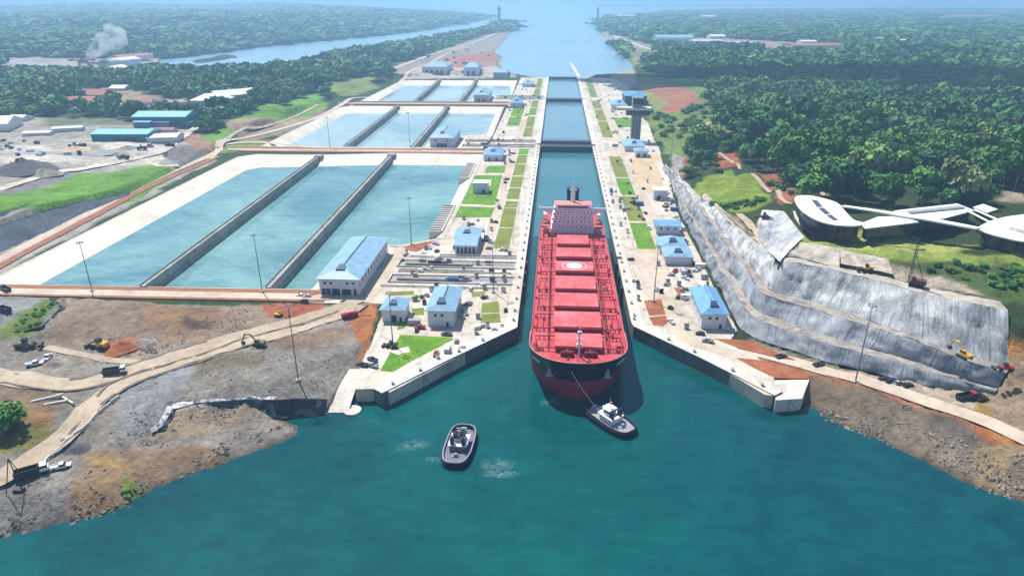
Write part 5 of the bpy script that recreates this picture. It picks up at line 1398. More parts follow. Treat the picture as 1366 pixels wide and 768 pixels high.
vroof([(1192, 281), (1277, 271.5), (1300, 280.5), (1258, 291.5), (1226, 292.5), (1205, 287)], ZR - .5)
m = MB()
q = [tuple(Vector(a) - vo.xy) for a in PP([(1210, 282), (1280, 275), (1287, 277.5), (1214, 284.7)], ZR)]
m.prism(q, ZR - vo.z - .6, ZR - vo.z + .5); m.build('clerestory', M['steel'], vc)
vroof([(1298, 276), (1312, 272), (1331, 279), (1317, 283.5)], ZR - 1)
vroof(spline([(1306, 303), (1318, 296), (1328, 292.5), (1352, 287.5), (1400, 284), (1446, 292), (1448, 312), (1410, 325), (1366, 322), (1338, 316.5), (1316, 310)]), ZR)
m = MB(); q = spline([(1336, 299), (1352, 294), (1396, 290), (1430, 296), (1410, 308), (1366, 308)])
m.prism([tuple(Vector(a) - vo.xy) for a in PP(q, ZR + 1.2)], ZR - vo.z - .5, ZR - vo.z + 1.8); m.build('roof_lantern', M['roof_white'], vc)
m = MB()
for (a, b) in [((1290, 281), (1327, 300)), ((1300, 280), (1330, 293))]:
    A = Vector(P(*a, ZR)) - vo.xy; B = Vector(P(*b, ZR)) - vo.xy; m.bar((A.x, A.y, ZR - vo.z), (B.x, B.y, ZR - vo.z), .9)
m.build('canopy_beam', M['roof_white'], vc)
# lawn furniture by the visitor centre: pale parasols, and the dark footpath
for i, (px, py) in enumerate([(1179, 314), (1191, 313), (1207.5, 313)]):
    p = G3(px, py, ZV)
    t_ = thing('parasol', 'pale yellow parasol on the visitor centre lawn, ' + ['left of three', 'middle of three', 'right of three'][i], 'parasol', p, 0, 'parasols on the lawn')
    m = MB(); m.tube([(0, 0, 0), (0, 0, 2.4)], .06, 5); m.build('pole', M['steel'], t_)
    m = MB(); n = 8
    for k in range(n):
        a, b = 2 * math.pi * k / n, 2 * math.pi * (k + 1) / n
        m.poly([(2 * math.cos(a), 2 * math.sin(a), 2.2), (2 * math.cos(b), 2 * math.sin(b), 2.2), (0, 0, 3.0)])
    m.build('canopy', M['parasol'] if 'parasol' in M else M['emblem_white'], t_)
ribbon('footpath', [G3(a, b, ZV) for a, b in [(1195, 306), (1230, 310), (1262, 314), (1291, 317)]], 1.6, M['asphalt'], dz=.25, wob=.1)
ribbon('footpath', [G3(a, b, ZV) for a, b in [(1148, 326), (1200, 330), (1235, 333)]], 1.2, M['asphalt'], dz=.25, wob=.1)
ribbon('footpath', [G3(a, b, ZV) for a, b in [(1060, 282), (1068, 300), (1085, 313), (1110, 319), (1150, 322)]], 1.8, M['conc'], dz=.25, wob=.1)
# ------------------------------------------------------------------ industrial yard on the left
def px_building(name, label, pl_, pr_, depth, eave_px, ridge_h, roofm, wallm, zb=None, **kw):
    z = zb if zb is not None else G3(*pl_, 14).z
    a = P(*pl_, z); b = P(*pr_, z); e = ztop(*a, eave_px)
    t_ = building(name, label, 0, math.hypot(b[0] - a[0], b[1] - a[1]), 0, depth, e, e + ridge_h, roofm, wallm, zb=z, **kw)
    rz = math.atan2(b[1] - a[1], b[0] - a[0]); L = math.hypot(b[0] - a[0], b[1] - a[1])
    c = Vector((a[0], a[1], z)) + Matrix.Rotation(rz, 3, 'Z') @ Vector((L / 2, depth / 2, 0))
    t_.location = c; t_.rotation_euler = (0, 0, rz)
    return t_
kwg = dict(vent=False, hip=False, ridge_axis='X', cap=False, over=.8)
px_building('warehouse', 'teal walled warehouse with pale roof, rear of the two in the left yard', (178, 168), (249, 168), 38, 156, 4, M['roof_teal'], M['wall_teal'], doors=[(.12, 5, 9), (.5, 5, 9), (.85, 5, 9)], **kwg)
px_building('warehouse', 'long low teal warehouse at the edge of the white yard, nearer of the two', (123, 188.5), (198, 188.5), 30, 179, 3, M['roof_teal'], M['wall_teal'], doors=[(.6, 4, 22)], **kwg)
px_building('warehouse', 'low white roofed annex beside the nearer teal warehouse', (196, 190), (236, 189), 26, 184, 2, M['roof_pale'], M['wall_lilac'], **kwg)
px_building('warehouse', 'low red roofed shed between the two teal warehouses', (199, 177), (231, 176.5), 14, 173.5, 1.5, M['roof_tile'], M['wall_lilac'], **kwg)
for i, (a, b, ep) in enumerate([((179, 170.3), (201, 170.3), 163), ((204, 170.3), (226, 170.3), 163), ((229, 170), (250, 170), 163)]):
    px_building('warehouse_bay', ['left', 'middle', 'right'][i] + ' of three blue lean-to bays along the rear teal warehouse', a, b, 9, ep, .8, M['roof_blue_x'], M['wall_blue'], group='lean-to bays of the rear warehouse', **kwg)
px_building('tent_hall', 'white tent hall at the left edge of the yard, larger of the two', (-14, 175), (12, 174), 40, 166, 6, M['roof_white'], M['white'], **kwg)
px_building('tent_hall', 'small white tent hall by the trees at the left edge', (8, 163), (27, 163), 26, 160, 4, M['roof_white'], M['white'], **kwg)
px_building('site_hut', 'long low pale hut in the upper left yard', (30, 182), (66, 181), 14, 178, 1.2, M['roof_pale'], M['wall_lilac'], **kwg)
px_building('site_hut', 'low hut with grey roof at the left end of the upper yard', (70, 177), (110, 175), 14, 172, 1.2, M['roof_pale'], M['wall_lilac'], **kwg)
px_building('house', 'big white roofed house at the edge of the wood above the grass hill', (255, 141), (293, 142), 40, 134, 7, M['roof_white'], M['wall_lilac'], vent=False, ridge_axis='X', cap=False)
px_building('house', 'long grey roofed row building right of the big white roofed house', (291, 138), (324, 135), 34, 129, 6, M['roof_pale'], M['wall_lilac'], doors=[(.3, 4, 4), (.6, 4, 4)], **kwg)
px_building('house', 'grey roofed house at the end of the row beside the round trees', (324, 133.5), (346, 131), 34, 126, 6, M['roof_pale'], M['wall_lilac'], doors=[(.5, 4, 4)], **kwg)
px_building('house', 'small white house tucked among the round trees on the grass hill', (362, 129), (378, 128), 24, 123, 4, M['roof_white'], M['white'], **kwg)
px_building('house', 'red roofed house among the trees, upper of two', (105, 131), (138, 131), 30, 127, 7, M['roof_tile'], M['wall_lilac'], **kwg)
px_building('house', 'wide red roofed house among the trees, lower of two', (83, 138), (122, 138), 26, 135, 5, M['roof_tile'], M['wall_lilac'], **kwg)
px_building('house', 'long red roofed shed in the clearing between trees and yard', (175, 141), (203, 140), 22, 137.5, 4, M['roof_tile'], M['wall_lilac'], **kwg)
px_building('house', 'small pale roofed house alone in the wood behind the red roofs', (146, 121), (166, 121), 24, 118, 4, M['roof_white'], M['wall_lilac'], **kwg)
px_building('house', 'dark little shed beside the long red roofed shed', (205, 141), (217, 141), 16, 136, 2, M['asphalt'], M['navy'], **kwg)
# ------------------------------------------------------------------ far buildings on the right and the harbour on the left
far_specs = [('factory', 'very wide pale roofed factory, leftmost on the wooded plain right of the lake', (876, 56), (925, 56), 90, 50.5, 8, M['roof_teal']),
    ('factory', 'low white factory beside the very wide pale one', (924, 59), (964, 59), 60, 55, 4, M['roof_pale']),
    ('factory', 'pale block with bright roof in the middle of the far factory row', (948, 52), (968, 52), 60, 48.5, 4, M['roof_white']),
    ('factory', 'long grey low factory at the right of the far row', (965, 63), (1005, 62), 60, 58, 3, M['roof_pale']),
    ('factory', 'dull red roofed long factory, right end of the far row', (1058, 68), (1125, 67), 70, 61, 4, M['roof_tile']),
    ('factory', 'pale small factory above the dull red one', (1070, 59), (1090, 59), 50, 55.5, 3, M['roof_white']),
    ('factory', 'small white building alone in the far wood, left of two', (1160, 55), (1182, 55), 60, 52, 3, M['roof_pale']),
    ('factory', 'small white cube building in the far wood, right of the other', (1200, 58), (1214, 58), 50, 54.5, 3, M['roof_white']),
    ('factory', 'far red roofed quarter near the horizon at the right', (1268, 27), (1336, 27), 160, 22.5, 8, M['roof_tile']),
    ('factory', 'pale roofed strip building at the lake corner under the far headland', (826, 25.5), (852, 25), 120, 21.5, 6, M['roof_pale']),
    ('factory', 'pale shed on the far headland right of the strip building', (938, 25.5), (955, 25.5), 120, 22.3, 6, M['roof_white'])]
for nm, lb, a, b, dep, ep, rh, rm in far_specs:
    px_building(nm, lb, a, b, dep, ep, rh, rm, M['wall_lilac'], zb=max(3, zg(*P(*a, 8))), **kwg)
ld = thing('dome_building', 'round orange and white domed building by the far factories', 'building', (*P(1022, 71, 10), zg(*P(1022, 71, 10))))
m = MB(); m.tube([(0, 0, -1), (0, 0, 7)], 13, 20); m.build('wall', M['wall_lilac'], ld)
m = MB(); m.tube([(0, 0, 7), (0, 0, 11), (0, 0, 14.5), (0, 0, 16)], [14, 11, 6, 1], 20); m.build('dome', plain('orange_dome', (0.6, 0.28, 0.18), 0.7), ld)
def far_tower(px, py, top, label, w):
    z = 3; x, y = P(px, py, z); h = ztop(x, y, top) - z
    t_ = thing('lake_beacon', label, 'tower', (x, y, z), 0, 'beacon towers at the lake entrance')
    m = MB(); m.prism([(-w, -w), (w, -w), (w, w), (-w, w)], -3, h * .82); m.build('shaft', M['conc_grey'], t_)
    m = MB(); m.prism([(-w * 1.5, -w * 1.5), (w * 1.5, -w * 1.5), (w * 1.5, w * 1.5), (-w * 1.5, w * 1.5)], h * .82, h * .88); m.build('gallery', M['conc_grey'], t_)
    m = MB(); m.tube([(0, 0, h * .88), (0, 0, h * .97), (0, 0, h)], [w * .8, w * .8, .2], 10); m.build('lantern', M['steel'], t_)
far_tower(666, 38, 8, 'tall slender beacon tower on the tip of the left lake shore', 6.5)
far_tower(797, 31, 9, 'tall slender beacon tower on the right lake shore', 6.5)
# harbour with red gantries
for i, (px, py, lab) in enumerate([(113, 92, 'tallest red gantry crane beside the smoke'), (128, 93, 'red gantry crane just right of the smoke'), (143, 94, 'red gantry crane at the right end of the harbour')]):
    z = zg(*P(px, py, 5)); x, y = P(px, py, z)
    t_ = thing('gantry_crane', lab, 'crane', (x, y, z), 0.3, 'red cranes in the left harbour')
    h = 26 - 5 * i; m = MB()
    for sx in (-10, 10):
        for sy in (-5, 5): m.bar((sx, sy, -1), (sx * .8, sy, h * .7), 1.6)
        m.bar((sx * .8, -5, h * .7), (sx * .8, 5, h * .7), 1.6)
    m.build('gantry_frame', M['ship_red'], t_)
    m = MB(); m.bar((-30, 0, h * .72), (26, 0, h * .72), 2.4); m.bar((-4, 0, h * .72), (0, 0, h * 1.1), 1.6); m.bar((-28, 0, h * .74), (0, 0, h * 1.1), .8); m.bar((24, 0, h * .74), (0, 0, h * 1.1), .8); m.build('boom', M['ship_red'], t_)
    m = MB(); m.box(-8, 6, -3, 3, h * .5, h * .68); m.build('machine_house', M['white'] if i else M['roof_tile'], t_)
for i, (a, b, ep, rm, lb) in enumerate([((40, 98), (100, 94), 92, M['roof_tile'], 'long rust coloured shed at the left end of the harbour'), ((150, 91), (190, 87), 82, M['roof_pale'], 'pale long harbour shed right of the cranes'), ((160, 83), (205, 79), 77, M['roof_tile'], 'red roofed harbour shed behind the pale one'), ((142, 101), (176, 95), 95, M['roof_white'], 'slanting white roofed harbour shed nearest the wood')]):
    px_building('harbour_shed', lb, a, b, 40, ep, 5, rm, M['wall_lilac'], zb=zg(*P(*a, 5)), **kwg)
# smoke: a leaning plume of lit volume
sm = bpy.data.materials.new('smoke'); sm.use_nodes = True
sn = sm.node_tree.nodes; sn.remove(sn['Principled BSDF'])
spv = sn.new('ShaderNodeVolumePrincipled'); spv.inputs['Color'].default_value = (0.95, 0.95, 0.97, 1)
tc = sn.new('ShaderNodeNewGeometry'); nz = sn.new('ShaderNodeTexNoise'); nz.inputs['Scale'].default_value = 0.035; nz.inputs['Detail'].default_value = 4
mr = sn.new('ShaderNodeMapRange'); mr.inputs[1].default_value = .42; mr.inputs[2].default_value = .68; mr.inputs[3].default_value = 0.0; mr.inputs[4].default_value = 0.06
sm.node_tree.links.new(tc.outputs['Position'], nz.inputs['Vector']); sm.node_tree.links.new(nz.outputs['Fac'], mr.inputs[0]); sm.node_tree.links.new(mr.outputs[0], spv.inputs['Density'])
sm.node_tree.links.new(spv.outputs[0], sn['Material Output'].inputs['Volume'])
x0, y0 = P(116, 88, 8)
m = MB(); D0 = math.hypot(x0, y0)
m.tube([(x0, y0, 12), (x0 + 12, y0, ztop(x0, y0, 74)), (x0 + 48, y0 + 8, ztop(x0, y0, 58)), (x0 + 78, y0 + 16, ztop(x0, y0, 46)), (x0 + 88, y0 + 20, ztop(x0, y0, 38))], [5, 11, 24, 30, 12], 12)
o = m.build('smoke', sm); o['kind'] = 'stuff'
# ------------------------------------------------------------------ gate recesses with their machinery, left of the chamber
M['grate'] = plain('dark_grating', (0.36, 0.35, 0.335), 0.8, 0.3, 1.2)
def recess(y0, y1, x0, x1, label):
    t_ = thing('gate_recess', label, 'gate recess', (x0, y0, 6.0), 0, 'slots the rolling gates slide into')
    L = x1 - x0; W = y1 - y0
    m = MB(); m.box(0, L, 0, .45, -.2, .9); m.build('parapet', M['conc_white'], t_)
    m = MB(); m.box(0, L, W - .45, W, -.2, .9); m.build('parapet', M['conc_white'], t_)
    m = MB(); m.box(-.6, 0, 0, W, -.2, 1.3); m.build('end_wall', M['conc_white'], t_)
    m = MB(); m.poly([(0, .6, .06), (L, .6, .06), (L, W - .6, .06), (0, W - .6, .06)]); m.build('slot', M['grate'], t_)
    m = MB(); m.box(4, L * .62, W * .28, W * .72, .1, 1.1)
    m.build('gate_deck', M['conc_grey'], t_)
    m = MB()
    for s in (.24, .76): m.tube([(4, W * s, 1.5), (L - 3, W * s, 1.5)], .16, 5)
    m.build('pipe', M['steel'], t_)
    r = random.Random(int(y0))
    for k in range(7):
        m = MB(); xx = r.uniform(5, L - 6); yy = W * r.choice((.35, .5, .65)); a = r.uniform(.6, 2.2)
        m.box(xx - a, xx + a, yy - .8, yy + .8, 1.1, 1.1 + r.uniform(.8, 2.6)); m.build('winch_house', M['steel'] if k % 2 else M['dark'], t_)
    return t_
recess(350, 361, -92, -21, 'nearest dark gate slot with winches, just behind the two front blue roofed buildings')
recess(374, 385, -92, -21, 'second dark gate slot with winches, in front of the two-roofed blue building')
recess(730, 740, -100, -21, 'gate slot left of the nearer dark gates behind the ship')
recess(756, 766, -100, -21, 'gate slot left of the second dark gate behind the ship')
recess(1100, 1111, -96, -21, 'gate slot left of the gate across the middle chamber')
recess(1126, 1136, -96, -21, 'farther gate slot beside the farthest basin hall')
# pipe runs between the slots
for i, (yy, x0, x1) in enumerate([(344, -95, -30), (366.5, -90, -24), (369, -90, -40), (391, -88, -22), (395, -70, -22)]):
    t_ = thing('pipe_run', ['pipe run nearest the blue roofed buildings, in front of the first gate slot', 'upper of two pipe runs between the first and second gate slots', 'lower short pipe run between the first and second gate slots', 'long pipe run just behind the second gate slot', 'short pipe run in front of the two-roofed blue building'][i], 'pipes', (x0, yy, 6.0), 0, 'pipe runs by the gate slots')
    L = x1 - x0; m = MB(); m.tube([(0, 0, .7), (L, 0, .7)], .38, 6); m.build('pipe', M['steel'] if i % 2 else M['grate'], t_)
    for k in range(8):
        m = MB(); m.box(L * k / 7 - .3, L * k / 7 + .3, -.5, .5, 0, .4); m.build('saddle', M['conc'], t_)
# stairs and lining frames along the right rim of the nearest basin
for i, (xx, y0, y1) in enumerate([(-79, 440, 505), (-79, 590, 650)]):
    t_ = thing('basin_outlet', ['white ribbed outlet frame on the basin rim beside the two-roofed blue building', 'white ribbed outlet frame on the basin rim beside the far corner of the lawn'][i], 'outlet', (xx, y0, 5.5), 0, 'outlet frames on the basin rim')
    m = MB(); m.box(-6, 3, 0, 1, -5, 1.2); m.box(-6, 3, y1 - y0 - 1, y1 - y0, -5, 1.2); m.box(2.4, 3.4, 0, y1 - y0, -5, 1.6); m.build('frame', M['conc_white'], t_)
    m = MB(); m.box(-5.8, 2.4, 1, y1 - y0 - 1, -5, .2); m.build('grating', M['grate'], t_)
    for k in range(1, 12):
        m = MB(); yy = (y1 - y0) * k / 12; m.box(-6, 2.4, yy - .5, yy + .5, -4.8, .9); m.build('rib', M['conc_white'], t_)
# ------------------------------------------------------------------ tall light masts
M['mast_steel'] = plain('mast_steel', (0.20, 0.21, 0.23), 0.5, 0.15, .5)
def mast(px, py, top, label, z=None, arms=6, group='tall light masts'):
    z = z if z is not None else G3(px, py).z
    x, y = P(px, py, z); h = ztop(x, y, top) - z
    t_ = thing('light_mast', label, 'light mast', (x, y, z), 0, group)
    m = MB(); m.tube([(0, 0, -.3), (0, 0, h * .5), (0, 0, h)], [.32, .22, .13], 8); m.build('pole', M['mast_steel'], t_)
    m = MB(); m.box(-.9, .9, -.9, .9, -.3, .6); m.build('footing', M['conc'], t_)
    m = MB(); n = 12
    m.tube([(1.5 * math.cos(2 * math.pi * k / n), 1.5 * math.sin(2 * math.pi * k / n), h - .6) for k in range(n + 1)], .14, 5, False)
    for k in range(arms):
        a = 2 * math.pi * k / arms; m.tube([(0, 0, h - .1), (1.5 * math.cos(a), 1.5 * math.sin(a), h - .6)], .08, 4)
    m.build('lamp_ring', M['steel'], t_)
    for k in range(arms):
        a = 2 * math.pi * k / arms
        m = MB(); c, s = 1.5 * math.cos(a), 1.5 * math.sin(a); m.box(c - .3, c + .3, s - .3, s + .3, h - 1.0, h - .6); m.build('lamp', M['steel'], t_)
    return t_
mast(123, 388, 322, 'tall light mast on the dike before the leftmost strip of basin', 6.4)
mast(350, 389, 312, 'tall light mast on the dike at the foot of the right basin wall', 6.4)
mast(398, 507, 405, 'tall light mast standing on bare grey rock in the left foreground')
mast(549, 326, 263, 'tall light mast on the red corner bank behind the long machinery hall', 6.1)
mast(524, 458, 389, 'tall light mast at the top of the front lawn, before the small blue hut', 6.1)
mast(658, 390, 322, 'thin light mast by the gate slots right of a blue roof', 6.1)
mast(1141, 509, 405, 'tall light mast beside the right bank road under the grey slope')
mast(872, 402, 327, 'tall light mast at the red planting bed right of the ship', 6.1)
mast(547, 196, 150, 'far light mast on the dike of the middle basin', 6.2)
mast(440, 196, 156, 'far light mast at the left part of the middle dike', 6.2)
mast(618, 133, 101, 'far light mast on the dike of the farthest basin', 6.2)
mast(893, 235, 180, 'light mast at the foot of the slope by the sand yard', 6.1)
# street lamps along the lock
def small_lamp():
    t_ = thing('street_lamp', 'small street lamp along the paved edge of the lock', 'street lamp', (0, 0, 6), 0, 'small street lamps along the lock')
    m = MB(); m.tube([(0, 0, 0), (0, 0, 9)], [.16, .1], 6); m.tube([(0, 0, 9), (1.6, 0, 9.3)], .08, 5); m.build('pole', M['steel'], t_)
    m = MB(); m.box(1.2, 2.1, -.2, .2, 9.15, 9.35); m.build('lamp', M['white'], t_)
    return t_
sl0 = small_lamp(); first = True
for xx, y0, y1, st_ in [(-26, 420, 1400, 70), (51.5, 420, 1400, 70), (-47, 440, 1400, 140)]:
    for yy in np.arange(y0, y1, st_):
        o = sl0 if first else copy_tree(sl0); first = False; o.location = (xx, float(yy), 6)
        o['label'] = {-26: 'small street lamp in the row along the left lock wall', 51.5: 'small street lamp in the row along the right lock wall', -47: 'small street lamp beside the service road left of the lock'}[xx]
# ------------------------------------------------------------------ vehicles
t = NT('car_paint'); oi = t.add('ShaderNodeObjectInfo'); t.base(oi.outputs['Color']); t.rough(0.3); t.b.inputs['Specular IOR Level'].default_value = .5; M['car_paint'] = t.m
def wheels(t_, xs, ys, r, w):
    for x in xs:
        for y in ys:
            m = MB(); m.tube([(x - w / 2, y, r), (x + w / 2, y, r)], r, 10); m.build('wheel', M['black'], t_)
def car():
    t_ = thing('parked_car', 'car', 'car', (0, 0, 0))
    m = MB(); m.prism([(-.9, -2.2), (.9, -2.2), (.95, 0), (.9, 2.2), (-.9, 2.2), (-.95, 0)], .35, [.95, .95, 1.02, .85, .85, 1.02]); m.build('body', M['car_paint'], t_)
    m = MB(); m.prism([(-.82, -1.7), (.82, -1.7), (.82, .95), (-.82, .95)], .95, 1.42); m.build('window', M['glass'], t_)
    m = MB(); m.prism([(-.72, -1.35), (.72, -1.35), (.72, .35), (-.72, .35)], 1.42, 1.52); m.build('roof', M['car_paint'], t_)
    wheels(t_, (-.85, .85), (-1.4, 1.4), .34, .25); return t_
def pickup():
    t_ = thing('pickup_truck', 'pickup', 'pickup truck', (0, 0, 0))
    m = MB(); m.box(-.95, .95, -2.7, 2.7, .5, 1.0); m.box(-.95, -.85, -2.7, -.4, 1.0, 1.35); m.box(.85, .95, -2.7, -.4, 1.0, 1.35); m.box(-.95, .95, -2.7, -2.6, 1.0, 1.35); m.build('body', M['car_paint'], t_)
    m = MB(); m.prism([(-.88, -.4), (.88, -.4), (.88, 1.4), (-.88, 1.4)], 1.0, [1.65, 1.65, 1.35, 1.35]); m.build('window', M['glass'], t_)
    m = MB(); m.box(-.8, .8, -.35, .85, 1.62, 1.8); m.build('roof', M['car_paint'], t_)
    wheels(t_, (-.88, .88), (-1.7, 1.7), .4, .28); return t_
def dump_truck():
    t_ = thing('dump_truck', 'dump', 'dump truck', (0, 0, 0))
    m = MB(); m.box(-1.2, 1.2, -4.2, 4.2, .9, 1.3); m.build('chassis', M['dark'], t_)
    m = MB(); m.box(-1.25, 1.25, 2.2, 4.3, 1.2, 2.2); m.box(-1.25, 1.25, 2.2, 3.9, 3.0, 3.15); m.build('cab', M['car_paint'], t_)
    m = MB(); m.box(-1.22, 1.22, 2.25, 4.1, 2.2, 3.0); m.build('window', M['glass'], t_)
    m = MB(); m.box(-1.35, 1.35, -4.3, 1.9, 1.35, 1.6); m.box(-1.35, -1.2, -4.3, 1.9, 1.6, 2.9); m.box(1.2, 1.35, -4.3, 1.9, 1.6, 2.9); m.box(-1.35, 1.35, 1.75, 1.9, 1.6, 3.2); m.box(-1.35, 1.35, -4.3, -4.15, 1.6, 2.6); m.build('tipper_bed', M['dark'], t_)
    wheels(t_, (-1.1, 1.1), (-3.2, -1.9, 3.1), .55, .4); return t_
def excavator():
    t_ = thing('excavator', 'excavator', 'excavator', (0, 0, 0))
    for s in (-1, 1):
        m = MB(); m.prism([(s * 1.4 - .35, -2.2), (s * 1.4 + .35, -2.2), (s * 1.4 + .35, 2.2), (s * 1.4 - .35, 2.2)], .05, .95); m.build('track', M['black'], t_)
    m = MB(); m.prism([(-1.4, -2.6), (1.4, -2.6), (1.5, .4), (1.4, 1.3), (-1.4, 1.3), (-1.5, .4)], 1.05, 2.1); m.build('body', M['car_paint'], t_)
    cb = MB(); cb.prism([(-1.35, -.5), (-.3, -.5), (-.3, 1.3), (-1.35, 1.3)], 2.1, 3.1); c = cb.build('cab', M['glass'], t_)
    m = MB(); m.box(-1.4, -.25, -.55, 1.2, 3.1, 3.25); m.build('cab_roof', M['car_paint'], c)
    m = MB(); m.tube([(.3, 1.0, 1.9), (.3, 3.6, 4.9), (.3, 6.0, 4.6)], [.38, .42, .3], 4); m.build('boom', M['car_paint'], t_)
    m = MB(); m.tube([(.3, 5.7, 5.1), (.3, 7.2, 1.6)], [.34, .22], 4); m.build('arm', M['car_paint'], t_)
    m = MB(); m.prism([(-.4, 6.4), (1.0, 6.4), (1.0, 7.5), (-.4, 7.5)], [.3, .3, .7, .7], [1.2, 1.2, 1.6, 1.6]); m.build('bucket', M['dark'], t_)
    return t_
def drill_rig():
    t_ = thing('drill_rig', 'rig', 'drill rig', (0, 0, 0))
    for s in (-1, 1):
        m = MB(); m.box(s * 1.6 - .45, s * 1.6 + .45, -3, 3, 0, 1.1); m.build('track', M['black'], t_)
    m = MB(); m.box(-1.8, 1.8, -3.6, 2.2, 1.2, 3.0); m.box(-1.8, -.4, .6, 2.2, 3.0, 4.2); m.build('body', M['car_paint'], t_)
    m = MB()
    for a, b in ((-.5, -.5), (.5, -.5), (.5, .5), (-.5, .5)): m.bar((a, 3 + b, .6), (a * .8, 3 + b * .8, 23), .16)
    for k in range(14):
        z = 1.5 + k * 1.55; s = .5
        m.bar((-s, 2.5, z), (s, 2.5, z + 1.5), .09); m.bar((-s, 3.5, z + 1.5), (s, 3.5, z), .09); m.bar((s, 2.5, z), (s, 3.5, z + 1.5), .09); m.bar((-s, 3.5, z), (-s, 2.5, z + 1.5), .09)
    m.build('mast', M['dark'], t_)
    m = MB(); m.tube([(0, 3.3, 1), (0, 3.3, 21)], .18, 6); m.build('drill_string', M['steel'], t_)
    m = MB(); m.bar((0, -2, 3), (0, 3, 15), .2); m.build('stay', M['dark'], t_)
    return t_
def loader():
    t_ = thing('wheel_loader', 'loader', 'wheel loader', (0, 0, 0))
    m = MB(); m.box(-1.1, 1.1, -3.2, -.2, .9, 2.2); m.box(-.7, .7, -.2, 1.8, .8, 1.5); m.build('body', M['car_paint'], t_)
    m = MB(); m.box(-.75, .75, -1.1, .3, 2.2, 3.3); m.build('cab', M['glass'], t_)
    m = MB(); m.tube([(0, 1.2, 1.6), (0, 3.0, 1.0)], .3, 4); m.box(-1.45, 1.45, 2.9, 3.9, .25, 1.2); m.build('bucket', M['dark'], t_)
    wheels(t_, (-1.15, 1.15), (-2.1, 1.2), .75, .5); return t_
MAKERS = {'car': car, 'pickup': pickup, 'dump': dump_truck, 'exc': excavator, 'rig': drill_rig, 'loader': loader}
PROTO = {}
COLS = {'maroon': (.16, .03, .03, 1), 'white': (.8, .8, .8, 1), 'dark': (.03, .03, .035, 1), 'grey': (.3, .31, .33, 1), 'blue': (.04, .10, .3, 1), 'red': (.4, .03, .03, 1), 'yellow': (.6, .33, .03, 1), 'silver': (.5, .52, .55, 1), 'lilac': (.62, .58, .72, 1), 'olive': (.12, .12, .06, 1)}
def put(kind, px, py, rz, colr, label, group, z=None, sc=1.0):
    new = kind not in PROTO
    if new: PROTO[kind] = MAKERS[kind](); o = PROTO[kind]
    else: o = copy_tree(PROTO[kind])
    p = G3(px, py, z or 6.5) if z is None else P3(px, py, z)
    o.location = (p[0], p[1], p[2] + .03); o.rotation_euler = (0, 0, math.radians(rz)); o.scale = (sc,) * 3
    o['label'] = label; o['group'] = group
    for ch in KIDS[o.name]:
        ch.color = COLS[colr]
        for g2 in KIDS.get(ch.name, []): g2.color = COLS[colr]
    return o
gq = 'vehicles on the left construction ground'
put('pickup', 47, 487, -65, 'white', 'white pickup parked by the small heap on the left construction ground', gq, sc=1.25)
put('pickup', 64, 479, 20, 'lilac', 'pale lilac pickup beside the white pickup and the small heap', gq, sc=1.25)
put('loader', 38, 464, -70, 'olive', 'dark olive loader on the gravel below the dark slope', gq, sc=1.5)
put('loader', 132, 464, 80, 'yellow', 'yellow and black loader beside a rubble heap on the brown earth', gq, sc=1.5)
put('dump', 154, 499, -68, 'white', 'dump truck driving along the pale haul road', gq, sc=1.05)
put('exc', 346, 461, 88, 'olive', 'dark excavator with its arm bent, beside the haul road', gq, sc=1.1)
put('exc', 372, 422, -90, 'yellow', 'yellow excavator at the edge of the red earth under the dike', gq, sc=.8)
put('dump', 44, 634, -55, 'white', 'large white cabbed truck parked by the lower road at the left edge', gq, sc=1.15)
put('pickup', 82, 624, -62, 'white', 'lone white pickup on bare ground below the lower road', gq, sc=1.15)
put('dump', 8, 389, 60, 'dark', 'dark truck on the raised machine lot, rear of two', gq)
put('dump', 6, 416, 70, 'grey', 'truck on the raised machine lot, front of two', gq)
put('pickup', 75, 519, 30, 'dark', 'dark pickup below the haul road near the white pipes', gq) if False else None
ga = 'cars on the left lock apron'
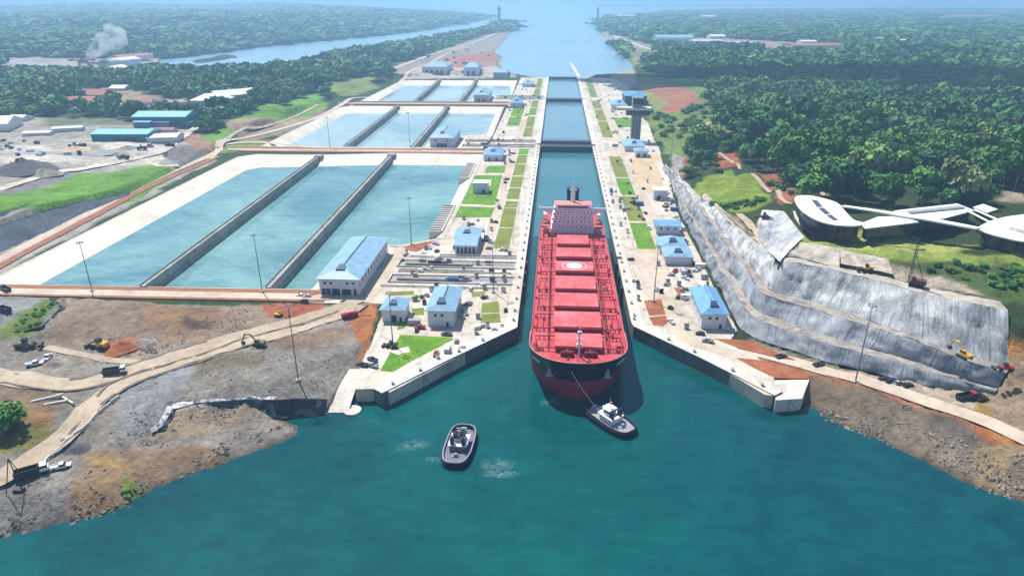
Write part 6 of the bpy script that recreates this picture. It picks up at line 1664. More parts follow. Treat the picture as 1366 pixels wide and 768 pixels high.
L_ = [('car', 401, 395, 90, 'white', 'white car at the corner before the long machinery hall, left of two'), ('car', 410, 396, 90, 'silver', 'silver car at the corner before the long machinery hall, right of two'),
      ('car', 406, 402.5, 80, 'dark', 'dark car on the dike road before the long machinery hall'), ('car', 459, 404, -40, 'dark', 'dark car on the curving road before the long machinery hall'),
      ('pickup', 497, 481, 60, 'dark', 'dark pickup beside the ramp at the left apron corner, upper of two'), ('pickup', 497, 489, 70, 'grey', 'grey pickup beside the ramp at the left apron corner, lower of two'),
      ('pickup', 483, 488, 80, 'dark', 'dark pickup at the top of the white ramp'), ('loader', 521, 463, 80, 'dark', 'dark machine at the foot of the light mast on the lawn'),
      ('car', 625, 406, -50, 'dark', 'dark car parked right of the front blue roofed building'), ('car', 646, 397, 80, 'grey', 'grey car behind the small lawn near the lock wall'),
      ('car', 556, 441, 10, 'dark', 'dark car between the two front blue roofed buildings') , ('pickup', 596, 447, 85, 'olive', 'olive pickup at the upper right corner of the front lawn'),
      ('car', 618, 423, 20, 'white', 'white car in the shade right of the front blue roofed building'), ('car', 619, 414, 10, 'silver', 'silver car parked along the side of the front blue roofed building'),
      ('pickup', 573, 331, 30, 'white', 'white pickup by the red corner bank of the basin'), ('pickup', 581, 326, 60, 'lilac', 'pale pickup behind the white one at the red corner bank'),
      ('car', 606, 331, 10, 'dark', 'dark car left of the two-roofed blue building'), ('car', 648, 322, 75, 'dark', 'dark car right of the two-roofed blue building, upper of two'), ('car', 652, 332, 80, 'grey', 'grey car right of the two-roofed blue building, lower of two'),
      ('car', 661, 297, 50, 'dark', 'dark car on the service road beside the basin lawn'), ('car', 663, 268, 20, 'grey', 'grey car beside the white block on the lawn'), ('pickup', 566, 404, 10, 'dark', 'dark pickup behind the front blue roofed building'),
      ('car', 684, 217, 80, 'dark', 'dark car beside the bright blue roofed building at the second gate slots')]
for k_, px, py, rz, cc, lb in L_: put(k_, px, py, rz, cc, lb, ga, z=6.05)
gr = 'vehicles on the right lock apron'
R_ = [('pickup', 914, 372, 40, 'white', 'white pickup behind the tall blue roofed building under the slope'), ('car', 919, 369, 70, 'blue', 'blue car behind the tall blue roofed building under the slope'),
      ('pickup', 926, 353, 50, 'red', 'red pickup at the corner of the double blue roofed building'), ('car', 912, 361, 80, 'red', 'red car just below the double blue roofed building'),
      ('car', 934, 446, 80, 'dark', 'dark car in front of the tall blue roofed building under the slope'), ('pickup', 944, 456, 70, 'grey', 'grey pickup at the bend of the right apron road'),
      ('car', 840, 258, 10, 'dark', 'dark car beside the sand yard, nearer of two'), ('car', 837, 245, 10, 'grey', 'grey car beside the sand yard, farther of two'), ('loader', 845, 272, 20, 'dark', 'dark loader left of the pale box building on the sand yard'),
      ('car', 858, 293, 15, 'red', 'red car left of the blue banded building'), ('car', 861, 285, 15, 'olive', 'olive car left of the blue banded building, behind the red car'), ('pickup', 866, 305, 15, 'white', 'white pickup left of the blue banded building, in front of the red car'),
      ('pickup', 853, 271, 80, 'grey', 'grey pickup before the pale box building on the sand yard'), ('exc', 888, 276, -40, 'yellow', 'yellow excavator beside the pale box building at the slope foot'),
      ('car', 975, 441, 70, 'white', 'white car right of the tall blue roofed building at the toe of the slope'), ('pickup', 895, 430, 20, 'white', 'white pickup on the apron left of the tall blue roofed building')]
for k_, px, py, rz, cc, lb in R_: put(k_, px, py, rz, cc, lb, gr, z=6.08)
gb_ = 'vehicles along the right bank road'
for px, py, cc, kd, lb in [(1042, 477, 'dark', 'pickup', 'dark pickup on the right bank road nearest the lock'), (1092, 488, 'dark', 'pickup', 'dark pickup alone on the right bank road, left of the light mast'), (1178, 507, 'dark', 'car', 'first of four dark cars on the right bank road, right of the light mast'),
                           (1187, 509.5, 'dark', 'car', 'second of four dark cars right of the light mast on the bank road'), (1198, 512, 'grey', 'car', 'grey car, third of the four right of the light mast'), (1211, 515, 'dark', 'car', 'last of four cars right of the light mast on the bank road'),
                           (1288, 533, 'red', 'dump', 'red cabbed truck on the bank road at the right end of the grey slope'), (1309, 534, 'dark', 'pickup', 'dark pickup beside the red cabbed truck on the bank road')]:
    put(kd, px, py, -70, cc, lb, gb_)
def on_loft(px, z): return P3(px[0], px[1], z)
put('rig', 1222, 381, 60, 'maroon', 'red drill rig with a tall lattice mast on top of the grey cut slope', 'plant on the cut slope', z=36.3, sc=1.0)
put('loader', 1154, 361, 80, 'yellow', 'yellow loader on the bench road above the grey slope', 'plant on the cut slope', z=36.6, sc=1.0)
put('exc', 1286, 477, 20, 'yellow', 'yellow excavator reaching up on a bench of the grey slope', 'plant on the cut slope', z=21.4, sc=1.05)
put('loader', 1338, 494, 80, 'red', 'red machine at the right end of the slope bench', 'plant on the cut slope', z=18.5, sc=1.0)
put('dump', 1025, 296, 30, 'dark', 'dark truck on the ramp under the slanted white slope', 'plant on the cut slope')
put('loader', 1018, 292, 70, 'red', 'red machine on the ramp beside the slanted white slope', 'plant on the cut slope', sc=1.2)
# left: loose site things
for i, (px, py, a, L) in enumerate([(62, 532, 35, 10), (74, 538, 25, 8), (88, 533, -30, 11)]):
    p = G3(px, py, 8); t_ = thing('drain_pipe', ['white pipe lying by the lower haul road, left of three', 'short white pipe between two others by the lower haul road', 'white pipe lying aslant by the lower haul road, right of three'][i], 'pipe', (p.x, p.y, p.z + .45), math.radians(a), 'white pipes on the ground')
    m = MB(); m.tube([(-L / 2, 0, 0), (L / 2, 0, 0)], .42, 10); m.build('barrel', M['white'], t_)
    m = MB(); m.tube([(L / 2, 0, 0), (L / 2 + .8, 0, 0)], .55, 10); m.build('socket', M['conc'], t_)
bar0 = None
line = [(62, 615), (72, 606), (80, 599), (88, 590), (98, 583), (106, 576), (114, 570), (122, 562), (130, 553), (138, 546), (146, 540), (154, 533)]
for i, (a, b) in enumerate(line):
    p = G3(a, b, 8)
    if bar0 is None:
        m = MB(); m.prism([(-2.2, -.45), (2.2, -.45), (2.2, .45), (-2.2, .45)], -.2, .4); m.prism([(-2.2, -.2), (2.2, -.2), (2.2, .2), (-2.2, .2)], .4, 1.1)
        bar0 = m.build('road_barrier', M['conc_white']); o = bar0
    else: o = bar0.copy(); link(o)
    o.location = p; q = line[min(i + 1, len(line) - 1)]; r_ = line[max(i - 1, 0)]
    A = G3(*q, 8); B = G3(*r_, 8); o.rotation_euler = (0, 0, math.atan2(A.y - B.y, A.x - B.x))
    tag(o, 'white concrete barrier in the row along the lower haul road', 'barrier', 'concrete barriers along the lower haul road')
pl = G3(26, 655, 5); t_ = thing('site_derrick', 'thin dark derrick of leaning poles beside the white cabbed truck', 'derrick', pl)
m = MB(); m.bar((-3, -2, 0), (0, 0, 13), .22); m.bar((3.5, -2, 0), (0, 0, 13), .22); m.bar((.5, 4, 0), (0, 0, 13), .22); m.build('leg', M['dark'], t_)
m = MB(); m.bar((0, 0, 13), (5, -4, 2), .12); m.box(-1.5, 1.5, -1, 1, 0, 1.2); m.build('winch', M['dark'], t_)
# earth heaps and boulders
def heap(px, py, r, h, mat, label, seed, z=6.5):
    p = G3(px, py, z); n = 26; k = 12; m = MB()
    rows = []
    for i in range(k + 1):
        u = i / k
        for j in range(n):
            a = 2 * math.pi * j / n
            q = r * u * (1 + .35 * float(fbm(np.array([math.cos(a) * 1.6 + seed]), np.array([math.sin(a) * 1.6]), seed, 3)[0]) * 2)
            zz = h * (1 - u) ** 1.1 * (1 + .5 * float(fbm(np.array([q * math.cos(a) * .6 + seed]), np.array([q * math.sin(a) * .6]), seed, 3)[0]) * 2) - .35 * u
            m.v.append((q * math.cos(a), q * math.sin(a), zz))
    for i in range(k):
        for j in range(n): m.f.append((i * n + j, (i + 1) * n + j, (i + 1) * n + (j + 1) % n, i * n + (j + 1) % n)); m.m.append(0)
    o = m.build('earth_heap', mat, None, p, 0, True); return tag(o, label, 'earth heap', 'heaps on the construction ground')
heap(160, 462, 9, 2.6, M['redsoil'], 'red brown rubble heap beside the yellow loader', 2)
heap(185, 459, 8, 2.2, M['rock'], 'grey stone heap right of the red brown rubble heap', 3)
heap(72, 486, 6, 2.2, M['rock'], 'small stone heap beside the white pickup', 4)
heap(106, 597, 4.5, 1.6, M['asphalt'], 'small black heap beside the lower haul road', 5)
heap(30, 226, 26, 9, M['asphalt'], 'big black gravel heap in the upper left yard', 6, 16)
heap(98, 200, 16, 3.5, M['sand'], 'long sand coloured stockpile in the white yard, left of the warehouses', 7, 15)
heap(135, 204, 14, 3.0, M['conc_grey'], 'grey stockpile in the white yard before the nearer teal warehouse', 8, 15)
heap(170, 197, 10, 2.6, M['rock'], 'stone stockpile right of the grey one in the white yard', 9, 15)
heap(60, 232, 14, 5, M['rock'], 'weedy stone heap right of the black gravel heap', 12, 16)
rx = G3(467, 423, 7); t_ = thing('rock_crusher', 'red container shaped machine on the orange earth slope', 'machine', rx, math.radians(35))
m = MB(); m.box(-4, 4, -1.3, 1.3, .8, 2.6); m.build('body', M['ship_red'], t_)
m = MB(); m.prism([(-2, -1.2), (2, -1.2), (2, 1.2), (-2, 1.2)], 2.6, 3.4); m.build('hopper', M['pink'], t_)
m = MB(); m.bar((5, 0, 1.5), (10, 0, 4), .7); m.build('conveyor', M['dark'], t_)
wheels(t_, (-3, 3), (-1.4, 1.4), .6, .5)
# boat ramp slab at the left shore
m = MB(); c = P(470, 547, 0.3); m.tube([(c[0], c[1], -1), (c[0], c[1], .5)], 3.6, 18); tag(m.build('mooring_pad', M['conc_white']), 'round white concrete pad in the water at the foot of the ramp', 'mooring pad')
# ------------------------------------------------------------------ clutter on the aprons: bollards, cabinets, containers, fenders
bol = None
def put_bollard(x, y, lab):
    global bol
    if bol is None:
        m = MB(); m.tube([(0, 0, 0), (0, 0, .7), (0, 0, .9)], [.45, .35, .6], 8); m.box(-.9, .9, -.9, .9, -.05, .12); bol = m.build('mooring_bollard', M['steel']); o = bol
    else: o = bol.copy(); link(o)
    o.location = (x, y, 6.3); o.scale = (1.5, 1.5, 1.5); tag(o, lab, 'bollard', 'mooring bollards along the lock edge')
def along(line, step, inward):
    out = []
    for a, b in zip(line, line[1:]):
        a = Vector(a); b = Vector(b); L = (b - a).length; d = (b - a) / L; n = Vector((-d.y, d.x)) * inward
        for k in range(max(1, int(L / step))): out.append((a + d * (k + .5) * step + n, math.atan2(d.y, d.x)))
    return out
for v, a in along(tipL + [(CH0, 308), (CH0, 741)], 15, 2.2): put_bollard(v.x, v.y, 'mooring bollard in the row along the left lock wall and its approach arm')
for v, a in along(tipR + [(CH1, 306), (CH1, 741)], 15, -2.2): put_bollard(v.x, v.y, 'mooring bollard in the row along the right lock wall and its approach arm')
for i, (y, s) in enumerate([(352, -1), (371, -1), (388, -1), (352, 1), (371, 1), (390, 1)]):
    m = MB(); x = CH0 + .7 if s < 0 else CH1 - .7
    m.box(-.7, .7, -2.2, 2.2, -3.2, 2.4)
    o = m.build('gate_fender', M['black'], None, (x, y, 3.2)); tag(o, 'black rubber fender on the ' + ('left' if s < 0 else 'right') + ' lock wall beside the ship, ' + ['nearest', 'middle', 'farthest'][i % 3] + ' of three', 'fender', 'black fenders at the gate slots')
# cabinets and machinery: one of each kind, then copies
def cabinet():
    t_ = thing('equipment_cabinet', 'x', 'cabinet', (0, 0, 6))
    m = MB(); m.box(-1.1, 1.1, -.7, .7, .1, 2.3); m.build('body', M['car_paint'], t_)
    m = MB(); m.box(-1.2, 1.2, -.8, .8, 2.3, 2.42); m.build('cap', M['dark'], t_)
    m = MB(); m.box(-.9, .9, -.74, -.70, .4, 2.1); m.build('door', M['steel'], t_)
    return t_
def container():
    t_ = thing('shipping_container', 'x', 'container', (0, 0, 6))
    m = MB()
    for k in range(12): m.box(-3 + k * .5, -2.72 + k * .5, -1.22, 1.22, .12, 2.55)
    m.box(-3, 3, -1.17, 1.17, .1, 2.6); m.build('body', M['car_paint'], t_)
    m = MB(); m.box(2.98, 3.06, -1.1, 1.1, .2, 2.5); m.build('door', M['steel'], t_)
    return t_
def pallet_stack():
    t_ = thing('material_stack', 'x', 'material stack', (0, 0, 6))
    m = MB(); m.box(-1.6, 1.6, -1.0, 1.0, 0, .25); m.build('pallet', M['rust'], t_)
    m = MB(); m.box(-1.5, 1.5, -.9, .9, .25, 1.1); m.box(-1.2, .6, -.7, .7, 1.1, 1.7); m.build('load', M['car_paint'], t_)
    return t_
MAKERS.update(cab=cabinet, box=container, pal=pallet_stack)
gy = 'vehicles and stock in the left yard'
ry = random.Random(9)
for i in range(34):
    px, py = ry.uniform(0, 235), ry.uniform(186, 214)
    if py > 216 - (px * .02) or (110 < px < 240 and py < 192): continue
    kd = ry.choice(['box', 'dump', 'car', 'pickup', 'pal']); cc = ry.choice(['white', 'grey', 'silver', 'blue', 'olive', 'dark'])
    nm = {'box': 'container', 'dump': 'dump truck', 'car': 'car', 'pickup': 'pickup', 'pal': 'stack of materials'}[kd]
    put(kd, px, py, ry.uniform(0, 180), cc, cc + ' ' + nm + ' parked in the white yard before the teal warehouses', nm + 's in the white yard', sc=1.6 if kd == 'pal' else 1.1)
for i in range(16):
    px, py = ry.uniform(560, 660), ry.uniform(66, 98)
    kd = ry.choice(['box', 'box', 'pal', 'dump']); cc = ry.choice(['white', 'grey', 'silver', 'blue'])
    nm = {'box': 'container', 'dump': 'dump truck', 'pal': 'stack of materials'}[kd]
    put(kd, px, py, ry.uniform(0, 180), cc, cc + ' ' + nm + ' on the bare red strip by the lake', nm + 's on the red strip', sc=2.0 if kd == 'pal' else 1.4)
rr = random.Random(42)
AREAS = [('on the front part of the left apron', ap_l, -72, -20, 262, 345, 26), ('among the gate slots left of the ship', ap_l, -92, -20, 345, 408, 24), ('on the left apron beside the basin lawn', ap_l, -72, -40, 408, 720, 26),
         ('on the right apron road beside the ship', ap_r, 44, 92, 300, 380, 30), ('on the right apron near the blue banded building', ap_r, 44, 66, 380, 560, 20), ('at the foot of the grey slope', ap_r, 84, 92, 330, 560, 22), ('around the control tower', ap_r, 60, 104, 560, 900, 26), ('near the far end of the right apron', ap_r, 44, 110, 900, 1400, 30), ('near the far end of the left apron', ap_l, -70, -40, 760, 1400, 24)]
LAWNS = [PP(q, 6) for q in ([(507, 494), (534, 446), (606, 448), (606, 454), (548, 482), (524, 496)], [(643, 402), (668, 400), (670, 431), (640, 433)], [(607, 234), (672, 234), (660, 291), (605, 291)], [(859, 401), (890, 399), (892, 437), (868, 437)], [(646, 222), (675, 221), (673, 231), (644, 231)])]
NB = [(-62, -45, 294, 326), (-86, -70, 297, 316), (-66, -46, 386, 434), (-128, -100, 325, 400), (70, 88, 299, 335), (65, 85, 384, 460), (77, 91, 528, 545), (70, 95, 685, 750), (78, 100, 765, 785), (-68, -52, 540, 554), (-72, -50, 658, 692)]
for where, poly, x0, x1, y0, y1, n in AREAS:
    c = 0
    while c < n:
        x, y = rr.uniform(x0, x1), rr.uniform(y0, y1)
        if float(sd_poly(np.array([x]), np.array([y]), poly)[0]) < 3 or any(a < x < b and d < y < e for a, b, d, e in NB) or any(float(sd_poly(np.array([x]), np.array([y]), q)[0]) > -1 for q in LAWNS): continue
        kd = rr.choices(['cab', 'box', 'pal', 'car', 'pickup'], [5, 2, 5, 2, 1.5])[0]
        cc = rr.choice({'cab': ['grey', 'silver', 'white'], 'box': ['blue', 'white', 'white', 'grey', 'silver'], 'pal': ['grey', 'dark', 'silver', 'lilac', 'white'], 'car': ['white', 'dark', 'silver', 'grey'], 'pickup': ['white', 'dark', 'red']}[kd])
        nm = {'cab': 'equipment cabinet', 'box': 'shipping container', 'pal': 'stack of materials', 'car': 'parked car', 'pickup': 'parked pickup'}[kd]
        o = put(kd, 700, 400, rr.choice((0, 90, 0, 90, rr.uniform(0, 180))), cc, cc + ' ' + nm + ' standing ' + where, nm + 's ' + where, z=6.0)
        o.location = (x, y, 6.07); c += 1

# ------------------------------------------------------------------ loose rock along the shores and over the rough ground
def rubble(seed, n, zones):
    rg_ = np.random.default_rng(seed); base = np.array([(1, 0, 0), (-1, 0, 0), (0, 1, 0), (0, -1, 0), (0, 0, .8), (0, 0, -.6)])
    tri = np.array([(0, 2, 4), (2, 1, 4), (1, 3, 4), (3, 0, 4), (2, 0, 5), (1, 2, 5), (3, 1, 5), (0, 3, 5)])
    V, Fc = [], []; k = 0
    for poly, lv, cnt, s0, s1 in zones:
        pw = PP(poly, lv); xs = [p[0] for p in pw]; ys = [p[1] for p in pw]
        X = rg_.uniform(min(xs), max(xs), cnt * 4); Y = rg_.uniform(min(ys), max(ys), cnt * 4)
        ok = (sd_poly(X, Y, pw) > 0) & (fbm(X * .09, Y * .09, seed, 3) > -.04); X, Y = X[ok][:cnt], Y[ok][:cnt]
        for x, y in zip(X, Y):
            z = zg(x, y)
            if z < -1.2: continue
            r_ = s0 * (s1 / s0) ** (rg_.uniform() ** 2.2)
            v = base * r_ * rg_.uniform(.6, 1.3, (6, 3)); a = rg_.uniform(0, 6.28)
            v = np.stack([v[:, 0] * math.cos(a) - v[:, 1] * math.sin(a), v[:, 0] * math.sin(a) + v[:, 1] * math.cos(a), v[:, 2]], 1) + (x, y, z + r_ * .15)
            V.append(v); Fc.append(tri + 6 * k); k += 1
    V = np.concatenate(V); Fc = np.concatenate(Fc)
    me = bpy.data.meshes.new('rubble'); me.from_pydata(V.tolist(), [], Fc.tolist()); me.materials.append(M['rock']); me.update()
    o = bpy.data.objects.new('rubble', me); link(o); o['kind'] = 'stuff'
rubble(3, 0, [([(0, 700), (110, 672), (175, 640), (300, 596), (395, 566), (400, 585), (300, 625), (200, 655), (175, 676), (110, 696), (0, 722)], .6, 800, .25, 1.3),
  ([(1072, 532), (1110, 550), (1260, 615), (1366, 655), (1420, 690), (1366, 674), (1290, 648), (1225, 614), (1160, 586), (1100, 562)], .6, 800, .25, 1.4),
  ([(1100, 530), (1366, 610), (1366, 660), (1230, 605), (1110, 555)], 5, 700, .25, .9), ([(120, 600), (300, 560), (380, 565), (300, 600), (160, 650), (20, 690), (20, 660)], 4, 220, .2, .8),
  ([(190, 540), (330, 460), (470, 440), (440, 515), (240, 530)], 8, 260, .2, .7), ([(95, 470), (200, 440), (330, 410), (330, 440), (200, 470)], 6.5, 300, .25, .8), ([(130, 590), (210, 510), (240, 560), (200, 590)], 7, 150, .2, .7),
  ([(230, 548), (380, 553), (385, 562), (225, 575)], 2, 160, .2, .8), ([(145, 455), (205, 452), (210, 472), (150, 475)], 6.6, 220, .3, 1.2)])
# ------------------------------------------------------------------ trees
def leaf_mat(name, single):
    t = NT(name)
    if single:
        oi = t.add('ShaderNodeObjectInfo'); r = oi.outputs['Random']
        base = t.ramp(r, [(0.0, (0.031, 0.108, 0.037)), (0.3, (0.045, 0.157, 0.037)), (0.65, (0.081, 0.227, 0.041)), (0.88, (0.151, 0.302, 0.049)), (1.0, (0.216, 0.259, 0.108))])
        at = t.add('ShaderNodeVertexColor', layer_name='tint'); col = t.mix(base, at.outputs[0], 1.0, 'MULTIPLY')
    else:
        at = t.add('ShaderNodeVertexColor', layer_name='tint'); col = at.outputs[0]
    t.base(col); t.rough(0.7); t.b.inputs['Specular IOR Level'].default_value = .2
    return t.m
M['leaf'] = leaf_mat('leaf', True); M['wood_leaf'] = leaf_mat('wood_leaf', False)
M['bark'] = plain('bark', (0.16, 0.13, 0.10), 0.9, 0.2, 1.)

def crown_arrays(rng, R, Hh, n, size, lobes=7):
    """quads spread over the outer half of a handful of lobes: returns verts (n,4,3), tint (n)"""
    c = []; rad = []
    for i in range(lobes):
        a = rng.uniform(0, 2 * np.pi); q = R * rng.uniform(.15, .68) if i else 0
        c.append((q * np.cos(a), q * np.sin(a), Hh * rng.uniform(.45, .78) if i else Hh * .72)); rad.append(R * rng.uniform(.36, .58) if i else R * .56)
    c = np.array(c); rad = np.array(rad); k = rng.integers(0, lobes, n)
    d = rng.normal(size=(n, 3)); d /= np.linalg.norm(d, axis=1)[:, None]
    d[:, 2] = np.where(d[:, 2] < -.35, -d[:, 2], d[:, 2])
    r = rad[k] * rng.uniform(.62, 1.08, n)
    p = c[k] + d * r[:, None] * np.array([1, 1, .78])
    nn = d + rng.normal(size=(n, 3)) * .55; nn[:, 2] += .25; nn /= np.linalg.norm(nn, axis=1)[:, None]
    u = np.cross(nn, rng.normal(size=(n, 3))); u /= np.linalg.norm(u, axis=1)[:, None] + 1e-9; v = np.cross(nn, u)
    s = size * rng.uniform(.55, 1.25, n)[:, None]; asp = rng.uniform(.6, 1., n)[:, None]
    q = np.stack([p - u * s - v * s * asp * .6, p + u * s * .8 - v * s * asp, p + u * s + v * s * asp * .7, p - u * s * .7 + v * s * asp], 1)
    lt = rng.uniform(.7, 1.3, lobes)[k] * rng.uniform(.72, 1.28, n)
    return q, lt

def quads_mesh(name, Q, colr, mat):
    n = len(Q); me = bpy.data.meshes.new(name)
    me.vertices.add(4 * n); me.vertices.foreach_set('co', np.ascontiguousarray(Q.reshape(-1, 3), np.float32).ravel())
    me.loops.add(4 * n); me.loops.foreach_set('vertex_index', np.arange(4 * n, dtype=np.int32))
    me.polygons.add(n); me.polygons.foreach_set('loop_start', np.arange(0, 4 * n, 4, dtype=np.int32))
    at = me.color_attributes.new('tint', 'FLOAT_COLOR', 'POINT')
    at.data.foreach_set('color', np.ascontiguousarray(np.c_[np.repeat(colr, 4, 0), np.ones(4 * n)], np.float32).ravel())
    me.materials.append(mat); me.update(calc_edges=True); return me

rngT = np.random.default_rng(3)
CROWNS = []
for i in range(8):
    Q, lt = crown_arrays(rngT, 1.0, 1.55 + .25 * (i % 3), 760, .105, 6 + i % 5)
    CROWNS.append(quads_mesh('crown', Q, lt[:, None] * np.array([[1, 1, 1]]), M['leaf']))
def trunk_mesh(seed, Hh):
    r = random.Random(seed); m = MB(); m.tube([(0, 0, -.12), (.02, 0, Hh * .3), (0, .03, Hh * .6)], [.055, .04, .025], 6)
    for k in range(4):
        a = r.uniform(0, 6.28); m.tube([(0, 0, Hh * r.uniform(.25, .45)), (.45 * math.cos(a), .45 * math.sin(a), Hh * r.uniform(.55, .7))], [.03, .012], 5)
    me = bpy.data.meshes.new('trunk'); me.from_pydata(m.v, [], m.f); me.materials.append(M['bark']); me.update(); return me
TRUNKS = [trunk_mesh(i, 1.55 + .25 * (i % 3)) for i in range(8)]

# woodland points on a grid that coarsens with distance, wherever the ground is forest floor
pts = []
r = 260.
rg = np.random.default_rng(8)
while r < 11000:
    sp = max(14.0, 0.0125 * r) if r < 3500 else max(41, .014 * r)
    n = int(math.radians(90) * r / sp)
    a = np.radians(-46) + (np.arange(n) + rg.uniform(-.45, .45, n)) * sp / r
    rr_ = r + rg.uniform(-.45, .45, n) * sp
    pts.append(np.stack([rr_ * np.sin(a), rr_ * np.cos(a), np.full(n, sp)], 1))
    r += sp * .92
pts = np.concatenate(pts)
TZ = height(pts[:, 0], pts[:, 1], False)
TC = paint(pts[:, 0], pts[:, 1], TZ + 5)
isf = (np.abs(TC - np.array(FLOOR)).max(1) < .022) & (TZ > 1.8)
Dp = np.hypot(pts[:, 0], pts[:, 1])
# keep clear of paving, basins, roads and buildings
for poly in (PLAT_L, PLAT_R): isf &= sd_poly(pts[:, 0], pts[:, 1], poly) < -6
isf &= sd_poly(pts[:, 0], pts[:, 1], SPIT) < -30
isf &= ~((pts[:, 1] > 1360) & (pts[:, 1] < 1720) & (pts[:, 0] > -230) & (pts[:, 0] < 200))
for V, dep in LOFTS:
    q = raster_loft(V, pts[:, 0].copy(), pts[:, 1].copy(), np.full(len(pts), np.nan)); isf &= np.isnan(q)
CLEAR = [PP([(868, 152), (960, 150), (1012, 158), (1005, 174), (940, 180), (915, 202), (893, 200), (872, 172)], 13), PP([(850, 106), (932, 112), (938, 146), (885, 168), (850, 140)], 9), PP([(915, 205), (990, 200), (1060, 232), (1062, 280), (1050, 350), (1010, 345), (930, 290)], 33), PP([(1185, 340), (1400, 340), (1400, 400), (1330, 405), (1230, 380)], 38), PP([(1050, 258), (1130, 258), (1240, 266), (1320, 264), (1470, 278), (1470, 345), (1330, 345), (1300, 322), (1150, 322), (1060, 312)], 42)]
for c in CLEAR: isf &= sd_poly(pts[:, 0], pts[:, 1], c) < 0
bl = [o for o in COL.objects if o.type == 'EMPTY' and o.get('category') in ('building', 'crane', 'tower')]
for o in bl:
    x, y = o.location.x, o.location.y; w = max([max(abs(v[0]) for v in k.bound_box) for k in KIDS.get(o.name, [])] + [5]); isf &= np.hypot(pts[:, 0] - x, pts[:, 1] - y) > min(w, 60) + 5
    # open a sight line on the side the road comes from (nearer the water)
    d = math.hypot(x, y); isf &= ~((np.abs(pts[:, 0] * y / d - pts[:, 1] * x / d) < w) & (Dp < d) & (Dp > d - 30 - d * .05))
isf &= (rg.uniform(0, 1, len(pts)) > .06) & ~((fbm(pts[:, 0] * .013, pts[:, 1] * .013, 77, 3) > .24) & (Dp < 2500))
fpts = pts[isf]; fz = TZ[isf]; fD = Dp[isf]
def inframe(x, y, z):
    rr2 = x * math.cos(YAW) + y * math.sin(YAW); f = -x * math.sin(YAW) + y * math.cos(YAW); d = H - z
    c = f * math.cos(TH) + d * math.sin(TH); return CX + F * rr2 / c, CY + F * (-f * math.sin(TH) + d * math.cos(TH)) / c
ux, uy = inframe(fpts[:, 0], fpts[:, 1], fz + 8)
vis = (ux > -20) & (ux < 1390) & (uy > -20) & (uy < 800)
order = np.argsort(np.where(vis, fD, 1e9))
NIND = 285
ind = order[:NIND]
used = set(ind.tolist())
print('forest points', len(fpts), 'individual out to', fD[ind].max())
def tree(x, y, z, R, k, rz, label, group, sz=1.0):
    t_ = thing('rainforest_tree', label, 'tree', (x, y, z), rz, group)
    c = bpy.data.objects.new('crown', CROWNS[k]); link(c, t_); c.scale = (R, R, R * sz)
    b = bpy.data.objects.new('trunk', TRUNKS[k]); link(b, t_); b.scale = (R, R, R * sz)
    return t_
rt = random.Random(77)
for i in ind:
    x, y, sp = fpts[i]
    R = 6.0 * 2.7 ** (rt.uniform(0, 1) ** 1.3) * (1.0 if fD[i] > 420 else .8)
    if x > 0: lb = 'broad leafy tree in the rainforest on the hill right of the lock'
    else: lb = 'leafy tree in the wood above the left yard'
    tree(x, y, fz[i] - .3, R, rt.randrange(8), rt.uniform(0, 6.28), lb, 'rainforest trees right of the lock' if x > 0 else 'trees in the left wood', rt.uniform(.75, 1.4))
# single trees the photo shows on their own
for px, py, R, lb in [(650, 432 - 22, 2.2, 'a') if False else (647, 397, 1.3, 'small dark bush on the apron behind the small lawn'), (554, 402, 2.4, 'yellow green small tree between the two front blue roofed buildings'), (562, 398, 1.6, 'round dark bush behind the front blue roofed building'),
                      (382, 140, 15, 'big round dark tree beside the small white house on the grass hill'), (352, 137, 12, 'pale round tree left of the big dark tree on the grass hill'), (247, 153, 13, 'dark tree beside the big white roofed house'), (258, 157, 9, 'smaller dark tree in front of the big white roofed house'),
                      (5, 570, 9, 'bushy bright green tree at the left edge above the lower road'), (437, 112, 12, 'round tree at the top end of the grass hill')]:
    p = G3(px, py, 8); tree(p.x, p.y, p.z - R * .25, R, rt.randrange(8), 1.0, lb, None, .8)
# bushes on the mound, the lawn bank and the raised lot
def bushes(polys, n, r0, r1, label, group, seed, z):
    rb = random.Random(seed); c = 0
    pw = [tuple(G3(a, b, z))[:2] for a, b in polys]; xs = [q[0] for q in pw]; ys = [q[1] for q in pw]; k = 0
    while c < n and k < 20000:
        k += 1; x, y = rb.uniform(min(xs), max(xs)), rb.uniform(min(ys), max(ys))
        if float(sd_poly(np.array([x]), np.array([y]), pw)[0]) < 1: continue
        R = rb.uniform(r0, r1)
        t_ = thing('bush', label, 'bush', (x, y, zg(x, y) - R * .55), rb.uniform(0, 6), group); b = bpy.data.objects.new('foliage', CROWNS[rb.randrange(8)]); link(b, t_); b.scale = (R, R, R * .8)
        c += 1
bushes([(918, 284), (930, 262), (950, 270), (1000, 268), (1025, 268), (1000, 280), (960, 286)], 60, 1.0, 3.6, 'low bush on the green mound above the grey cut slope', 'bushes on the green mound', 5, 27)
bushes([(1195, 350), (1300, 352), (1380, 352), (1380, 385), (1335, 390), (1290, 376), (1240, 362)], 30, 1.4, 3.4, 'dark bush on the bank below the visitor centre lawn', 'bushes below the lawn', 6, 38)
bushes([(10, 438), (55, 402), (74, 405), (56, 434), (24, 446)], 26, .9, 2.0, 'bright bush on the edge of the raised machine lot', 'bushes on the raised lot', 7, 11)
bushes([(205, 575), (222, 545), (232, 548), (218, 572)], 10, .7, 1.5, 'bush along the top of the broken rock wall by the left shore', 'bushes on the rock wall', 8, 6)
bushes([(160, 655), (175, 648), (178, 668), (166, 668)], 5, .9, 1.7, 'bright green bush at the left water edge', 'bushes at the left shore', 9, 2.5)
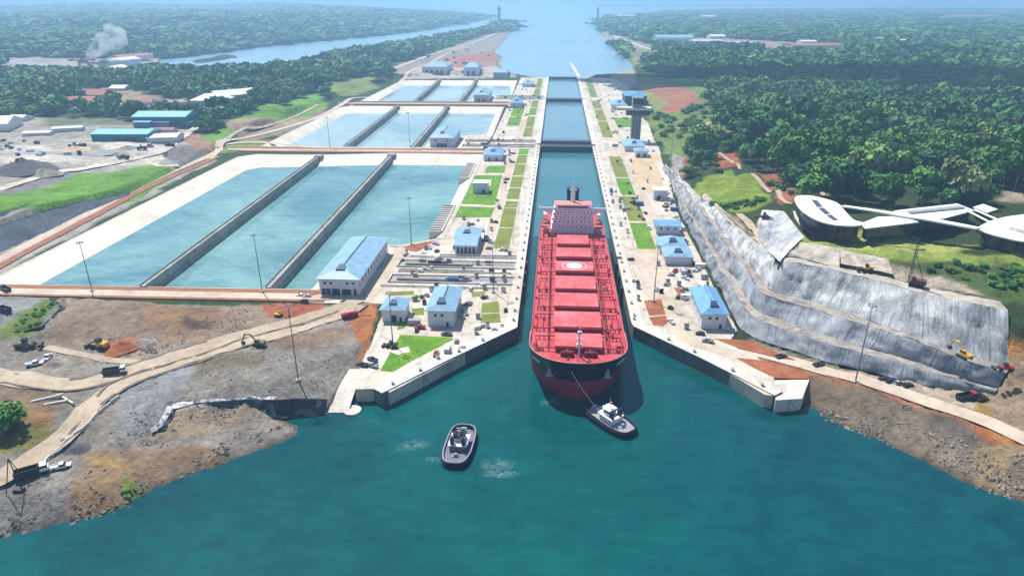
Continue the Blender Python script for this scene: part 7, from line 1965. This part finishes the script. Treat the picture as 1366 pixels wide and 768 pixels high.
bushes([(922, 212), (945, 206), (965, 228), (935, 240), (925, 232)], 24, 2.0, 4.0, 'leafy bush at the upper end of the cut slope', 'bushes above the upper slope', 10, 20)
bushes([(1010, 236), (1050, 244), (1062, 258), (1045, 262), (1020, 246)], 12, 2.0, 4.0, 'bush beside the red track on the hill', 'bushes by the red track', 11, 36)
bushes([(868, 160), (935, 140), (942, 150), (1005, 160), (990, 174), (925, 190), (885, 186)], 62, 3.0, 7.5, 'leafy bush in the clearing behind the control tower', 'bushes in the clearing', 12, 13)
bushes([(852, 128), (872, 146), (890, 160), (868, 166), (852, 146)], 26, 3.0, 7.5, 'leafy bush on the slope right behind the control tower', 'bushes behind the tower', 13, 9)
# everything beyond reads as one wood
rest = np.array([i for i in range(len(fpts)) if i not in used and (fpts[i][0] > -8000)])
LIB = [crown_arrays(np.random.default_rng(50 + i), 1.0, 1.5, 150, .24, 7) for i in range(8)]
LIBN = [crown_arrays(np.random.default_rng(20 + i), 1.0, 1.5, 620, .115, 8) for i in range(8)]
LIBF = [crown_arrays(np.random.default_rng(80 + i), 1.0, 1.2, 70, .34, 9) for i in range(8)]
Qs, Cs = [], []
rw = np.random.default_rng(4)
PAL = np.array([(0.028, 0.103, 0.037), (0.043, 0.140, 0.039), (0.065, 0.184, 0.041), (0.108, 0.232, 0.049), (0.162, 0.270, 0.059)])
for i in rest:
    x, y, sp = fpts[i]; D = fD[i]
    lib = LIBN if D < 700 else LIB if D < 1500 else LIBF
    q, lt = lib[rw.integers(0, 8)]
    R = sp * (rw.uniform(.5, .9) if rw.uniform() < .88 else rw.uniform(.95, 1.3)); Hs = min(R * .95, rw.uniform(8, 18)) if D > 900 else R * rw.uniform(.65, 1.25)
    a = rw.uniform(0, 6.28); ca, sa = math.cos(a), math.sin(a)
    X = q[..., 0] * R; Y = q[..., 1] * R
    Qs.append(np.stack([x + X * ca - Y * sa, y + X * sa + Y * ca, fz[i] - 1 + q[..., 2] * Hs], -1))
    patch = float(vnoise(np.array([x * .006]), np.array([y * .006]), 5)[0])
    Cs.append(lt[:, None] * PAL[min(4, int(rw.integers(0, 5) * .55 + patch * 2.6))] * rw.uniform(.8, 1.2))
Q = np.concatenate(Qs); C = np.concatenate(Cs)
me = quads_mesh('woodland', Q, C, M['wood_leaf'])
wo = bpy.data.objects.new('woodland', me); link(wo); wo['kind'] = 'stuff'
print('woodland quads', len(Q))
# fair-weather clouds high above, out of the frame, whose shade lies on the wood at the right
M['cloud'] = plain('cloud_white', (0.9, 0.9, 0.9), 1.0, 0.02, 0.01)
def cloud(px, py, w, d, seed, alt=1300.):
    gx, gy = P(px, py, 25); off = SUN * (alt / SUN.z); r = random.Random(seed)
    m = MB()
    for k in range(14):
        cx_, cy_ = r.uniform(-w, w), r.uniform(-d, d); R = r.uniform(.22, .4) * d + 20; n = 12; base = len(m.v)
        rows = 8
        for i in range(rows + 1):
            th = math.pi * i / rows
            for j in range(n):
                ph = 2 * math.pi * j / n
                m.v.append((cx_ + R * 1.6 * math.sin(th) * math.cos(ph), cy_ + R * math.sin(th) * math.sin(ph), R * .5 * math.cos(th) * (1.4 if th < 1.57 else .4)))
        for i in range(rows):
            for j in range(n): m.f.append((base + i * n + j, base + (i + 1) * n + j, base + (i + 1) * n + (j + 1) % n, base + i * n + (j + 1) % n)); m.m.append(0)
    o = m.build('cloud', M['cloud'], None, (gx + off.x, gy + off.y, alt), 0, True); o['kind'] = 'structure'
cloud(935, 100, 150, 110, 1); cloud(1190, 104, 170, 130, 2); cloud(1320, 112, 190, 120, 3); cloud(1010, 98, 90, 80, 4)
# ------------------------------------------------------------------ the air
hz = MB(); hz.box(-30000, 30000, -400, 60000, -8, 215)
hm = bpy.data.materials.new('haze'); hm.use_nodes = True
hn = hm.node_tree.nodes; hn.remove(hn['Principled BSDF'])
pv = hn.new('ShaderNodeVolumePrincipled')
pv.inputs['Color'].default_value = (0.40, 0.68, 1.0, 1); pv.inputs['Density'].default_value = 0.0002; pv.inputs['Anisotropy'].default_value = 0.2
hm.node_tree.links.new(pv.outputs[0], hn['Material Output'].inputs['Volume'])
hzo = hz.build('haze', hm); hzo['kind'] = 'stuff'
